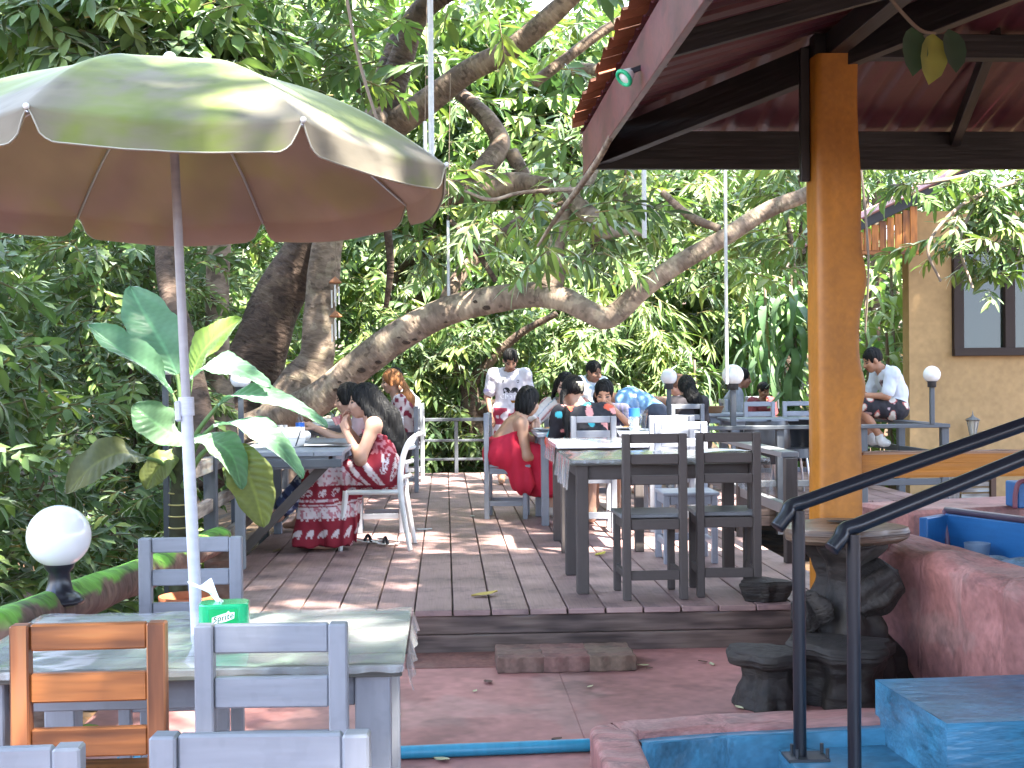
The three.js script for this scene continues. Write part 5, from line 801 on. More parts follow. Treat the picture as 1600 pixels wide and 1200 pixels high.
// strap leaved plants, each leaf a part
const strap = [0, 1, 2].map(k => { const B = { P: [], C: [], I: [] }, r = RNG(70 + k), L = 0.62, n = 9; for (let i = 0; i <= n; i++) { const t = i / n, w = 0.042 * Math.pow(Math.sin(Math.min(1, t * 1.15 + 0.12) * PI * 0.92), 0.7), y = 0.34 * t - (0.55 + 0.2 * k) * t * t, z = L * (t - 0.22 * t * t * (k + 0.5)); for (const x of [-1, 0, 1]) { B.P.push(x * w, y + Math.abs(x) * 0.012, z); const q = x ? 1 : 1.25; B.C.push(q, q, q); } if (i < n) { const o = i * 3; B.I.push(o, o + 1, o + 3, o + 1, o + 4, o + 3, o + 1, o + 2, o + 4, o + 2, o + 5, o + 4); } } return geo(B.P, null, null, B.C, B.I); });
const strapMats = [[0.08, 0.17, 0.035], [0.11, 0.22, 0.04], [0.18, 0.28, 0.055], [0.06, 0.14, 0.045], [0.07, 0.155, 0.045]].map(c => { const m = leafMat(0.5); m.color = lin(...c); return m; });
function dracaena(label, base, h, n, s, mats, seed, hang = 0) {
  const t = thing('strap_leaf_plant', label, 'plant', base, 0, 'strap leaved plants'), r = RNG(seed);
  put('stem', tube([V(0, -0.4, 0), V(0.05, h * 0.5, 0), V(0, h, 0.02)], [0.035, 0.03, 0.02], { seg: 8 }), M.twig, t);
  for (let k = 0; k < n; k++) { const f = k / n, o = put('leaf', strap[Math.floor(r() * 3)], strapMats[mats[Math.floor(r() * mats.length)]], t, 0, h * (0.25 + 0.75 * f), 0); o.rotation.set(hang + (1 - f) * 0.7 - 0.35 + (r() - 0.5) * 0.3, k * 2.4 + r() * 0.5, (r() - 0.5) * 0.4, 'YXZ'); o.scale.set(s * 1.1, s, s * (0.8 + 0.5 * r())); }
}
dracaena('bright strap leaved plant behind the man seated on the railing', V(xAt(1385, 15.5), -0.1, -15.5), 2.0, 34, 1.0, [1, 2, 2, 0], 301);
dracaena('bright strap leaved plant between orange post and ochre house', V(xAt(1352, 16.6), -0.1, -16.6), 2.6, 36, 1.1, [1, 2, 2], 303);
dracaena('tall bright strap leaved plant under the house eave', V(xAt(1392, 18.5), -0.1, -18.5), 3.4, 40, 1.3, [1, 2], 305);
dracaena('dark plant with long hanging leaves beside the orange post', V(xAt(1238, 16), 0.2, -16), 2.5, 52, 1.25, [3, 4, 0], 307, 0.95);
dracaena('dark plant with long hanging leaves behind the small lamp', V(xAt(1196, 17.2), 0.2, -17.2), 2.4, 46, 1.25, [3, 4, 1], 309, 0.85);
dracaena('plant with long hanging leaves behind the large side deck lamp', V(xAt(1155, 18), 0.2, -18), 2.2, 40, 1.3, [4, 1, 0], 311, 0.7);
dracaena('strap leaved plant behind the table of the eating boy', V(xAt(1085, 17.2), 0.1, -17.2), 1.5, 34, 1.0, [0, 3, 4], 313, 0.3);
// branch hanging before the ochre house, and its leaves
{
  const t = thing('leafy_branch', 'leafy branch hanging in front of the ochre house window', 'branch'), b = (l, m = M.twig) => branch('twig', l, m, t, { seg: 7, bump: 0 });
  b([[1720, 240, 9.4, 6], [1620, 275, 9.3, 5], [1540, 300, 9.2, 4], [1480, 340, 9.1, 3], [1450, 390, 9, 2.5], [1470, 440, 9, 2]]); b([[1560, 293, 9.2, 3], [1580, 340, 9.1, 2.5], [1560, 380, 9, 2]]); b([[1530, 303, 9.2, 3], [1500, 380, 9.1, 2.5], [1520, 450, 9, 2]]); b([[1640, 270, 9.3, 3], [1610, 340, 9.2, 3], [1590, 400, 9.1, 2]]); b([[1700, 200, 9.5, 5], [1560, 262, 9.4, 4], [1450, 285, 9.3, 3], [1390, 290, 9.2, 2]]);
  const r = RNG(77), L = []; for (const [x0, y0, x1, y1, n] of [[1620, 275, 1450, 390, 34], [1540, 300, 1600, 400, 20], [1500, 320, 1530, 450, 16], [1640, 270, 1400, 285, 34], [1640, 300, 1580, 420, 18]]) for (let k = 0; k < n; k++) { const f = r(); L.push(AT(mix(x0, x1, f) + (r() - 0.5) * 36, mix(y0, y1, f) + (r() - 0.5) * 34, 9.0 + r() * 0.5)); }
  leaves(t, L, 'fine', 'mid', 5, { s0: 0.55, s1: 0.95 });
}
// vine and pale twig by the pavilion
{
  const t = thing('bare_twig', 'long pale bare twig crossing in front of the tiled eave', 'twig'); branch('twig', [[1048, -40, 5.1, 3], [1022, 60, 5.4, 4], [990, 130, 5.7, 4.5], [945, 232, 6.3, 5], [905, 293, 6.7, 5], [868, 342, 6.9, 4], [840, 385, 7.0, 2]], M.paleBark, t, { seg: 8 }); branch('twig', [[903, 296, 6.72, 4], [860, 297, 7, 3.5], [810, 302, 7, 3], [765, 312, 7.1, 3], [725, 298, 7.1, 2]], M.paleBark, t, { seg: 8 });
  leaves(t, [[850, 300], [800, 310], [880, 350], [855, 380], [930, 320], [780, 305], [960, 300], [940, 335], [905, 330]].map(([x, y], i) => AT(x, y + 12, 7 + (i % 3) * 0.1)), 'fine', 'mid', 3, { s0: 0.6, s1: 0.9 });
  const v = thing('hanging_vine', 'vine with a yellowing leaf hanging under the pavilion roof', 'vine'); branch('twig', [[1370, -30, 4.6, 3], [1410, 20, 4.6, 3], [1440, 48, 4.6, 3], [1462, 52, 4.6, 2]], M.twig, v, { seg: 7 });
  const lf = (x, y, s, c, t) => { const B = { P: [], C: [], I: [] }; addLeaf(B, V(0, 0, 0), V(t, -1, 0.15).normalize(), V(0.2, 0.1, 1).normalize(), s, s * 0.55, 0, [1, 1, 1], 0.2, 5); const m = leafMat(0.3); m.color = lin(...c); put('leaf', geo(B.P, null, null, B.C, B.I), m, v, AT(x, y, 4.6)); };
  lf(1425, 42, 0.19, [0.03, 0.07, 0.03], -0.05); lf(1458, 52, 0.20, [0.26, 0.27, 0.05], -0.15); lf(1482, 45, 0.17, [0.025, 0.055, 0.025], 0.1);
  for (const [l, pts] of [['thin hanging vine in front of the tree top', [[535, -40, 7, 2.5], [560, 90, 7, 2.5], [590, 190, 7, 2.5], [615, 260, 7, 2]]], ['thin dark vine hanging beside the ochre house', [[1345, 260, 8.5, 2], [1352, 330, 8.5, 2], [1357, 420, 8.5, 2], [1352, 520, 8.6, 1.5]]]]) { const q = thing('hanging_vine', l, 'vine'); branch('vine_stem', pts, M.twig, q, { seg: 6, bump: 0 }); }
}
// ------------------------------------------------------------------ the big paddle leaved plant beside the pole
{
  const pl = thing('paddle_leaf_plant', 'big plant with broad ribbed paddle leaves outside the railing', 'plant');
  const root = AT(278, 860, 6.35), crown = AT(283, 690, 6.25);
  put('stem', tube([root.clone().setY(-0.4), root, AT(280, 770, 6.3), crown], [0.045, 0.045, 0.042, 0.035], { seg: 14, bump: 0.05 }), mat([0.07, 0.08, 0.04], 0.8, { map: T.bark }), pl);
  for (let k = 0; k < 5; k++) put('ring_scar', new THREE.TorusGeometry(0.046, 0.004, 6, 20), mat([0.30, 0.26, 0.10], 0.8), pl, AT(279, 770 + k * 18, 6.31)).rotation.x = PI / 2;
  // midrib as pixels and distance; w the half width; nrm the way the face looks at the middle
  const paddle = (mid, w, nrm, c, { fold = 0.12, twist = 0 } = {}) => {
    const P = mid.map(a => AT(...a)), cv = new THREE.CatmullRomCurve3(P), N = V(...nrm).normalize();
    const g = sheet(16, 34, (u, v) => {
      const t = v, p = cv.getPoint(t), tg = cv.getTangent(t); let s = tg.clone().cross(N.clone().applyAxisAngle(tg, twist * (t - 0.5))).normalize(); const n = s.clone().cross(tg).normalize();
      const x = u * 2 - 1, wd = w * Math.pow(Math.sin(Math.min(1, 0.03 + t * 0.97) * PI), 0.62) * (t > 0.5 ? 1 : Math.pow(t * 2, 0.3) * 0.5 + 0.5) * (1 + 0.05 * Math.sin(t * 23 + x * 3));
      return p.addScaledVector(s, x * wd).addScaledVector(n, Math.abs(x) * wd * fold * 2 + 0.0055 * Math.sin((t - Math.abs(x) * 0.13) * 78) * Math.min(1, Math.abs(x) * 3) * (1 - Math.abs(x) * 0.5) + 0.012 * Math.sin(t * 12 + x * 4) * x * x);
    }, { col: (u, v) => { const x = Math.abs(u * 2 - 1), rib = x < 0.07 ? 1.6 : 1, st = 0.93 + 0.1 * Math.sin((v - x * 0.13) * 78), q = (0.85 + 0.3 * fbm(u * 5, v * 8, 3, 3)) * rib * st; return [c[0] * q, c[1] * q, c[2] * q]; } });
    const o = put('leaf', g, paddleMat, pl); return o;
  };
  const paddleMat = leafMat(0.55), G = [0.10, 0.25, 0.115], D = [0.085, 0.20, 0.075], Y = [0.20, 0.33, 0.035], O = [0.14, 0.17, 0.02];
  const stalk = (a) => put('leaf_stalk', tube(a.map(q => AT(...q)), [0.016, 0.012, 0.009], { seg: 8 }), mat([0.09, 0.15, 0.05], 0.6), pl);
  paddle([[277, 585, 6.2], [255, 540, 6.22], [228, 495, 6.28], [203, 448, 6.36]], 0.125, [0.25, 0.25, 1], G); stalk([[284, 690, 6.25], [282, 630, 6.22], [277, 585, 6.2]]);
  paddle([[268, 614, 6.2], [228, 577, 6.1], [180, 542, 6.05], [137, 508, 6.05]], 0.085, [-0.1, 1, 0.75], G, { fold: 0.35 }); stalk([[283, 690, 6.25], [280, 645, 6.22], [268, 614, 6.2]]);
  paddle([[300, 586, 6.2], [315, 552, 6.2], [345, 520, 6.2], [378, 498, 6.22]], 0.075, [-0.35, 0.5, 1], Y, { fold: 0.16 }); stalk([[286, 690, 6.25], [293, 630, 6.2], [300, 586, 6.2]]);
  paddle([[297, 592, 6.15], [330, 572, 6.05], [365, 575, 6.0], [423, 606, 5.95]], 0.085, [0.25, 1, 0.75], G, { fold: 0.1 }); stalk([[286, 690, 6.25], [292, 640, 6.2], [297, 592, 6.15]]);
  paddle([[342, 632, 6.1], [375, 617, 6.0], [435, 625, 5.95], [512, 668, 5.9]], 0.075, [0.25, 1, 0.6], G, { fold: 0.12 }); stalk([[286, 720, 6.25], [312, 670, 6.15], [342, 632, 6.1]]);
  paddle([[335, 664, 6.05], [380, 664, 5.9], [430, 692, 5.85], [473, 748, 5.85]], 0.08, [0.45, 1, 0.7], G, { fold: 0.12 }); stalk([[287, 740, 6.25], [310, 690, 6.15], [335, 664, 6.05]]);
  paddle([[296, 688, 6.15], [265, 676, 6.05], [235, 655, 6.0], [208, 632, 6.0]], 0.10, [-0.15, 0.75, 1], D); paddle([[300, 684, 6.1], [335, 690, 6.0], [362, 712, 5.95], [378, 765, 5.95]], 0.08, [0.5, 0.6, 0.9], D);
  paddle([[355, 690, 6.1], [380, 725, 6.0], [398, 770, 6.0], [412, 824, 6.02]], 0.105, [0.25, 0.15, 1], O); stalk([[286, 760, 6.25], [320, 705, 6.15], [355, 690, 6.1]]);
  paddle([[228, 716, 6.1], [185, 708, 5.95], [145, 728, 5.9], [103, 772, 5.9]], 0.095, [-0.3, 0.5, 1], [0.09, 0.10, 0.015]); stalk([[280, 760, 6.28], [255, 725, 6.2], [228, 716, 6.1]]);
  paddle([[275, 700, 6.3], [258, 720, 6.2], [240, 740, 6.2], [228, 765, 6.2]], 0.07, [0, 0.3, 1], O);
}
// ------------------------------------------------------------------ people: smooth bodies meshed from joined, tapered limbs
const smin = (a, b, k) => { const h = Math.max(k - Math.abs(a - b), 0) / k; return Math.min(a, b) - h * h * k * 0.25; };
const cap = (a, b, ra, rb = ra) => ({ a, b, ra, rb }), ell = (c, r, q) => ({ c, r, q: q ? q.clone().invert() : null });
const tv = V(0, 0, 0);
function dist(p, x, y, z) {
  if (p.c) {
    tv.set(x - p.c.x, y - p.c.y, z - p.c.z); if (p.q) tv.applyQuaternion(p.q);
    const a = tv.x / p.r[0], b = tv.y / p.r[1], c = tv.z / p.r[2], k0 = Math.sqrt(a * a + b * b + c * c), A = a / p.r[0], B = b / p.r[1], C = c / p.r[2], k1 = Math.sqrt(A * A + B * B + C * C);
    return k1 < 1e-6 ? -Math.min(...p.r) : k0 * (k0 - 1) / k1;
  }
  const bx = p.b.x - p.a.x, by = p.b.y - p.a.y, bz = p.b.z - p.a.z, ax = x - p.a.x, ay = y - p.a.y, az = z - p.a.z, l2 = bx * bx + by * by + bz * bz + 1e-9, t = clamp((ax * bx + ay * by + az * bz) / l2), dx = ax - bx * t, dy = ay - by * t, dz = az - bz * t;
  return Math.sqrt(dx * dx + dy * dy + dz * dz) - mix(p.ra, p.rb, t);
}
function field(prims, k, subs, clip, wr) {
  return (x, y, z) => { let d = 9; for (const p of prims) d = d > 8 ? dist(p, x, y, z) : smin(d, dist(p, x, y, z), k); if (subs) for (const p of subs) d = Math.max(d, -dist(p, x, y, z)); if (wr && d < 0.05) d += wr(x, y, z); if (clip) d = Math.max(d, clip(x, y, z)); return d; };
}
function skinOver(prims, h, col, { k = 0.03, subs, clip, wr } = {}) {
  const lo = V(9, 9, 9), hi = V(-9, -9, -9);
  for (const p of prims) for (const [c, r] of p.c ? [[p.c, Math.max(...p.r)]] : [[p.a, p.ra], [p.b, p.rb]]) { lo.min(V(c.x - r, c.y - r, c.z - r)); hi.max(V(c.x + r, c.y + r, c.z + r)); }
  lo.subScalar(3 * h); hi.addScalar(3 * h);
  const f = field(prims, k, subs, clip, wr), n = [0, 1, 2].map(i => Math.ceil((hi.getComponent(i) - lo.getComponent(i)) / h / 4) * 4 + 1), [nx, ny, nz] = n, G = new Float32Array(nx * ny * nz).fill(1);
  for (let K = 0; K < nz; K += 4) for (let J = 0; J < ny; J += 4) for (let I = 0; I < nx; I += 4) {
    const c = f(lo.x + (I + 2) * h, lo.y + (J + 2) * h, lo.z + (K + 2) * h), s = Math.abs(c) > h * 7 + k * 0.3;
    for (let q = K; q < Math.min(K + 4, nz); q++) for (let j = J; j < Math.min(J + 4, ny); j++) for (let i = I; i < Math.min(I + 4, nx); i++) G[(q * ny + j) * nx + i] = s ? c : f(lo.x + i * h, lo.y + j * h, lo.z + q * h);
  }
  const id = new Int32Array(nx * ny * nz).fill(-1), P = [], N = [], C = [], I = [], at = (i, j, q) => (q * ny + j) * nx + i, e = h * 0.5;
  const off = [0, 1, nx, nx + 1, nx * ny, nx * ny + 1, nx * ny + nx, nx * ny + nx + 1], E = [[0, 1], [0, 2], [0, 4], [1, 3], [1, 5], [2, 3], [2, 6], [3, 7], [4, 5], [4, 6], [5, 7], [6, 7]];
  for (let q = 0; q < nz - 1; q++) for (let j = 0; j < ny - 1; j++) for (let i = 0; i < nx - 1; i++) {
    const o = at(i, j, q); let m = 0; for (let c = 0; c < 8; c++) if (G[o + off[c]] < 0) m |= 1 << c; if (m === 0 || m === 255) continue;
    let sx = 0, sy = 0, sz = 0, cn = 0;
    for (const [a, b] of E) { const A = G[o + off[a]], B = G[o + off[b]]; if ((A < 0) === (B < 0)) continue; const t = A / (A - B); sx += mix(a & 1, b & 1, t); sy += mix(a >> 1 & 1, b >> 1 & 1, t); sz += mix(a >> 2, b >> 2, t); cn++; }
    const x = lo.x + (i + sx / cn) * h, y = lo.y + (j + sy / cn) * h, z = lo.z + (q + sz / cn) * h; id[o] = P.length / 3; P.push(x, y, z);
    const g = V(f(x + e, y, z) - f(x - e, y, z), f(x, y + e, z) - f(x, y - e, z), f(x, y, z + e) - f(x, y, z - e)).normalize(); N.push(g.x, g.y, g.z); C.push(...col(x, y, z, g));
  }
  const quad = (a, b, c, d, flip) => { if (a < 0 || b < 0 || c < 0 || d < 0) return; flip ? I.push(a, b, c, a, c, d) : I.push(a, c, b, a, d, c); };
  for (let q = 1; q < nz - 1; q++) for (let j = 1; j < ny - 1; j++) for (let i = 1; i < nx - 1; i++) {
    const o = at(i, j, q), s = G[o] < 0;
    if (s !== (G[o + 1] < 0)) quad(id[o], id[at(i, j - 1, q)], id[at(i, j - 1, q - 1)], id[at(i, j, q - 1)], s);
    if (s !== (G[o + nx] < 0)) quad(id[o], id[at(i, j, q - 1)], id[at(i - 1, j, q - 1)], id[at(i - 1, j, q)], s);
    if (s !== (G[o + nx * ny] < 0)) quad(id[o], id[at(i - 1, j, q)], id[at(i - 1, j - 1, q)], id[at(i, j - 1, q)], s);
  }
  return geo(P, N, null, C, I);
}
const J0 = {   // joints of a seated and a standing grown-up, x to the person's left, z ahead
  sit: { pelvis: [0, 0.53, -0.08], waist: [0, 0.68, -0.07], chest: [0, 0.86, -0.03], neck: [0, 1.0, 0.01], head: [0, 1.13, 0.05], shL: [0.155, 0.945, -0.01], elL: [0.19, 0.70, 0.05], wrL: [0.13, 0.66, 0.27], hipL: [0.085, 0.52, -0.05], knL: [0.10, 0.51, 0.37], anL: [0.10, 0.09, 0.36], toL: [0.11, 0.03, 0.5] },
  stand: { pelvis: [0, 0.88, 0], waist: [0, 1.03, 0], chest: [0, 1.22, 0.01], neck: [0, 1.37, 0.02], head: [0, 1.50, 0.05], shL: [0.165, 1.315, 0], elL: [0.21, 1.05, -0.02], wrL: [0.20, 0.82, 0.06], hipL: [0.085, 0.86, 0], knL: [0.095, 0.48, 0.02], anL: [0.10, 0.09, -0.02], toL: [0.12, 0.03, 0.12] },
};
const shirtMat = vcol(0.85), skinMat = vcol(0.55), hairMat = new THREE.MeshPhysicalMaterial({ color: 0xffffff, vertexColors: true, roughness: 0.6, specularIntensity: 0.35 }), BLK = [0.006, 0.0055, 0.0055];
function person(label, pos, turn, o) {
  const base = J0[o.pose ?? 'sit'], s = o.s ?? 1, J = {}, gi = (o.girth ?? 1) * s;
  for (const k in base) { J[k] = base[k]; if (k.endsWith('L')) J[k.slice(0, -1) + 'R'] = [-base[k][0], base[k][1], base[k][2]]; }
  for (const k in J) J[k] = V(...J[k]).multiplyScalar(s); for (const k in o.J ?? {}) J[k] = V(...o.J[k]);
  const t = thing('person', label, 'person', pos, turn), h = o.cell ?? 0.011, hq = new THREE.Quaternion().setFromEuler(new THREE.Euler(...(o.headRot ?? [0, 0, 0]), 'YXZ'));
  const hs = o.hs ?? s, hl = (x, y, z) => V(x, y, z).multiplyScalar(hs).applyQuaternion(hq).add(J.head), hr = (...r) => r.map(v => v * hs), sk = o.skin ?? [0.40, 0.215, 0.135];
  const mid = (a, b, f) => J[a].clone().lerp(J[b], f), sd = (a, dx) => { const w = J.shL.clone().sub(J.shR).normalize(); return J[a].clone().addScaledVector(w, dx * s); };
  const torso = (e = 0) => [cap(J.hipL, J.hipR, 0.098 * gi + e), cap(sd('pelvis', 0.045), sd('waist', 0.04), 0.092 * gi + e, 0.083 * gi + e), cap(sd('pelvis', -0.045), sd('waist', -0.04), 0.092 * gi + e, 0.083 * gi + e), cap(sd('waist', 0.04), sd('chest', 0.055), 0.083 * gi + e, 0.09 * gi + e), cap(sd('waist', -0.04), sd('chest', -0.055), 0.083 * gi + e, 0.09 * gi + e), cap(J.chest, J.neck, 0.085 * gi + e, 0.052 * s + e), cap(J.shL, J.shR, 0.055 * gi + e)];
  const arm = (S, e = 0, f = 2) => { const A = J['sh' + S], B = J['el' + S], C = J['wr' + S], r = [cap(A, f < 1 ? A.clone().lerp(B, f) : B, 0.05 * gi + e, (f < 1 ? 0.044 : 0.038) * gi + e)]; if (f > 1) r.push(cap(B, f < 2 ? B.clone().lerp(C, f - 1) : C, 0.038 * gi + e, 0.025 * gi + e)); return r; };
  const leg = (S, e = 0, f = 2) => { const A = J['hip' + S], B = J['kn' + S], C = J['an' + S], r = [cap(A, f < 1 ? A.clone().lerp(B, f) : B, 0.082 * gi + e, (f < 1 ? 0.066 : 0.054) * gi + e)]; if (f > 1) r.push(cap(B, f < 2 ? B.clone().lerp(C, f - 1) : C, 0.054 * gi + e, 0.036 * gi + e)); return r; };
  const foot = S => [cap(J['an' + S], J['an' + S].clone().lerp(J['to' + S], 0.35).setY(J['to' + S].y + 0.012 * s), 0.036 * s, 0.03 * s), cap(J['an' + S].clone().setY(J['to' + S].y + 0.012 * s), J['to' + S], 0.031 * s, 0.024 * s)];
  const env = { J, s, gi, torso, arm, leg, foot, hl, hr, hq, mid, V };
  // body, then a finer head with its features and finer hands, joined into one mesh
  const tone = (x, y, z) => { const k = 0.93 + 0.14 * noise3(x * 30, y * 30, z * 30); return [sk[0] * k, sk[1] * k, sk[2] * k]; };
  const parts = [skinOver([...torso(), ...arm('L'), ...arm('R'), ...leg('L'), ...leg('R'), ...foot('L'), ...foot('R'), cap(J.neck, J.head, 0.047 * s, 0.045 * s)], h, tone, { k: 0.035 })];
  const iq = hq.clone().invert(), face = (x, y, z) => {
    const p = V(x, y, z).sub(J.head).applyQuaternion(iq).multiplyScalar(1 / hs), c = tone(x, y, z);
    if (p.z > 0.04) { const ex = Math.abs(Math.abs(p.x) - 0.033), eye = Math.hypot(ex / 0.017, (p.y - 0.002) / 0.0075), brow = Math.hypot(ex / 0.022, (p.y - 0.024 + ex * 0.15) / 0.005), lip = Math.hypot(p.x / 0.025, (p.y + 0.064) / 0.010); if (eye < 1) return [0.03, 0.018, 0.015]; if (brow < 1) return [0.05, 0.03, 0.02]; if (lip < 1) return [sk[0] * 0.85, sk[1] * 0.45, sk[2] * 0.5]; }
    return c;
  };
  parts.push(skinOver([ell(hl(0, 0.025, -0.012), hr(0.074, 0.092, 0.092), hq), ell(hl(0, -0.045, 0.026), hr(0.055, 0.066, 0.060), hq), cap(hl(0, -0.09, 0.055), hl(0, -0.09, 0.055), 0.02 * hs), cap(hl(0, 0.005, 0.083), hl(0, -0.027, 0.099), 0.008 * hs, 0.0125 * hs), cap(hl(-0.013, -0.031, 0.085), hl(0.013, -0.031, 0.085), 0.009 * hs), cap(hl(-0.018, -0.062, 0.076), hl(0.018, -0.062, 0.076), 0.0085 * hs), ...[-1, 1].flatMap(x => [ell(hl(x * 0.076, -0.008, -0.008), hr(0.010, 0.030, 0.018), hq), ell(hl(x * 0.036, -0.028, 0.058), hr(0.026, 0.024, 0.024), hq)]), cap(J.neck, hl(0, -0.04, -0.015), 0.05 * s, 0.047 * s)], 0.0052 * hs, face, { k: 0.022 * hs }));
  for (const S of ['L', 'R']) {
    const H = o['hand' + S] ?? {}, w = J['wr' + S], fd = (H.dir ? V(...H.dir) : w.clone().sub(J['el' + S])).normalize(), pn0 = H.palm ? V(...H.palm) : V(0, -1, 0), sgn = S === 'L' ? 1 : -1;
    const side = fd.clone().cross(pn0).normalize(), pn = side.clone().cross(fd).normalize().multiplyScalar(1), cu = H.curl ?? 0.5, Q = [], at = (a, b, c) => w.clone().addScaledVector(fd, a * s).addScaledVector(side, b * s).addScaledVector(pn, c * s);
    Q.push(cap(w, at(0.02, 0, 0), 0.024 * s), cap(at(0.03, -0.022, 0), at(0.085, -0.026, 0), 0.0155 * s), cap(at(0.03, 0.0, 0), at(0.088, 0.0, 0), 0.016 * s), cap(at(0.03, 0.02, 0), at(0.082, 0.024, 0), 0.0155 * s));
    [[-0.031, 0.062], [-0.010, 0.072], [0.012, 0.068], [0.032, 0.052]].forEach(([b, L], i) => { const c1 = Math.cos(cu * 0.6), s1 = -Math.sin(cu * 0.6) * -1, c2 = Math.cos(cu * 1.5), s2 = Math.sin(cu * 1.5), k = at(0.088 - Math.abs(b) * 0.2, b, 0), m = k.clone().addScaledVector(fd, L * 0.52 * c1 * s).addScaledVector(pn, L * 0.52 * s1 * s), e2 = m.clone().addScaledVector(fd, L * 0.5 * c2 * s).addScaledVector(pn, L * 0.5 * s2 * s); Q.push(cap(k, m, 0.0092 * s, 0.0085 * s), cap(m, e2, 0.0085 * s, 0.0068 * s)); });
    const th = at(0.03, -sgn * 0.03 * -1, 0.004), tm = at(0.062, sgn * 0.052, 0.018), te = at(0.09, sgn * 0.05, 0.03); Q.push(cap(th, tm, 0.0125 * s, 0.010 * s), cap(tm, te, 0.0095 * s, 0.0075 * s));
    parts.push(skinOver(Q, 0.0055 * s, tone, { k: 0.008 }));
  }
  put('body', mergeGeometries(parts), skinMat, t);
  for (const [name, prims, col, g = {}] of o.wear(env)) put(name, skinOver(prims, g.h ?? h, typeof col === 'function' ? col : (x, y, z) => { const k = 0.9 + 0.2 * noise3(x * 40, y * 40, z * 40); return col.map(v => v * k); }, { k: g.k ?? 0.035, subs: /shirt|top|jersey/.test(name) ? [cap(J.neck.clone().lerp(J.head, 0.12), J.head, 0.085 * s, 0.11 * s), ...(g.subs ?? [])] : g.subs, clip: g.clip, wr: g.wr ?? folds }), g.m ?? shirtMat, t);
  // hair: a cap over the skull, open at the face, and locks hanging where asked
  const hc = o.hair ?? BLK, strand = (x, y, z) => { const k = 0.4 + 1.3 * noise3(x * 160, y * 12, z * 160); return hc.map(v => v * k); };
  const L = (o.locks ?? (() => []))(env), bob = o.bob ?? 0;
  put('hair', skinOver([ell(hl(0, 0.034, -0.022), hr(0.086, 0.098, 0.100), hq), ...(bob ? [ell(hl(0, -0.03, -0.035), hr(0.092, 0.10 * bob, 0.082), hq)] : []), ...L], 0.0075 * hs, strand, { k: 0.03, subs: [ell(hl(0, -0.035, 0.105), hr(o.fringe ?? 0.066, 0.092, 0.085), hq), ...(bob ? [] : [ell(hl(0, -0.10, 0.0), hr(0.12, 0.085, 0.13), hq)])], wr: locksOf }), hairMat, t);
  return Object.assign(t, { env, hq, put: (n, g, m) => put(n, g, m, t) });
}
const folds = (x, y, z) => 0.016 * (noise3(x * 15 + 40 + y * 6, y * 9 + 40, z * 15 + 40) - 0.5) + 0.008 * (noise3(x * 34 + 9, y * 26 + 9 + x * 12, z * 34 + 9) - 0.5), pleats = (x, y, z) => folds(x, y, z) * 0.6 + 0.018 * (0.75 - y) * Math.sin(Math.atan2(x, z - 0.15) * 17 + y * 3), locksOf = (x, y, z) => 0.011 * (noise3(x * 75 + 30, y * 9 + 30, z * 75 + 30) - 0.5) + 0.006 * (noise3(x * 190 + 30, y * 14 + 30, z * 190 + 30) - 0.5);
const P_ = (a, b, c) => V(a, b, c), above = y => (x, yy) => y - yy, below = y => (x, yy) => yy - y;
const cellN = (x, y, z, f, s = 0) => noise3(x * f + 50 + s, y * f + 50, z * f + 50);

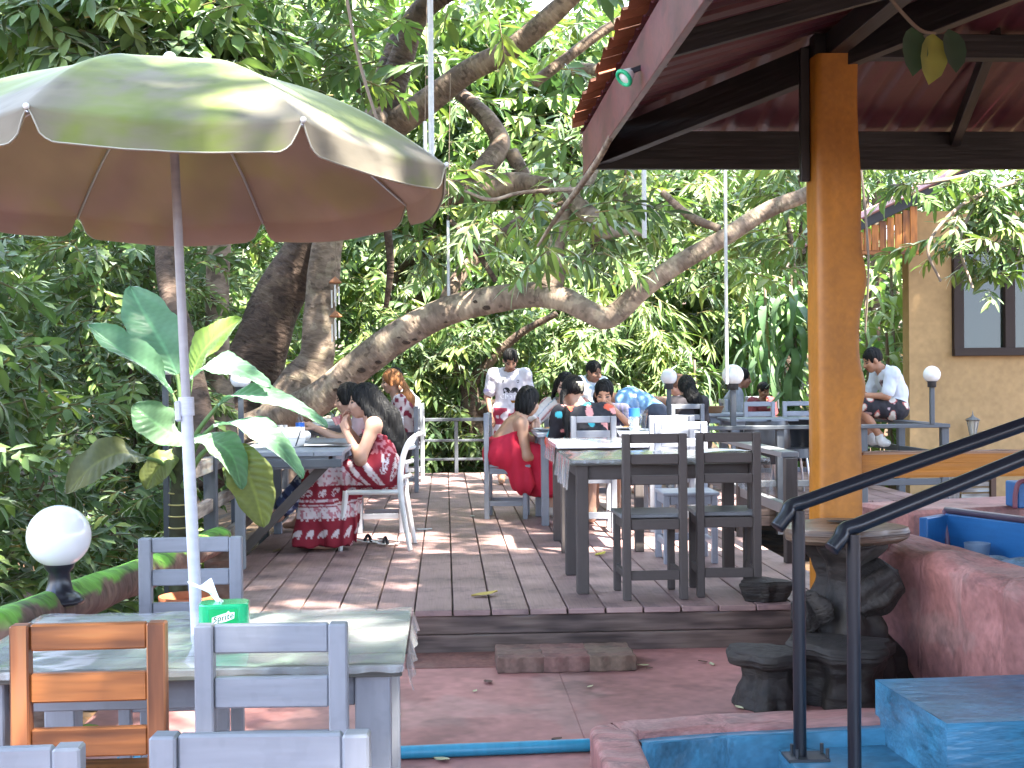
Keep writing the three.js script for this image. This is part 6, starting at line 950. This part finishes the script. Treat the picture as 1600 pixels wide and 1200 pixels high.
// long red dress with bands of white elephants and medallions
{
  const red = [0.22, 0.008, 0.022], wht = [0.60, 0.52, 0.53], rose = [0.42, 0.16, 0.19];
  const lady = person('woman in a long red and white elephant patterned dress, sipping from a plastic cup', V(-0.485, DECK, -9.0), -PI / 2 - 0.04, {
    skin: [0.46, 0.26, 0.18], headRot: [0.12, 0, 0], J: { head: [0, 1.02, 0.09], neck: [0, 0.91, 0.03], chest: [0, 0.80, -0.03], shL: [0.148, 0.86, 0.0], shR: [-0.148, 0.86, 0.02], elL: [0.20, 0.625, 0.09], wrL: [0.10, 0.80, 0.19], elR: [-0.2, 0.66, 0.1], wrR: [-0.08, 0.82, 0.2], knL: [0.13, 0.53, 0.40], knR: [-0.08, 0.53, 0.42], anL: [0.13, 0.09, 0.30], anR: [-0.06, 0.09, 0.38], toL: [0.14, 0.03, 0.42], toR: [-0.06, 0.03, 0.5] }, handL: { dir: [-0.3, 0.8, 0.3], palm: [-0.6, 0, -0.6], curl: 0.7 }, handR: { dir: [0.2, 0.9, 0.2], palm: [0.5, 0, -0.5], curl: 0.6 },
    wear: E => [['dress', [...E.torso(0.014), cap(P_(0.10, 0.52, -0.04), P_(0.15, 0.55, 0.40), 0.115, 0.085), cap(P_(-0.08, 0.52, -0.04), P_(-0.09, 0.55, 0.42), 0.11, 0.085), cap(P_(0.14, 0.52, 0.38), P_(0.17, 0.06, 0.42), 0.09, 0.10), cap(P_(-0.09, 0.52, 0.4), P_(-0.06, 0.06, 0.48), 0.09, 0.11), cap(P_(0.06, 0.4, 0.2), P_(0.08, 0.06, 0.26), 0.11, 0.12), cap(P_(0.17, 0.3, 0.3), P_(0.18, 0.05, 0.26), 0.05, 0.06), cap(P_(0.16, 0.45, 0.42), P_(0.19, 0.05, 0.49), 0.07, 0.085)], (x, y, z) => {
      const q = y > 0.45 ? 0.72 - (y - 0.45) * 0.25 + z * 0.9 * 0.35 : (0.45 - y) * 1.05 + 0.35 + 0.25, b = ((q + 0.02 * Math.sin(x * 20)) * 7.2) % 1, band = Math.floor(q * 7.2), n = cellN(x, y, z, 60);
      if (y > 0.66) return n > 0.5 ? red : rose;
      if (b < 0.12 || Math.abs(b - 0.24) < 0.03) return red;
      if (band % 3 === 0) { const a = (Math.abs(z * 11 + y * 6 + x * 4)) % 1 - 0.5, v = (b - 0.62) / 0.3; const ele = a * a * 9 + v * v * 1.5; return ele < 0.55 || (Math.abs(Math.abs(a) - 0.2) < 0.07 && v > 0) ? wht : red; }
      if (band % 3 === 1) { const a = ((x * 6 + z * 9 + y * 5) % 1 + 1) % 1 - 0.5, v = (b - 0.58) / 0.75, r = Math.hypot(a * 1.5, v * 1.6); return r < 0.3 ? (r < 0.2 && n > 0.45 ? red : wht) : r < 0.36 ? red : r < 0.43 ? wht : red; }
      return n > 0.62 ? rose : wht;
    }, { h: 0.0085, k: 0.07, wr: pleats, clip: (x, y, z) => Math.max(y - 0.80 - (z + 0.03) * 0.2, 0.035 + 0.01 * Math.sin(x * 40 + z * 31) - y) }]],
    locks: E => [cap(E.hl(0, 0.03, -0.05), P_(0.03, 0.90, -0.09), 0.085, 0.085), cap(P_(0.03, 0.90, -0.09), P_(0.05, 0.66, -0.20), 0.085, 0.055), cap(P_(-0.05, 0.9, -0.08), P_(-0.05, 0.66, -0.19), 0.08, 0.055), cap(E.hl(0.07, 0.0, 0.0), P_(0.12, 0.86, -0.02), 0.035, 0.04), cap(P_(0.12, 0.86, -0.03), P_(0.10, 0.68, -0.16), 0.04, 0.03)],
  });
  const cup = thing('cup', 'clear plastic cup held to the mouth of the woman in the elephant dress', 'cup', V(-0.485 - 0.25, DECK + 0.86, -9.0 + 0.03)); put('cup_wall', lathe([[0.03, 0], [0.042, 0.1], [0.044, 0.1]], 20), M.clear, cup); put('drink', cyl(0.029, 0.06, 0.037, 18), phy([0.75, 0.35, 0.35], 0.1, { transmission: 0.6, thickness: 0 }), cup, 0, 0.034, 0); cup.rotation.z = 0.35;
}
person('woman in navy patterned trousers stretching her arm across the handbag table', V(-0.50, DECK, -9.92), -PI / 2, {
  skin: [0.46, 0.26, 0.18], headRot: [0.2, 0.05, 0], J: { head: [0, 1.02, 0.25], neck: [0, 0.92, 0.17], chest: [0, 0.82, 0.07], waist: [0, 0.67, -0.04], shL: [0.15, 0.87, 0.13], shR: [-0.15, 0.87, 0.14], elL: [0.20, 0.70, 0.27], wrL: [0.15, 0.80, 0.47], elR: [-0.2, 0.70, 0.3], wrR: [-0.1, 0.80, 0.52], knL: [0.14, 0.50, 0.48], anL: [0.16, 0.17, 0.76], toL: [0.17, 0.12, 0.86], knR: [-0.1, 0.5, 0.44], anR: [-0.1, 0.12, 0.62], toR: [-0.11, 0.04, 0.75] }, handL: { curl: 0.9, palm: [0, -0.6, -0.3] }, handR: { curl: 0.9 },
  wear: E => [['top', [...E.torso(0.013), ...E.arm('L', 0.012, 0.5), ...E.arm('R', 0.012, 0.5)], [0.35, 0.24, 0.24], { clip: above(0.56) }], ['trousers', [...E.torso(0.016).slice(0, 3), ...E.leg('L', 0.04, 1.85), ...E.leg('R', 0.04, 1.85)], (x, y, z) => { const b = ((z * 6 - y * 7) % 1 + 1) % 1, n = cellN(x, y, z, 34); return b < 0.3 ? [0.02, 0.025, 0.07] : n > 0.58 ? [0.38, 0.43, 0.55] : [0.05, 0.07, 0.17]; }, { clip: below(0.66), k: 0.05 }]],
  locks: E => [cap(E.hl(0, 0, -0.05), P_(0, 0.86, 0.0), 0.08, 0.07), cap(P_(0, 0.86, 0), P_(0, 0.68, -0.12), 0.07, 0.04), cap(E.hl(0.06, 0.0, 0.02), E.hl(0.05, -0.12, -0.02), 0.03, 0.03)],
});
{ const w = tag(put('bracelet', new THREE.TorusGeometry(0.031, 0.0035, 6, 20), M.black, scene, -0.955, DECK + 0.785, -9.78), 'thin dark bracelet on the outstretched arm', 'bracelet'); w.rotation.set(0, PI / 2, 0.4); }
person('woman with long light brown hair in a white and maroon top', V(-0.46, DECK, -13.3), -PI / 2 + 0.1, {
  skin: [0.46, 0.27, 0.19], hair: [0.27, 0.115, 0.045], headRot: [0.25, 0, 0], cell: 0.014, J: { head: [0, 1.14, 0.10], neck: [0, 1.0, 0.05], shL: [0.15, 0.94, 0.02] },
  wear: E => [['top', [...E.torso(0.014), ...E.arm('L', 0.014, 1.3), ...E.arm('R', 0.014, 1.3)], (x, y, z) => cellN(x, y, z, 22) > 0.55 ? [0.18, 0.01, 0.03] : [0.55, 0.46, 0.46], { clip: above(0.55) }], ['skirt', [...E.torso(0.016).slice(0, 3), ...E.leg('L', 0.03, 1.4), ...E.leg('R', 0.03, 1.4)], [0.05, 0.03, 0.035], { clip: below(0.62) }]],
  locks: E => [cap(E.hl(0, 0.0, -0.05), P_(0.02, 0.95, -0.06), 0.085, 0.085), cap(P_(0.02, 0.95, -0.06), P_(0.03, 0.80, -0.11), 0.085, 0.04), cap(E.hl(0.06, 0, 0), P_(0.09, 0.9, 0.0), 0.035, 0.04)],
});
person('man in a white shirt bent over the last table by the timber railing', V(-0.42, DECK, -14.6), -PI / 2 + 0.15, {
  skin: [0.30, 0.15, 0.09], headRot: [0.45, 0, 0], cell: 0.014, J: { head: [0, 1.16, 0.16], neck: [0, 1.04, 0.08], chest: [0, 0.88, -0.02], shL: [0.17, 0.97, 0.03], shR: [-0.17, 0.97, 0.03] },
  wear: E => [['shirt', [...E.torso(0.022), ...E.arm('L', 0.022, 0.8), ...E.arm('R', 0.022, 0.8)], [0.62, 0.64, 0.68], { clip: above(0.5) }], ['shorts', [...E.torso(0.018).slice(0, 3), ...E.leg('L', 0.03, 0.9), ...E.leg('R', 0.03, 0.9)], [0.03, 0.03, 0.04], { clip: below(0.6) }]],
});
person('woman in a sleeveless bright red sundress with a black bob, her back half turned', V(xAt(792, 10.75), DECK, -10.75), PI / 2 + 0.18, {
  skin: [0.42, 0.235, 0.15], headRot: [0.35, 0.45, 0], bob: 1.15, J: { head: [0.02, 0.97, 0.20], neck: [0, 0.86, 0.13], chest: [0, 0.75, 0.06], waist: [0, 0.64, -0.03], pelvis: [0, 0.53, -0.08], shL: [0.15, 0.80, 0.10], shR: [-0.155, 0.79, 0.09], elL: [0.2, 0.62, 0.25], wrL: [0.1, 0.70, 0.42], elR: [-0.20, 0.52, 0.12], wrR: [-0.12, 0.50, 0.32], anL: [0.1, 0.09, 0.34], anR: [-0.1, 0.09, 0.36] },
  wear: E => [['dress', [...E.torso(0.014), cap(P_(0.09, 0.54, -0.06), P_(0.12, 0.52, 0.32), 0.115, 0.09), cap(P_(-0.09, 0.54, -0.06), P_(-0.14, 0.52, 0.32), 0.115, 0.09), cap(P_(-0.10, 0.48, 0.05), P_(-0.17, 0.30, 0.10), 0.11, 0.10), cap(P_(0, 0.48, 0.25), P_(-0.06, 0.24, 0.30), 0.11, 0.13), cap(P_(0.08, 0.48, 0.3), P_(0.1, 0.25, 0.34), 0.10, 0.12), cap(P_(-0.15, 0.5, 0.28), P_(-0.18, 0.24, 0.30), 0.07, 0.08)], (x, y, z) => { const k = 0.85 + 0.3 * noise3(x * 20, y * 4, z * 20); return [0.50 * k, 0.012 * k, 0.04 * k]; }, { h: 0.009, k: 0.06, wr: pleats, clip: (x, y, z) => Math.max(y - 0.715 - z * 0.35, 0.185 + 0.014 * Math.sin(x * 50 + z * 44) - y) }],
    ['strap', [cap(P_(-0.09, 0.74, -0.03), P_(-0.10, 0.845, 0.09), 0.006), cap(P_(0.09, 0.74, -0.03), P_(0.10, 0.845, 0.10), 0.006), cap(P_(-0.10, 0.85, 0.10), P_(-0.09, 0.78, 0.17), 0.006)], [0.42, 0.03, 0.05], { h: 0.004, k: 0.01, wr: () => 0 }], ['shoes', [...E.foot('L'), ...E.foot('R')].map(p => ({ ...p, ra: p.ra + 0.012, rb: p.rb + 0.012 })), [0.55, 0.5, 0.42], { clip: below(0.085), h: 0.008 }]],
});
const boy = person('boy standing in a white football jersey with printed crest and number', V(xAt(797, 14), DECK, -14.0), 0.05, {
  pose: 'stand', s: 0.93, hs: 0.98, skin: [0.30, 0.155, 0.10], headRot: [0.62, 0, 0], J: { head: [0, 1.355, 0.11], neck: [0, 1.27, 0.05], chest: [0, 1.12, 0.01], shL: [0.17, 1.19, 0.01], shR: [-0.17, 1.19, 0.01], elL: [0.23, 0.96, -0.04], wrL: [0.20, 0.76, 0.05], elR: [-0.24, 0.96, -0.03], wrR: [-0.21, 0.75, 0.05] },
  wear: E => [['jersey', [...E.torso(0.026), ...E.arm('L', 0.026, 0.72), ...E.arm('R', 0.026, 0.72)], (x, y, z) => Math.abs(y - 1.03) < 0.012 && Math.abs(x) > 0.2 ? [0.2, 0.18, 0.3] : [0.52, 0.50, 0.56], { clip: above(0.72) }], ['shorts', [...E.torso(0.025).slice(0, 3), ...E.leg('L', 0.04, 0.8), ...E.leg('R', 0.04, 0.8)], (x, y, z) => cellN(x, y, z, 16) > 0.55 ? [0.3, 0.02, 0.05] : [0.55, 0.5, 0.55], { clip: below(0.84) }]],
});
// print on cloth: a patch laid on the surface of the garment, marched in along z
function cloth(t, prims, k, x0, x1, y0, y1, tex, name, turn = 0) {
  const f = field(prims, k), q = RNG(1), c = Math.cos(turn), s = Math.sin(turn); const g = sheet(24, 24, (u, v) => { const a = mix(x0, x1, u), y = mix(y0, y1, v); let z = 0.4, d; for (let i = 0; i < 40; i++) { d = f(a * c + z * s, y, -a * s + z * c); z -= d * 0.8; if (d < 0.0005) break; } z += 0.004; return V(a * c + z * s, y, -a * s + z * c); });
  put(name, g, mat([1, 1, 1], 0.85, { map: tex }), t);
}
cloth(boy, [...boy.env.torso(0.026)], 0.035, -0.125, 0.125, 0.86, 1.17, lettering(512, 640, (x, W, H) => {
  x.fillStyle = '#c0bcc6'; x.fillRect(0, 0, W, H); x.fillStyle = '#22222e'; x.font = 'bold 92px sans-serif'; x.textAlign = 'center'; x.fillText('8', 90, 130);
  x.fillRect(240, 92, 36, 10); x.beginPath(); x.moveTo(390, 60); x.lineTo(450, 60); x.lineTo(446, 110); x.lineTo(420, 138); x.lineTo(394, 110); x.closePath(); x.fill(); x.fillStyle = '#d5d1da'; x.fillRect(408, 76, 24, 30);
  for (const s of [-1, 1]) { x.save(); x.translate(256 + s * 96, 300); x.scale(s, 1); x.fillStyle = '#1c1c24'; x.beginPath(); x.ellipse(0, -20, 74, 52, 0, 0, 7); x.fill(); x.fillRect(-62, -10, 34, 66); x.fillRect(26, -10, 36, 66); x.beginPath(); x.moveTo(-70, -30); x.quadraticCurveTo(-110, 10, -84, 56); x.lineTo(-68, 50); x.quadraticCurveTo(-78, 10, -50, 0); x.fill(); x.restore(); }
  x.fillStyle = '#b59a4a'; x.beginPath(); x.arc(256, 215, 14, 0, 7); x.fill(); x.fillStyle = '#f4f2f6'; x.strokeStyle = '#7b7a92'; x.lineWidth = 7; x.font = 'bold 150px serif'; x.strokeText('Chang', 256, 480); x.fillText('Chang', 256, 480); x.fillStyle = '#8a5a22'; x.fillRect(250, 520, 120, 60);
}), 'jersey_print');
person('woman in a cream top with coloured stripes reaching for her plate', V(xAt(886, 11.3), DECK, -11.35), -0.35, {
  skin: [0.48, 0.29, 0.21], headRot: [0.12, 0.1, 0], J: { head: [0.02, 1.09, 0.10], neck: [0, 0.96, 0.04], shL: [0.155, 0.91, 0.02], shR: [-0.155, 0.91, 0.03], elR: [-0.27, 0.76, 0.26], wrR: [-0.13, 0.80, 0.50], elL: [0.2, 0.7, 0.15], wrL: [0.1, 0.78, 0.35] }, handR: { dir: [0.1, -0.5, 0.6], curl: 0.7 },
  wear: E => [['striped_top', [...E.torso(0.022), ...E.arm('L', 0.025, 1.75), ...E.arm('R', 0.028, 1.75)], (x, y, z) => { const q = ((Math.hypot(x * 0.8, z * 0.6) * 8 + y * 7) % 1 + 1) % 1; return q < 0.1 ? [0.28, 0.09, 0.09] : q < 0.18 ? [0.52, 0.30, 0.26] : q > 0.5 && q < 0.56 ? [0.22, 0.30, 0.34] : [0.62, 0.56, 0.52]; }, { clip: above(0.5), h: 0.009 }], ['trousers', [...E.torso(0.018).slice(0, 3), ...E.leg('L', 0.02, 1.9), ...E.leg('R', 0.02, 1.9)], [0.03, 0.03, 0.05], { clip: below(0.6) }]],
  locks: E => [cap(E.hl(-0.07, 0.0, -0.02), P_(-0.10, 0.93, 0.04), 0.04, 0.04), cap(P_(-0.10, 0.93, 0.04), P_(-0.10, 0.72, 0.12), 0.04, 0.025), cap(E.hl(0.07, 0.0, -0.02), P_(0.11, 0.90, 0.03), 0.04, 0.04), cap(E.hl(0, 0, -0.06), P_(0, 0.9, -0.06), 0.075, 0.07)],
});
const floral = (x, y, z) => { const n = cellN(x, y, z, 11), m = cellN(x + 3, y, z, 9), q = cellN(x, y + 5, z, 13); return n > 0.70 ? [0.70, 0.30, 0.27] : m > 0.72 ? [0.06, 0.42, 0.48] : q > 0.76 ? [0.62, 0.10, 0.05] : [0.014, 0.013, 0.018]; };
person('girl in a black top with bright flowers, seen from behind with pinned up hair', V(xAt(923, 9.62), DECK, -9.8), PI + 0.1, {
  skin: [0.42, 0.25, 0.17], headRot: [0.3, 0.15, 0], J: { head: [0.09, 1.06, 0.14], neck: [0.05, 0.95, 0.08], chest: [0.01, 0.82, 0.02], shL: [0.19, 0.88, 0.06], shR: [-0.14, 0.89, 0.05], elL: [0.24, 0.68, 0.14], wrL: [0.12, 0.76, 0.32], elR: [-0.22, 0.69, 0.18], wrR: [-0.1, 0.78, 0.34] },
  wear: E => [['flowered_top', [...E.torso(0.026), ...E.arm('L', 0.026, 1.6), ...E.arm('R', 0.026, 1.6)], floral, { clip: above(0.5), h: 0.0085 }], ['shorts', [...E.torso(0.018).slice(0, 3), ...E.leg('L', 0.02, 0.8), ...E.leg('R', 0.02, 0.8)], [0.03, 0.03, 0.05], { clip: below(0.6) }]],
  locks: E => [cap(E.hl(0.0, 0.04, -0.09), E.hl(0.01, 0.0, -0.115), 0.055, 0.05), cap(E.hl(0.08, -0.02, -0.03), P_(0.17, 0.90, 0.03), 0.035, 0.035), cap(P_(0.17, 0.9, 0.0), P_(0.17, 0.72, -0.06), 0.035, 0.02)],
});
{ const hc = thing('hair_clip', 'pale claw hair clip in the black hair of the girl in flowers', 'hair clip', V(xAt(909, 9.7), DECK + 1.10, -9.80)); for (let k = 0; k < 5; k++) put('claw', tube([V(-0.02 + k * 0.01, 0.035, 0.0), V(-0.022 + k * 0.011, 0.01, 0.018), V(-0.015 + k * 0.008, -0.03, 0.008)], 0.003, { seg: 6 }), mat([0.6, 0.56, 0.42], 0.4), hc); put('spine', cb(0.06, 0.014, 0.012, 0.003), mat([0.6, 0.56, 0.42], 0.4), hc, 0, 0.035, 0.0); }
person('boy in a dark violet grey shirt eating with one hand at his mouth', V(xAt(946, 11.3), DECK, -11.38), -0.1, {
  s: 0.95, hs: 1.0, skin: [0.42, 0.21, 0.125], headRot: [0.38, -0.1, 0], fringe: 0.072, J: { head: [0, 1.02, 0.14], neck: [0, 0.92, 0.07], shL: [0.16, 0.86, 0.02], shR: [-0.16, 0.86, 0.02], elL: [0.24, 0.72, 0.22], wrL: [0.09, 0.88, 0.27], elR: [-0.2, 0.68, 0.15], wrR: [-0.1, 0.78, 0.35] }, handL: { dir: [-0.7, 0.5, 0], palm: [0, -0.3, -1], curl: 0.9 },
  wear: E => [['shirt', [...E.torso(0.022), ...E.arm('L', 0.022, 0.7), ...E.arm('R', 0.022, 0.7)], (x, y, z) => ((x * 25) % 1 + 1) % 1 < 0.25 ? [0.10, 0.09, 0.20] : [0.06, 0.06, 0.085], { clip: above(0.5) }], ['shorts', [...E.torso(0.018).slice(0, 3), ...E.leg('L', 0.03, 0.85), ...E.leg('R', 0.03, 0.85)], [0.05, 0.05, 0.06], { clip: below(0.58) }]],
});
person('child with tied back dark hair standing behind the eating family', V(xAt(926, 14), DECK, -14.1), 0.35, {
  pose: 'stand', s: 0.84, hs: 0.95, cell: 0.014, skin: [0.27, 0.135, 0.085], headRot: [0.35, 0.25, 0], J: { head: [0, 1.22, 0.08] },
  wear: E => [['shirt', [...E.torso(0.022), ...E.arm('L', 0.022, 0.7), ...E.arm('R', 0.022, 0.7)], (x, y, z) => cellN(x, y, z, 18) > 0.55 ? [0.30, 0.42, 0.55] : [0.6, 0.62, 0.66], { clip: above(0.62) }], ['shorts', [...E.torso(0.02).slice(0, 3), ...E.leg('L', 0.03, 0.8), ...E.leg('R', 0.03, 0.8)], [0.06, 0.07, 0.12], { clip: below(0.72) }]],
  locks: E => [cap(E.hl(0, 0.07, -0.09), E.hl(0, 0.05, -0.11), 0.035, 0.03)],
});
person('person in a light blue shirt stooping low beside the table', V(xAt(1012, 12.6), DECK, -12.7), -PI / 2 - 0.2, {
  pose: 'stand', skin: [0.38, 0.2, 0.13], headRot: [1.1, 0, 0], cell: 0.013, J: { pelvis: [0, 0.80, -0.1], waist: [0, 0.89, 0.0], chest: [0, 0.96, 0.16], neck: [0, 0.95, 0.30], head: [0, 0.93, 0.41], shL: [0.15, 0.95, 0.22], shR: [-0.15, 0.95, 0.22], elL: [0.2, 0.80, 0.22], wrL: [0.16, 0.78, 0.42], elR: [-0.2, 0.80, 0.22], wrR: [-0.16, 0.78, 0.42], hipL: [0.085, 0.78, -0.1], hipR: [-0.085, 0.78, -0.1], knL: [0.095, 0.46, 0.0], knR: [-0.095, 0.46, 0.0] },
  wear: E => [['shirt', [...E.torso(0.018), ...E.arm('L', 0.02, 0.8), ...E.arm('R', 0.02, 0.8)], (x, y, z) => { const k = 0.85 + 0.3 * cellN(x, y, z, 8); return [0.17 * k, 0.33 * k, 0.54 * k]; }, { clip: above(0.76) }], ['trousers', [...E.torso(0.02).slice(0, 3), ...E.leg('L', 0.03, 1.9), ...E.leg('R', 0.03, 1.9)], [0.06, 0.07, 0.10], { clip: below(0.9) }]],
});
chair('grey', 'grey chair of the brown haired woman reaching over the table', xAt(1066, 13.9) + 0.1, DECK, -14.0, -PI / 2);
person('woman with brown hair in a lilac top reaching out a bare arm', V(xAt(1066, 13.9) + 0.08, DECK, -14.0), -PI / 2 + 0.1, {
  skin: [0.44, 0.24, 0.16], hair: [0.13, 0.07, 0.045], cell: 0.013, headRot: [0.35, 0, 0], J: { head: [0, 1.06, 0.12], neck: [0, 0.95, 0.06], shL: [0.15, 0.90, 0.05], elL: [0.17, 0.90, 0.30], wrL: [0.14, 0.95, 0.54], shR: [-0.15, 0.9, 0.03] },
  wear: E => [['top', [...E.torso(0.014), ...E.arm('L', 0.014, 0.4), ...E.arm('R', 0.014, 0.4)], (x, y, z) => y > 0.86 ? [0.55, 0.42, 0.52] : [0.16, 0.08, 0.20], { clip: above(0.5) }], ['skirt', [...E.torso(0.018).slice(0, 3), ...E.leg('L', 0.03, 1.5), ...E.leg('R', 0.03, 1.5)], [0.05, 0.04, 0.06], { clip: below(0.6) }]],
  locks: E => [cap(E.hl(0, 0.0, -0.05), P_(0, 0.92, -0.03), 0.08, 0.06)],
});
person('person with long black hair seen from behind on the side deck', V(xAt(1078, 13.1), DECK, -13.22), PI, {
  skin: [0.38, 0.2, 0.13], cell: 0.013, headRot: [0.2, 0, 0], J: { head: [0, 1.05, 0.06], neck: [0, 0.94, 0.02], shL: [0.15, 0.89, 0], shR: [-0.15, 0.89, 0] },
  wear: E => [['top', [...E.torso(0.016), ...E.arm('L', 0.016, 1.5), ...E.arm('R', 0.016, 1.5)], [0.03, 0.025, 0.03], { clip: above(0.5) }], ['trousers', [...E.torso(0.018).slice(0, 3), ...E.leg('L', 0.02, 1.9), ...E.leg('R', 0.02, 1.9)], [0.04, 0.04, 0.06], { clip: below(0.6) }]],
  locks: E => [cap(E.hl(0, 0.0, -0.06), P_(-0.04, 0.92, -0.08), 0.09, 0.085), cap(P_(-0.06, 0.92, -0.08), P_(-0.09, 0.66, -0.10), 0.08, 0.045)],
});
person('man in a plain grey shirt seated sideways beside the large lamp', V(xAt(1148, 15.4), DECK, -15.3), PI / 2 - 0.2, {
  skin: [0.22, 0.105, 0.065], cell: 0.014, headRot: [0.15, 0, 0], J: { head: [0, 1.13, 0.08] },
  wear: E => [['shirt', [...E.torso(0.024), ...E.arm('L', 0.024, 0.8), ...E.arm('R', 0.024, 0.8)], [0.20, 0.22, 0.25], { clip: above(0.5) }], ['trousers', [...E.torso(0.018).slice(0, 3), ...E.leg('L', 0.02, 1.9), ...E.leg('R', 0.02, 1.9)], [0.03, 0.03, 0.035], { clip: below(0.6) }]],
});
chair('grey', 'grey chair of the child in the dark red shirt', xAt(1192, 16.6), DECK, -16.7, 0);
person('child in a dark red shirt seated behind the pale side deck chairs', V(xAt(1192, 16.6), DECK, -16.62), 0.2, {
  s: 0.85, skin: [0.22, 0.105, 0.065], cell: 0.014, headRot: [0.4, 0.3, 0],
  wear: E => [['shirt', [...E.torso(0.022), ...E.arm('L', 0.022, 0.8), ...E.arm('R', 0.022, 0.8)], [0.16, 0.03, 0.035], { clip: above(0.42) }], ['shorts', [...E.torso(0.018).slice(0, 3), ...E.leg('L', 0.02, 0.9), ...E.leg('R', 0.02, 0.9)], [0.03, 0.03, 0.04], { clip: below(0.5) }]],
});
{
  const shorts = (x, y, z) => { const n = cellN(x, y, z, 13), m = cellN(x + 4, y, z, 17); return n > 0.70 ? [0.55, 0.50, 0.42] : n > 0.64 ? [0.40, 0.10, 0.08] : m > 0.76 ? [0.45, 0.30, 0.30] : [0.014, 0.012, 0.016]; };
  const man = person('man in a white T-shirt and black printed shorts sitting on the railing', V(WX - 0.06, DECK, -12.85), -PI / 2 + 0.06, {
    skin: [0.36, 0.17, 0.095], headRot: [0.42, 0, 0], fringe: 0.07, J: { pelvis: [0, 0.83, -0.03], waist: [0, 0.98, -0.03], chest: [0, 1.11, 0.03], neck: [0, 1.22, 0.12], head: [0, 1.31, 0.21], shL: [0.175, 1.165, 0.07], shR: [-0.175, 1.165, 0.07], elL: [0.22, 0.95, 0.15], wrL: [0.10, 0.96, 0.39], elR: [-0.22, 0.95, 0.17], wrR: [-0.06, 0.96, 0.41], hipL: [0.085, 0.81, 0.0], hipR: [-0.085, 0.81, 0.0], knL: [0.12, 0.86, 0.40], knR: [-0.1, 0.84, 0.41], anL: [0.1, 0.54, 0.17], anR: [-0.1, 0.54, 0.19], toL: [0.11, 0.475, 0.10], toR: [-0.1, 0.475, 0.12] }, handL: { dir: [-0.3, 0, 1], curl: 1.0 }, handR: { dir: [0.2, 0, 1], curl: 1.0 },
    wear: E => [['t_shirt', [...E.torso(0.024), ...E.arm('L', 0.022, 0.8), ...E.arm('R', 0.022, 0.8)], (x, y, z) => Math.hypot(x - 0.09, (y - 1.06) * 1.0) < 0.055 && z > 0.0 ? (cellN(x, y, z, 45) > 0.5 ? [0.05, 0.03, 0.04] : [0.3, 0.2, 0.22]) : [0.54, 0.56, 0.61], { clip: above(0.80), h: 0.009 }], ['shorts', [...E.torso(0.022).slice(0, 3), ...E.leg('L', 0.03, 0.8), ...E.leg('R', 0.03, 0.8)], shorts, { clip: below(0.97), h: 0.009 }], ['shoes', [...E.foot('L'), ...E.foot('R')].map(p => ({ ...p, ra: p.ra + 0.012, rb: p.rb + 0.012 })), [0.55, 0.53, 0.5], { h: 0.008, clip: below(0.60) }]],
  });
}

// ------------------------------------------------------------------ shadows and the picture
scene.traverse(o => { if (o.isMesh) { o.castShadow = true; o.receiveShadow = true; } });
renderer.render(scene, camera);
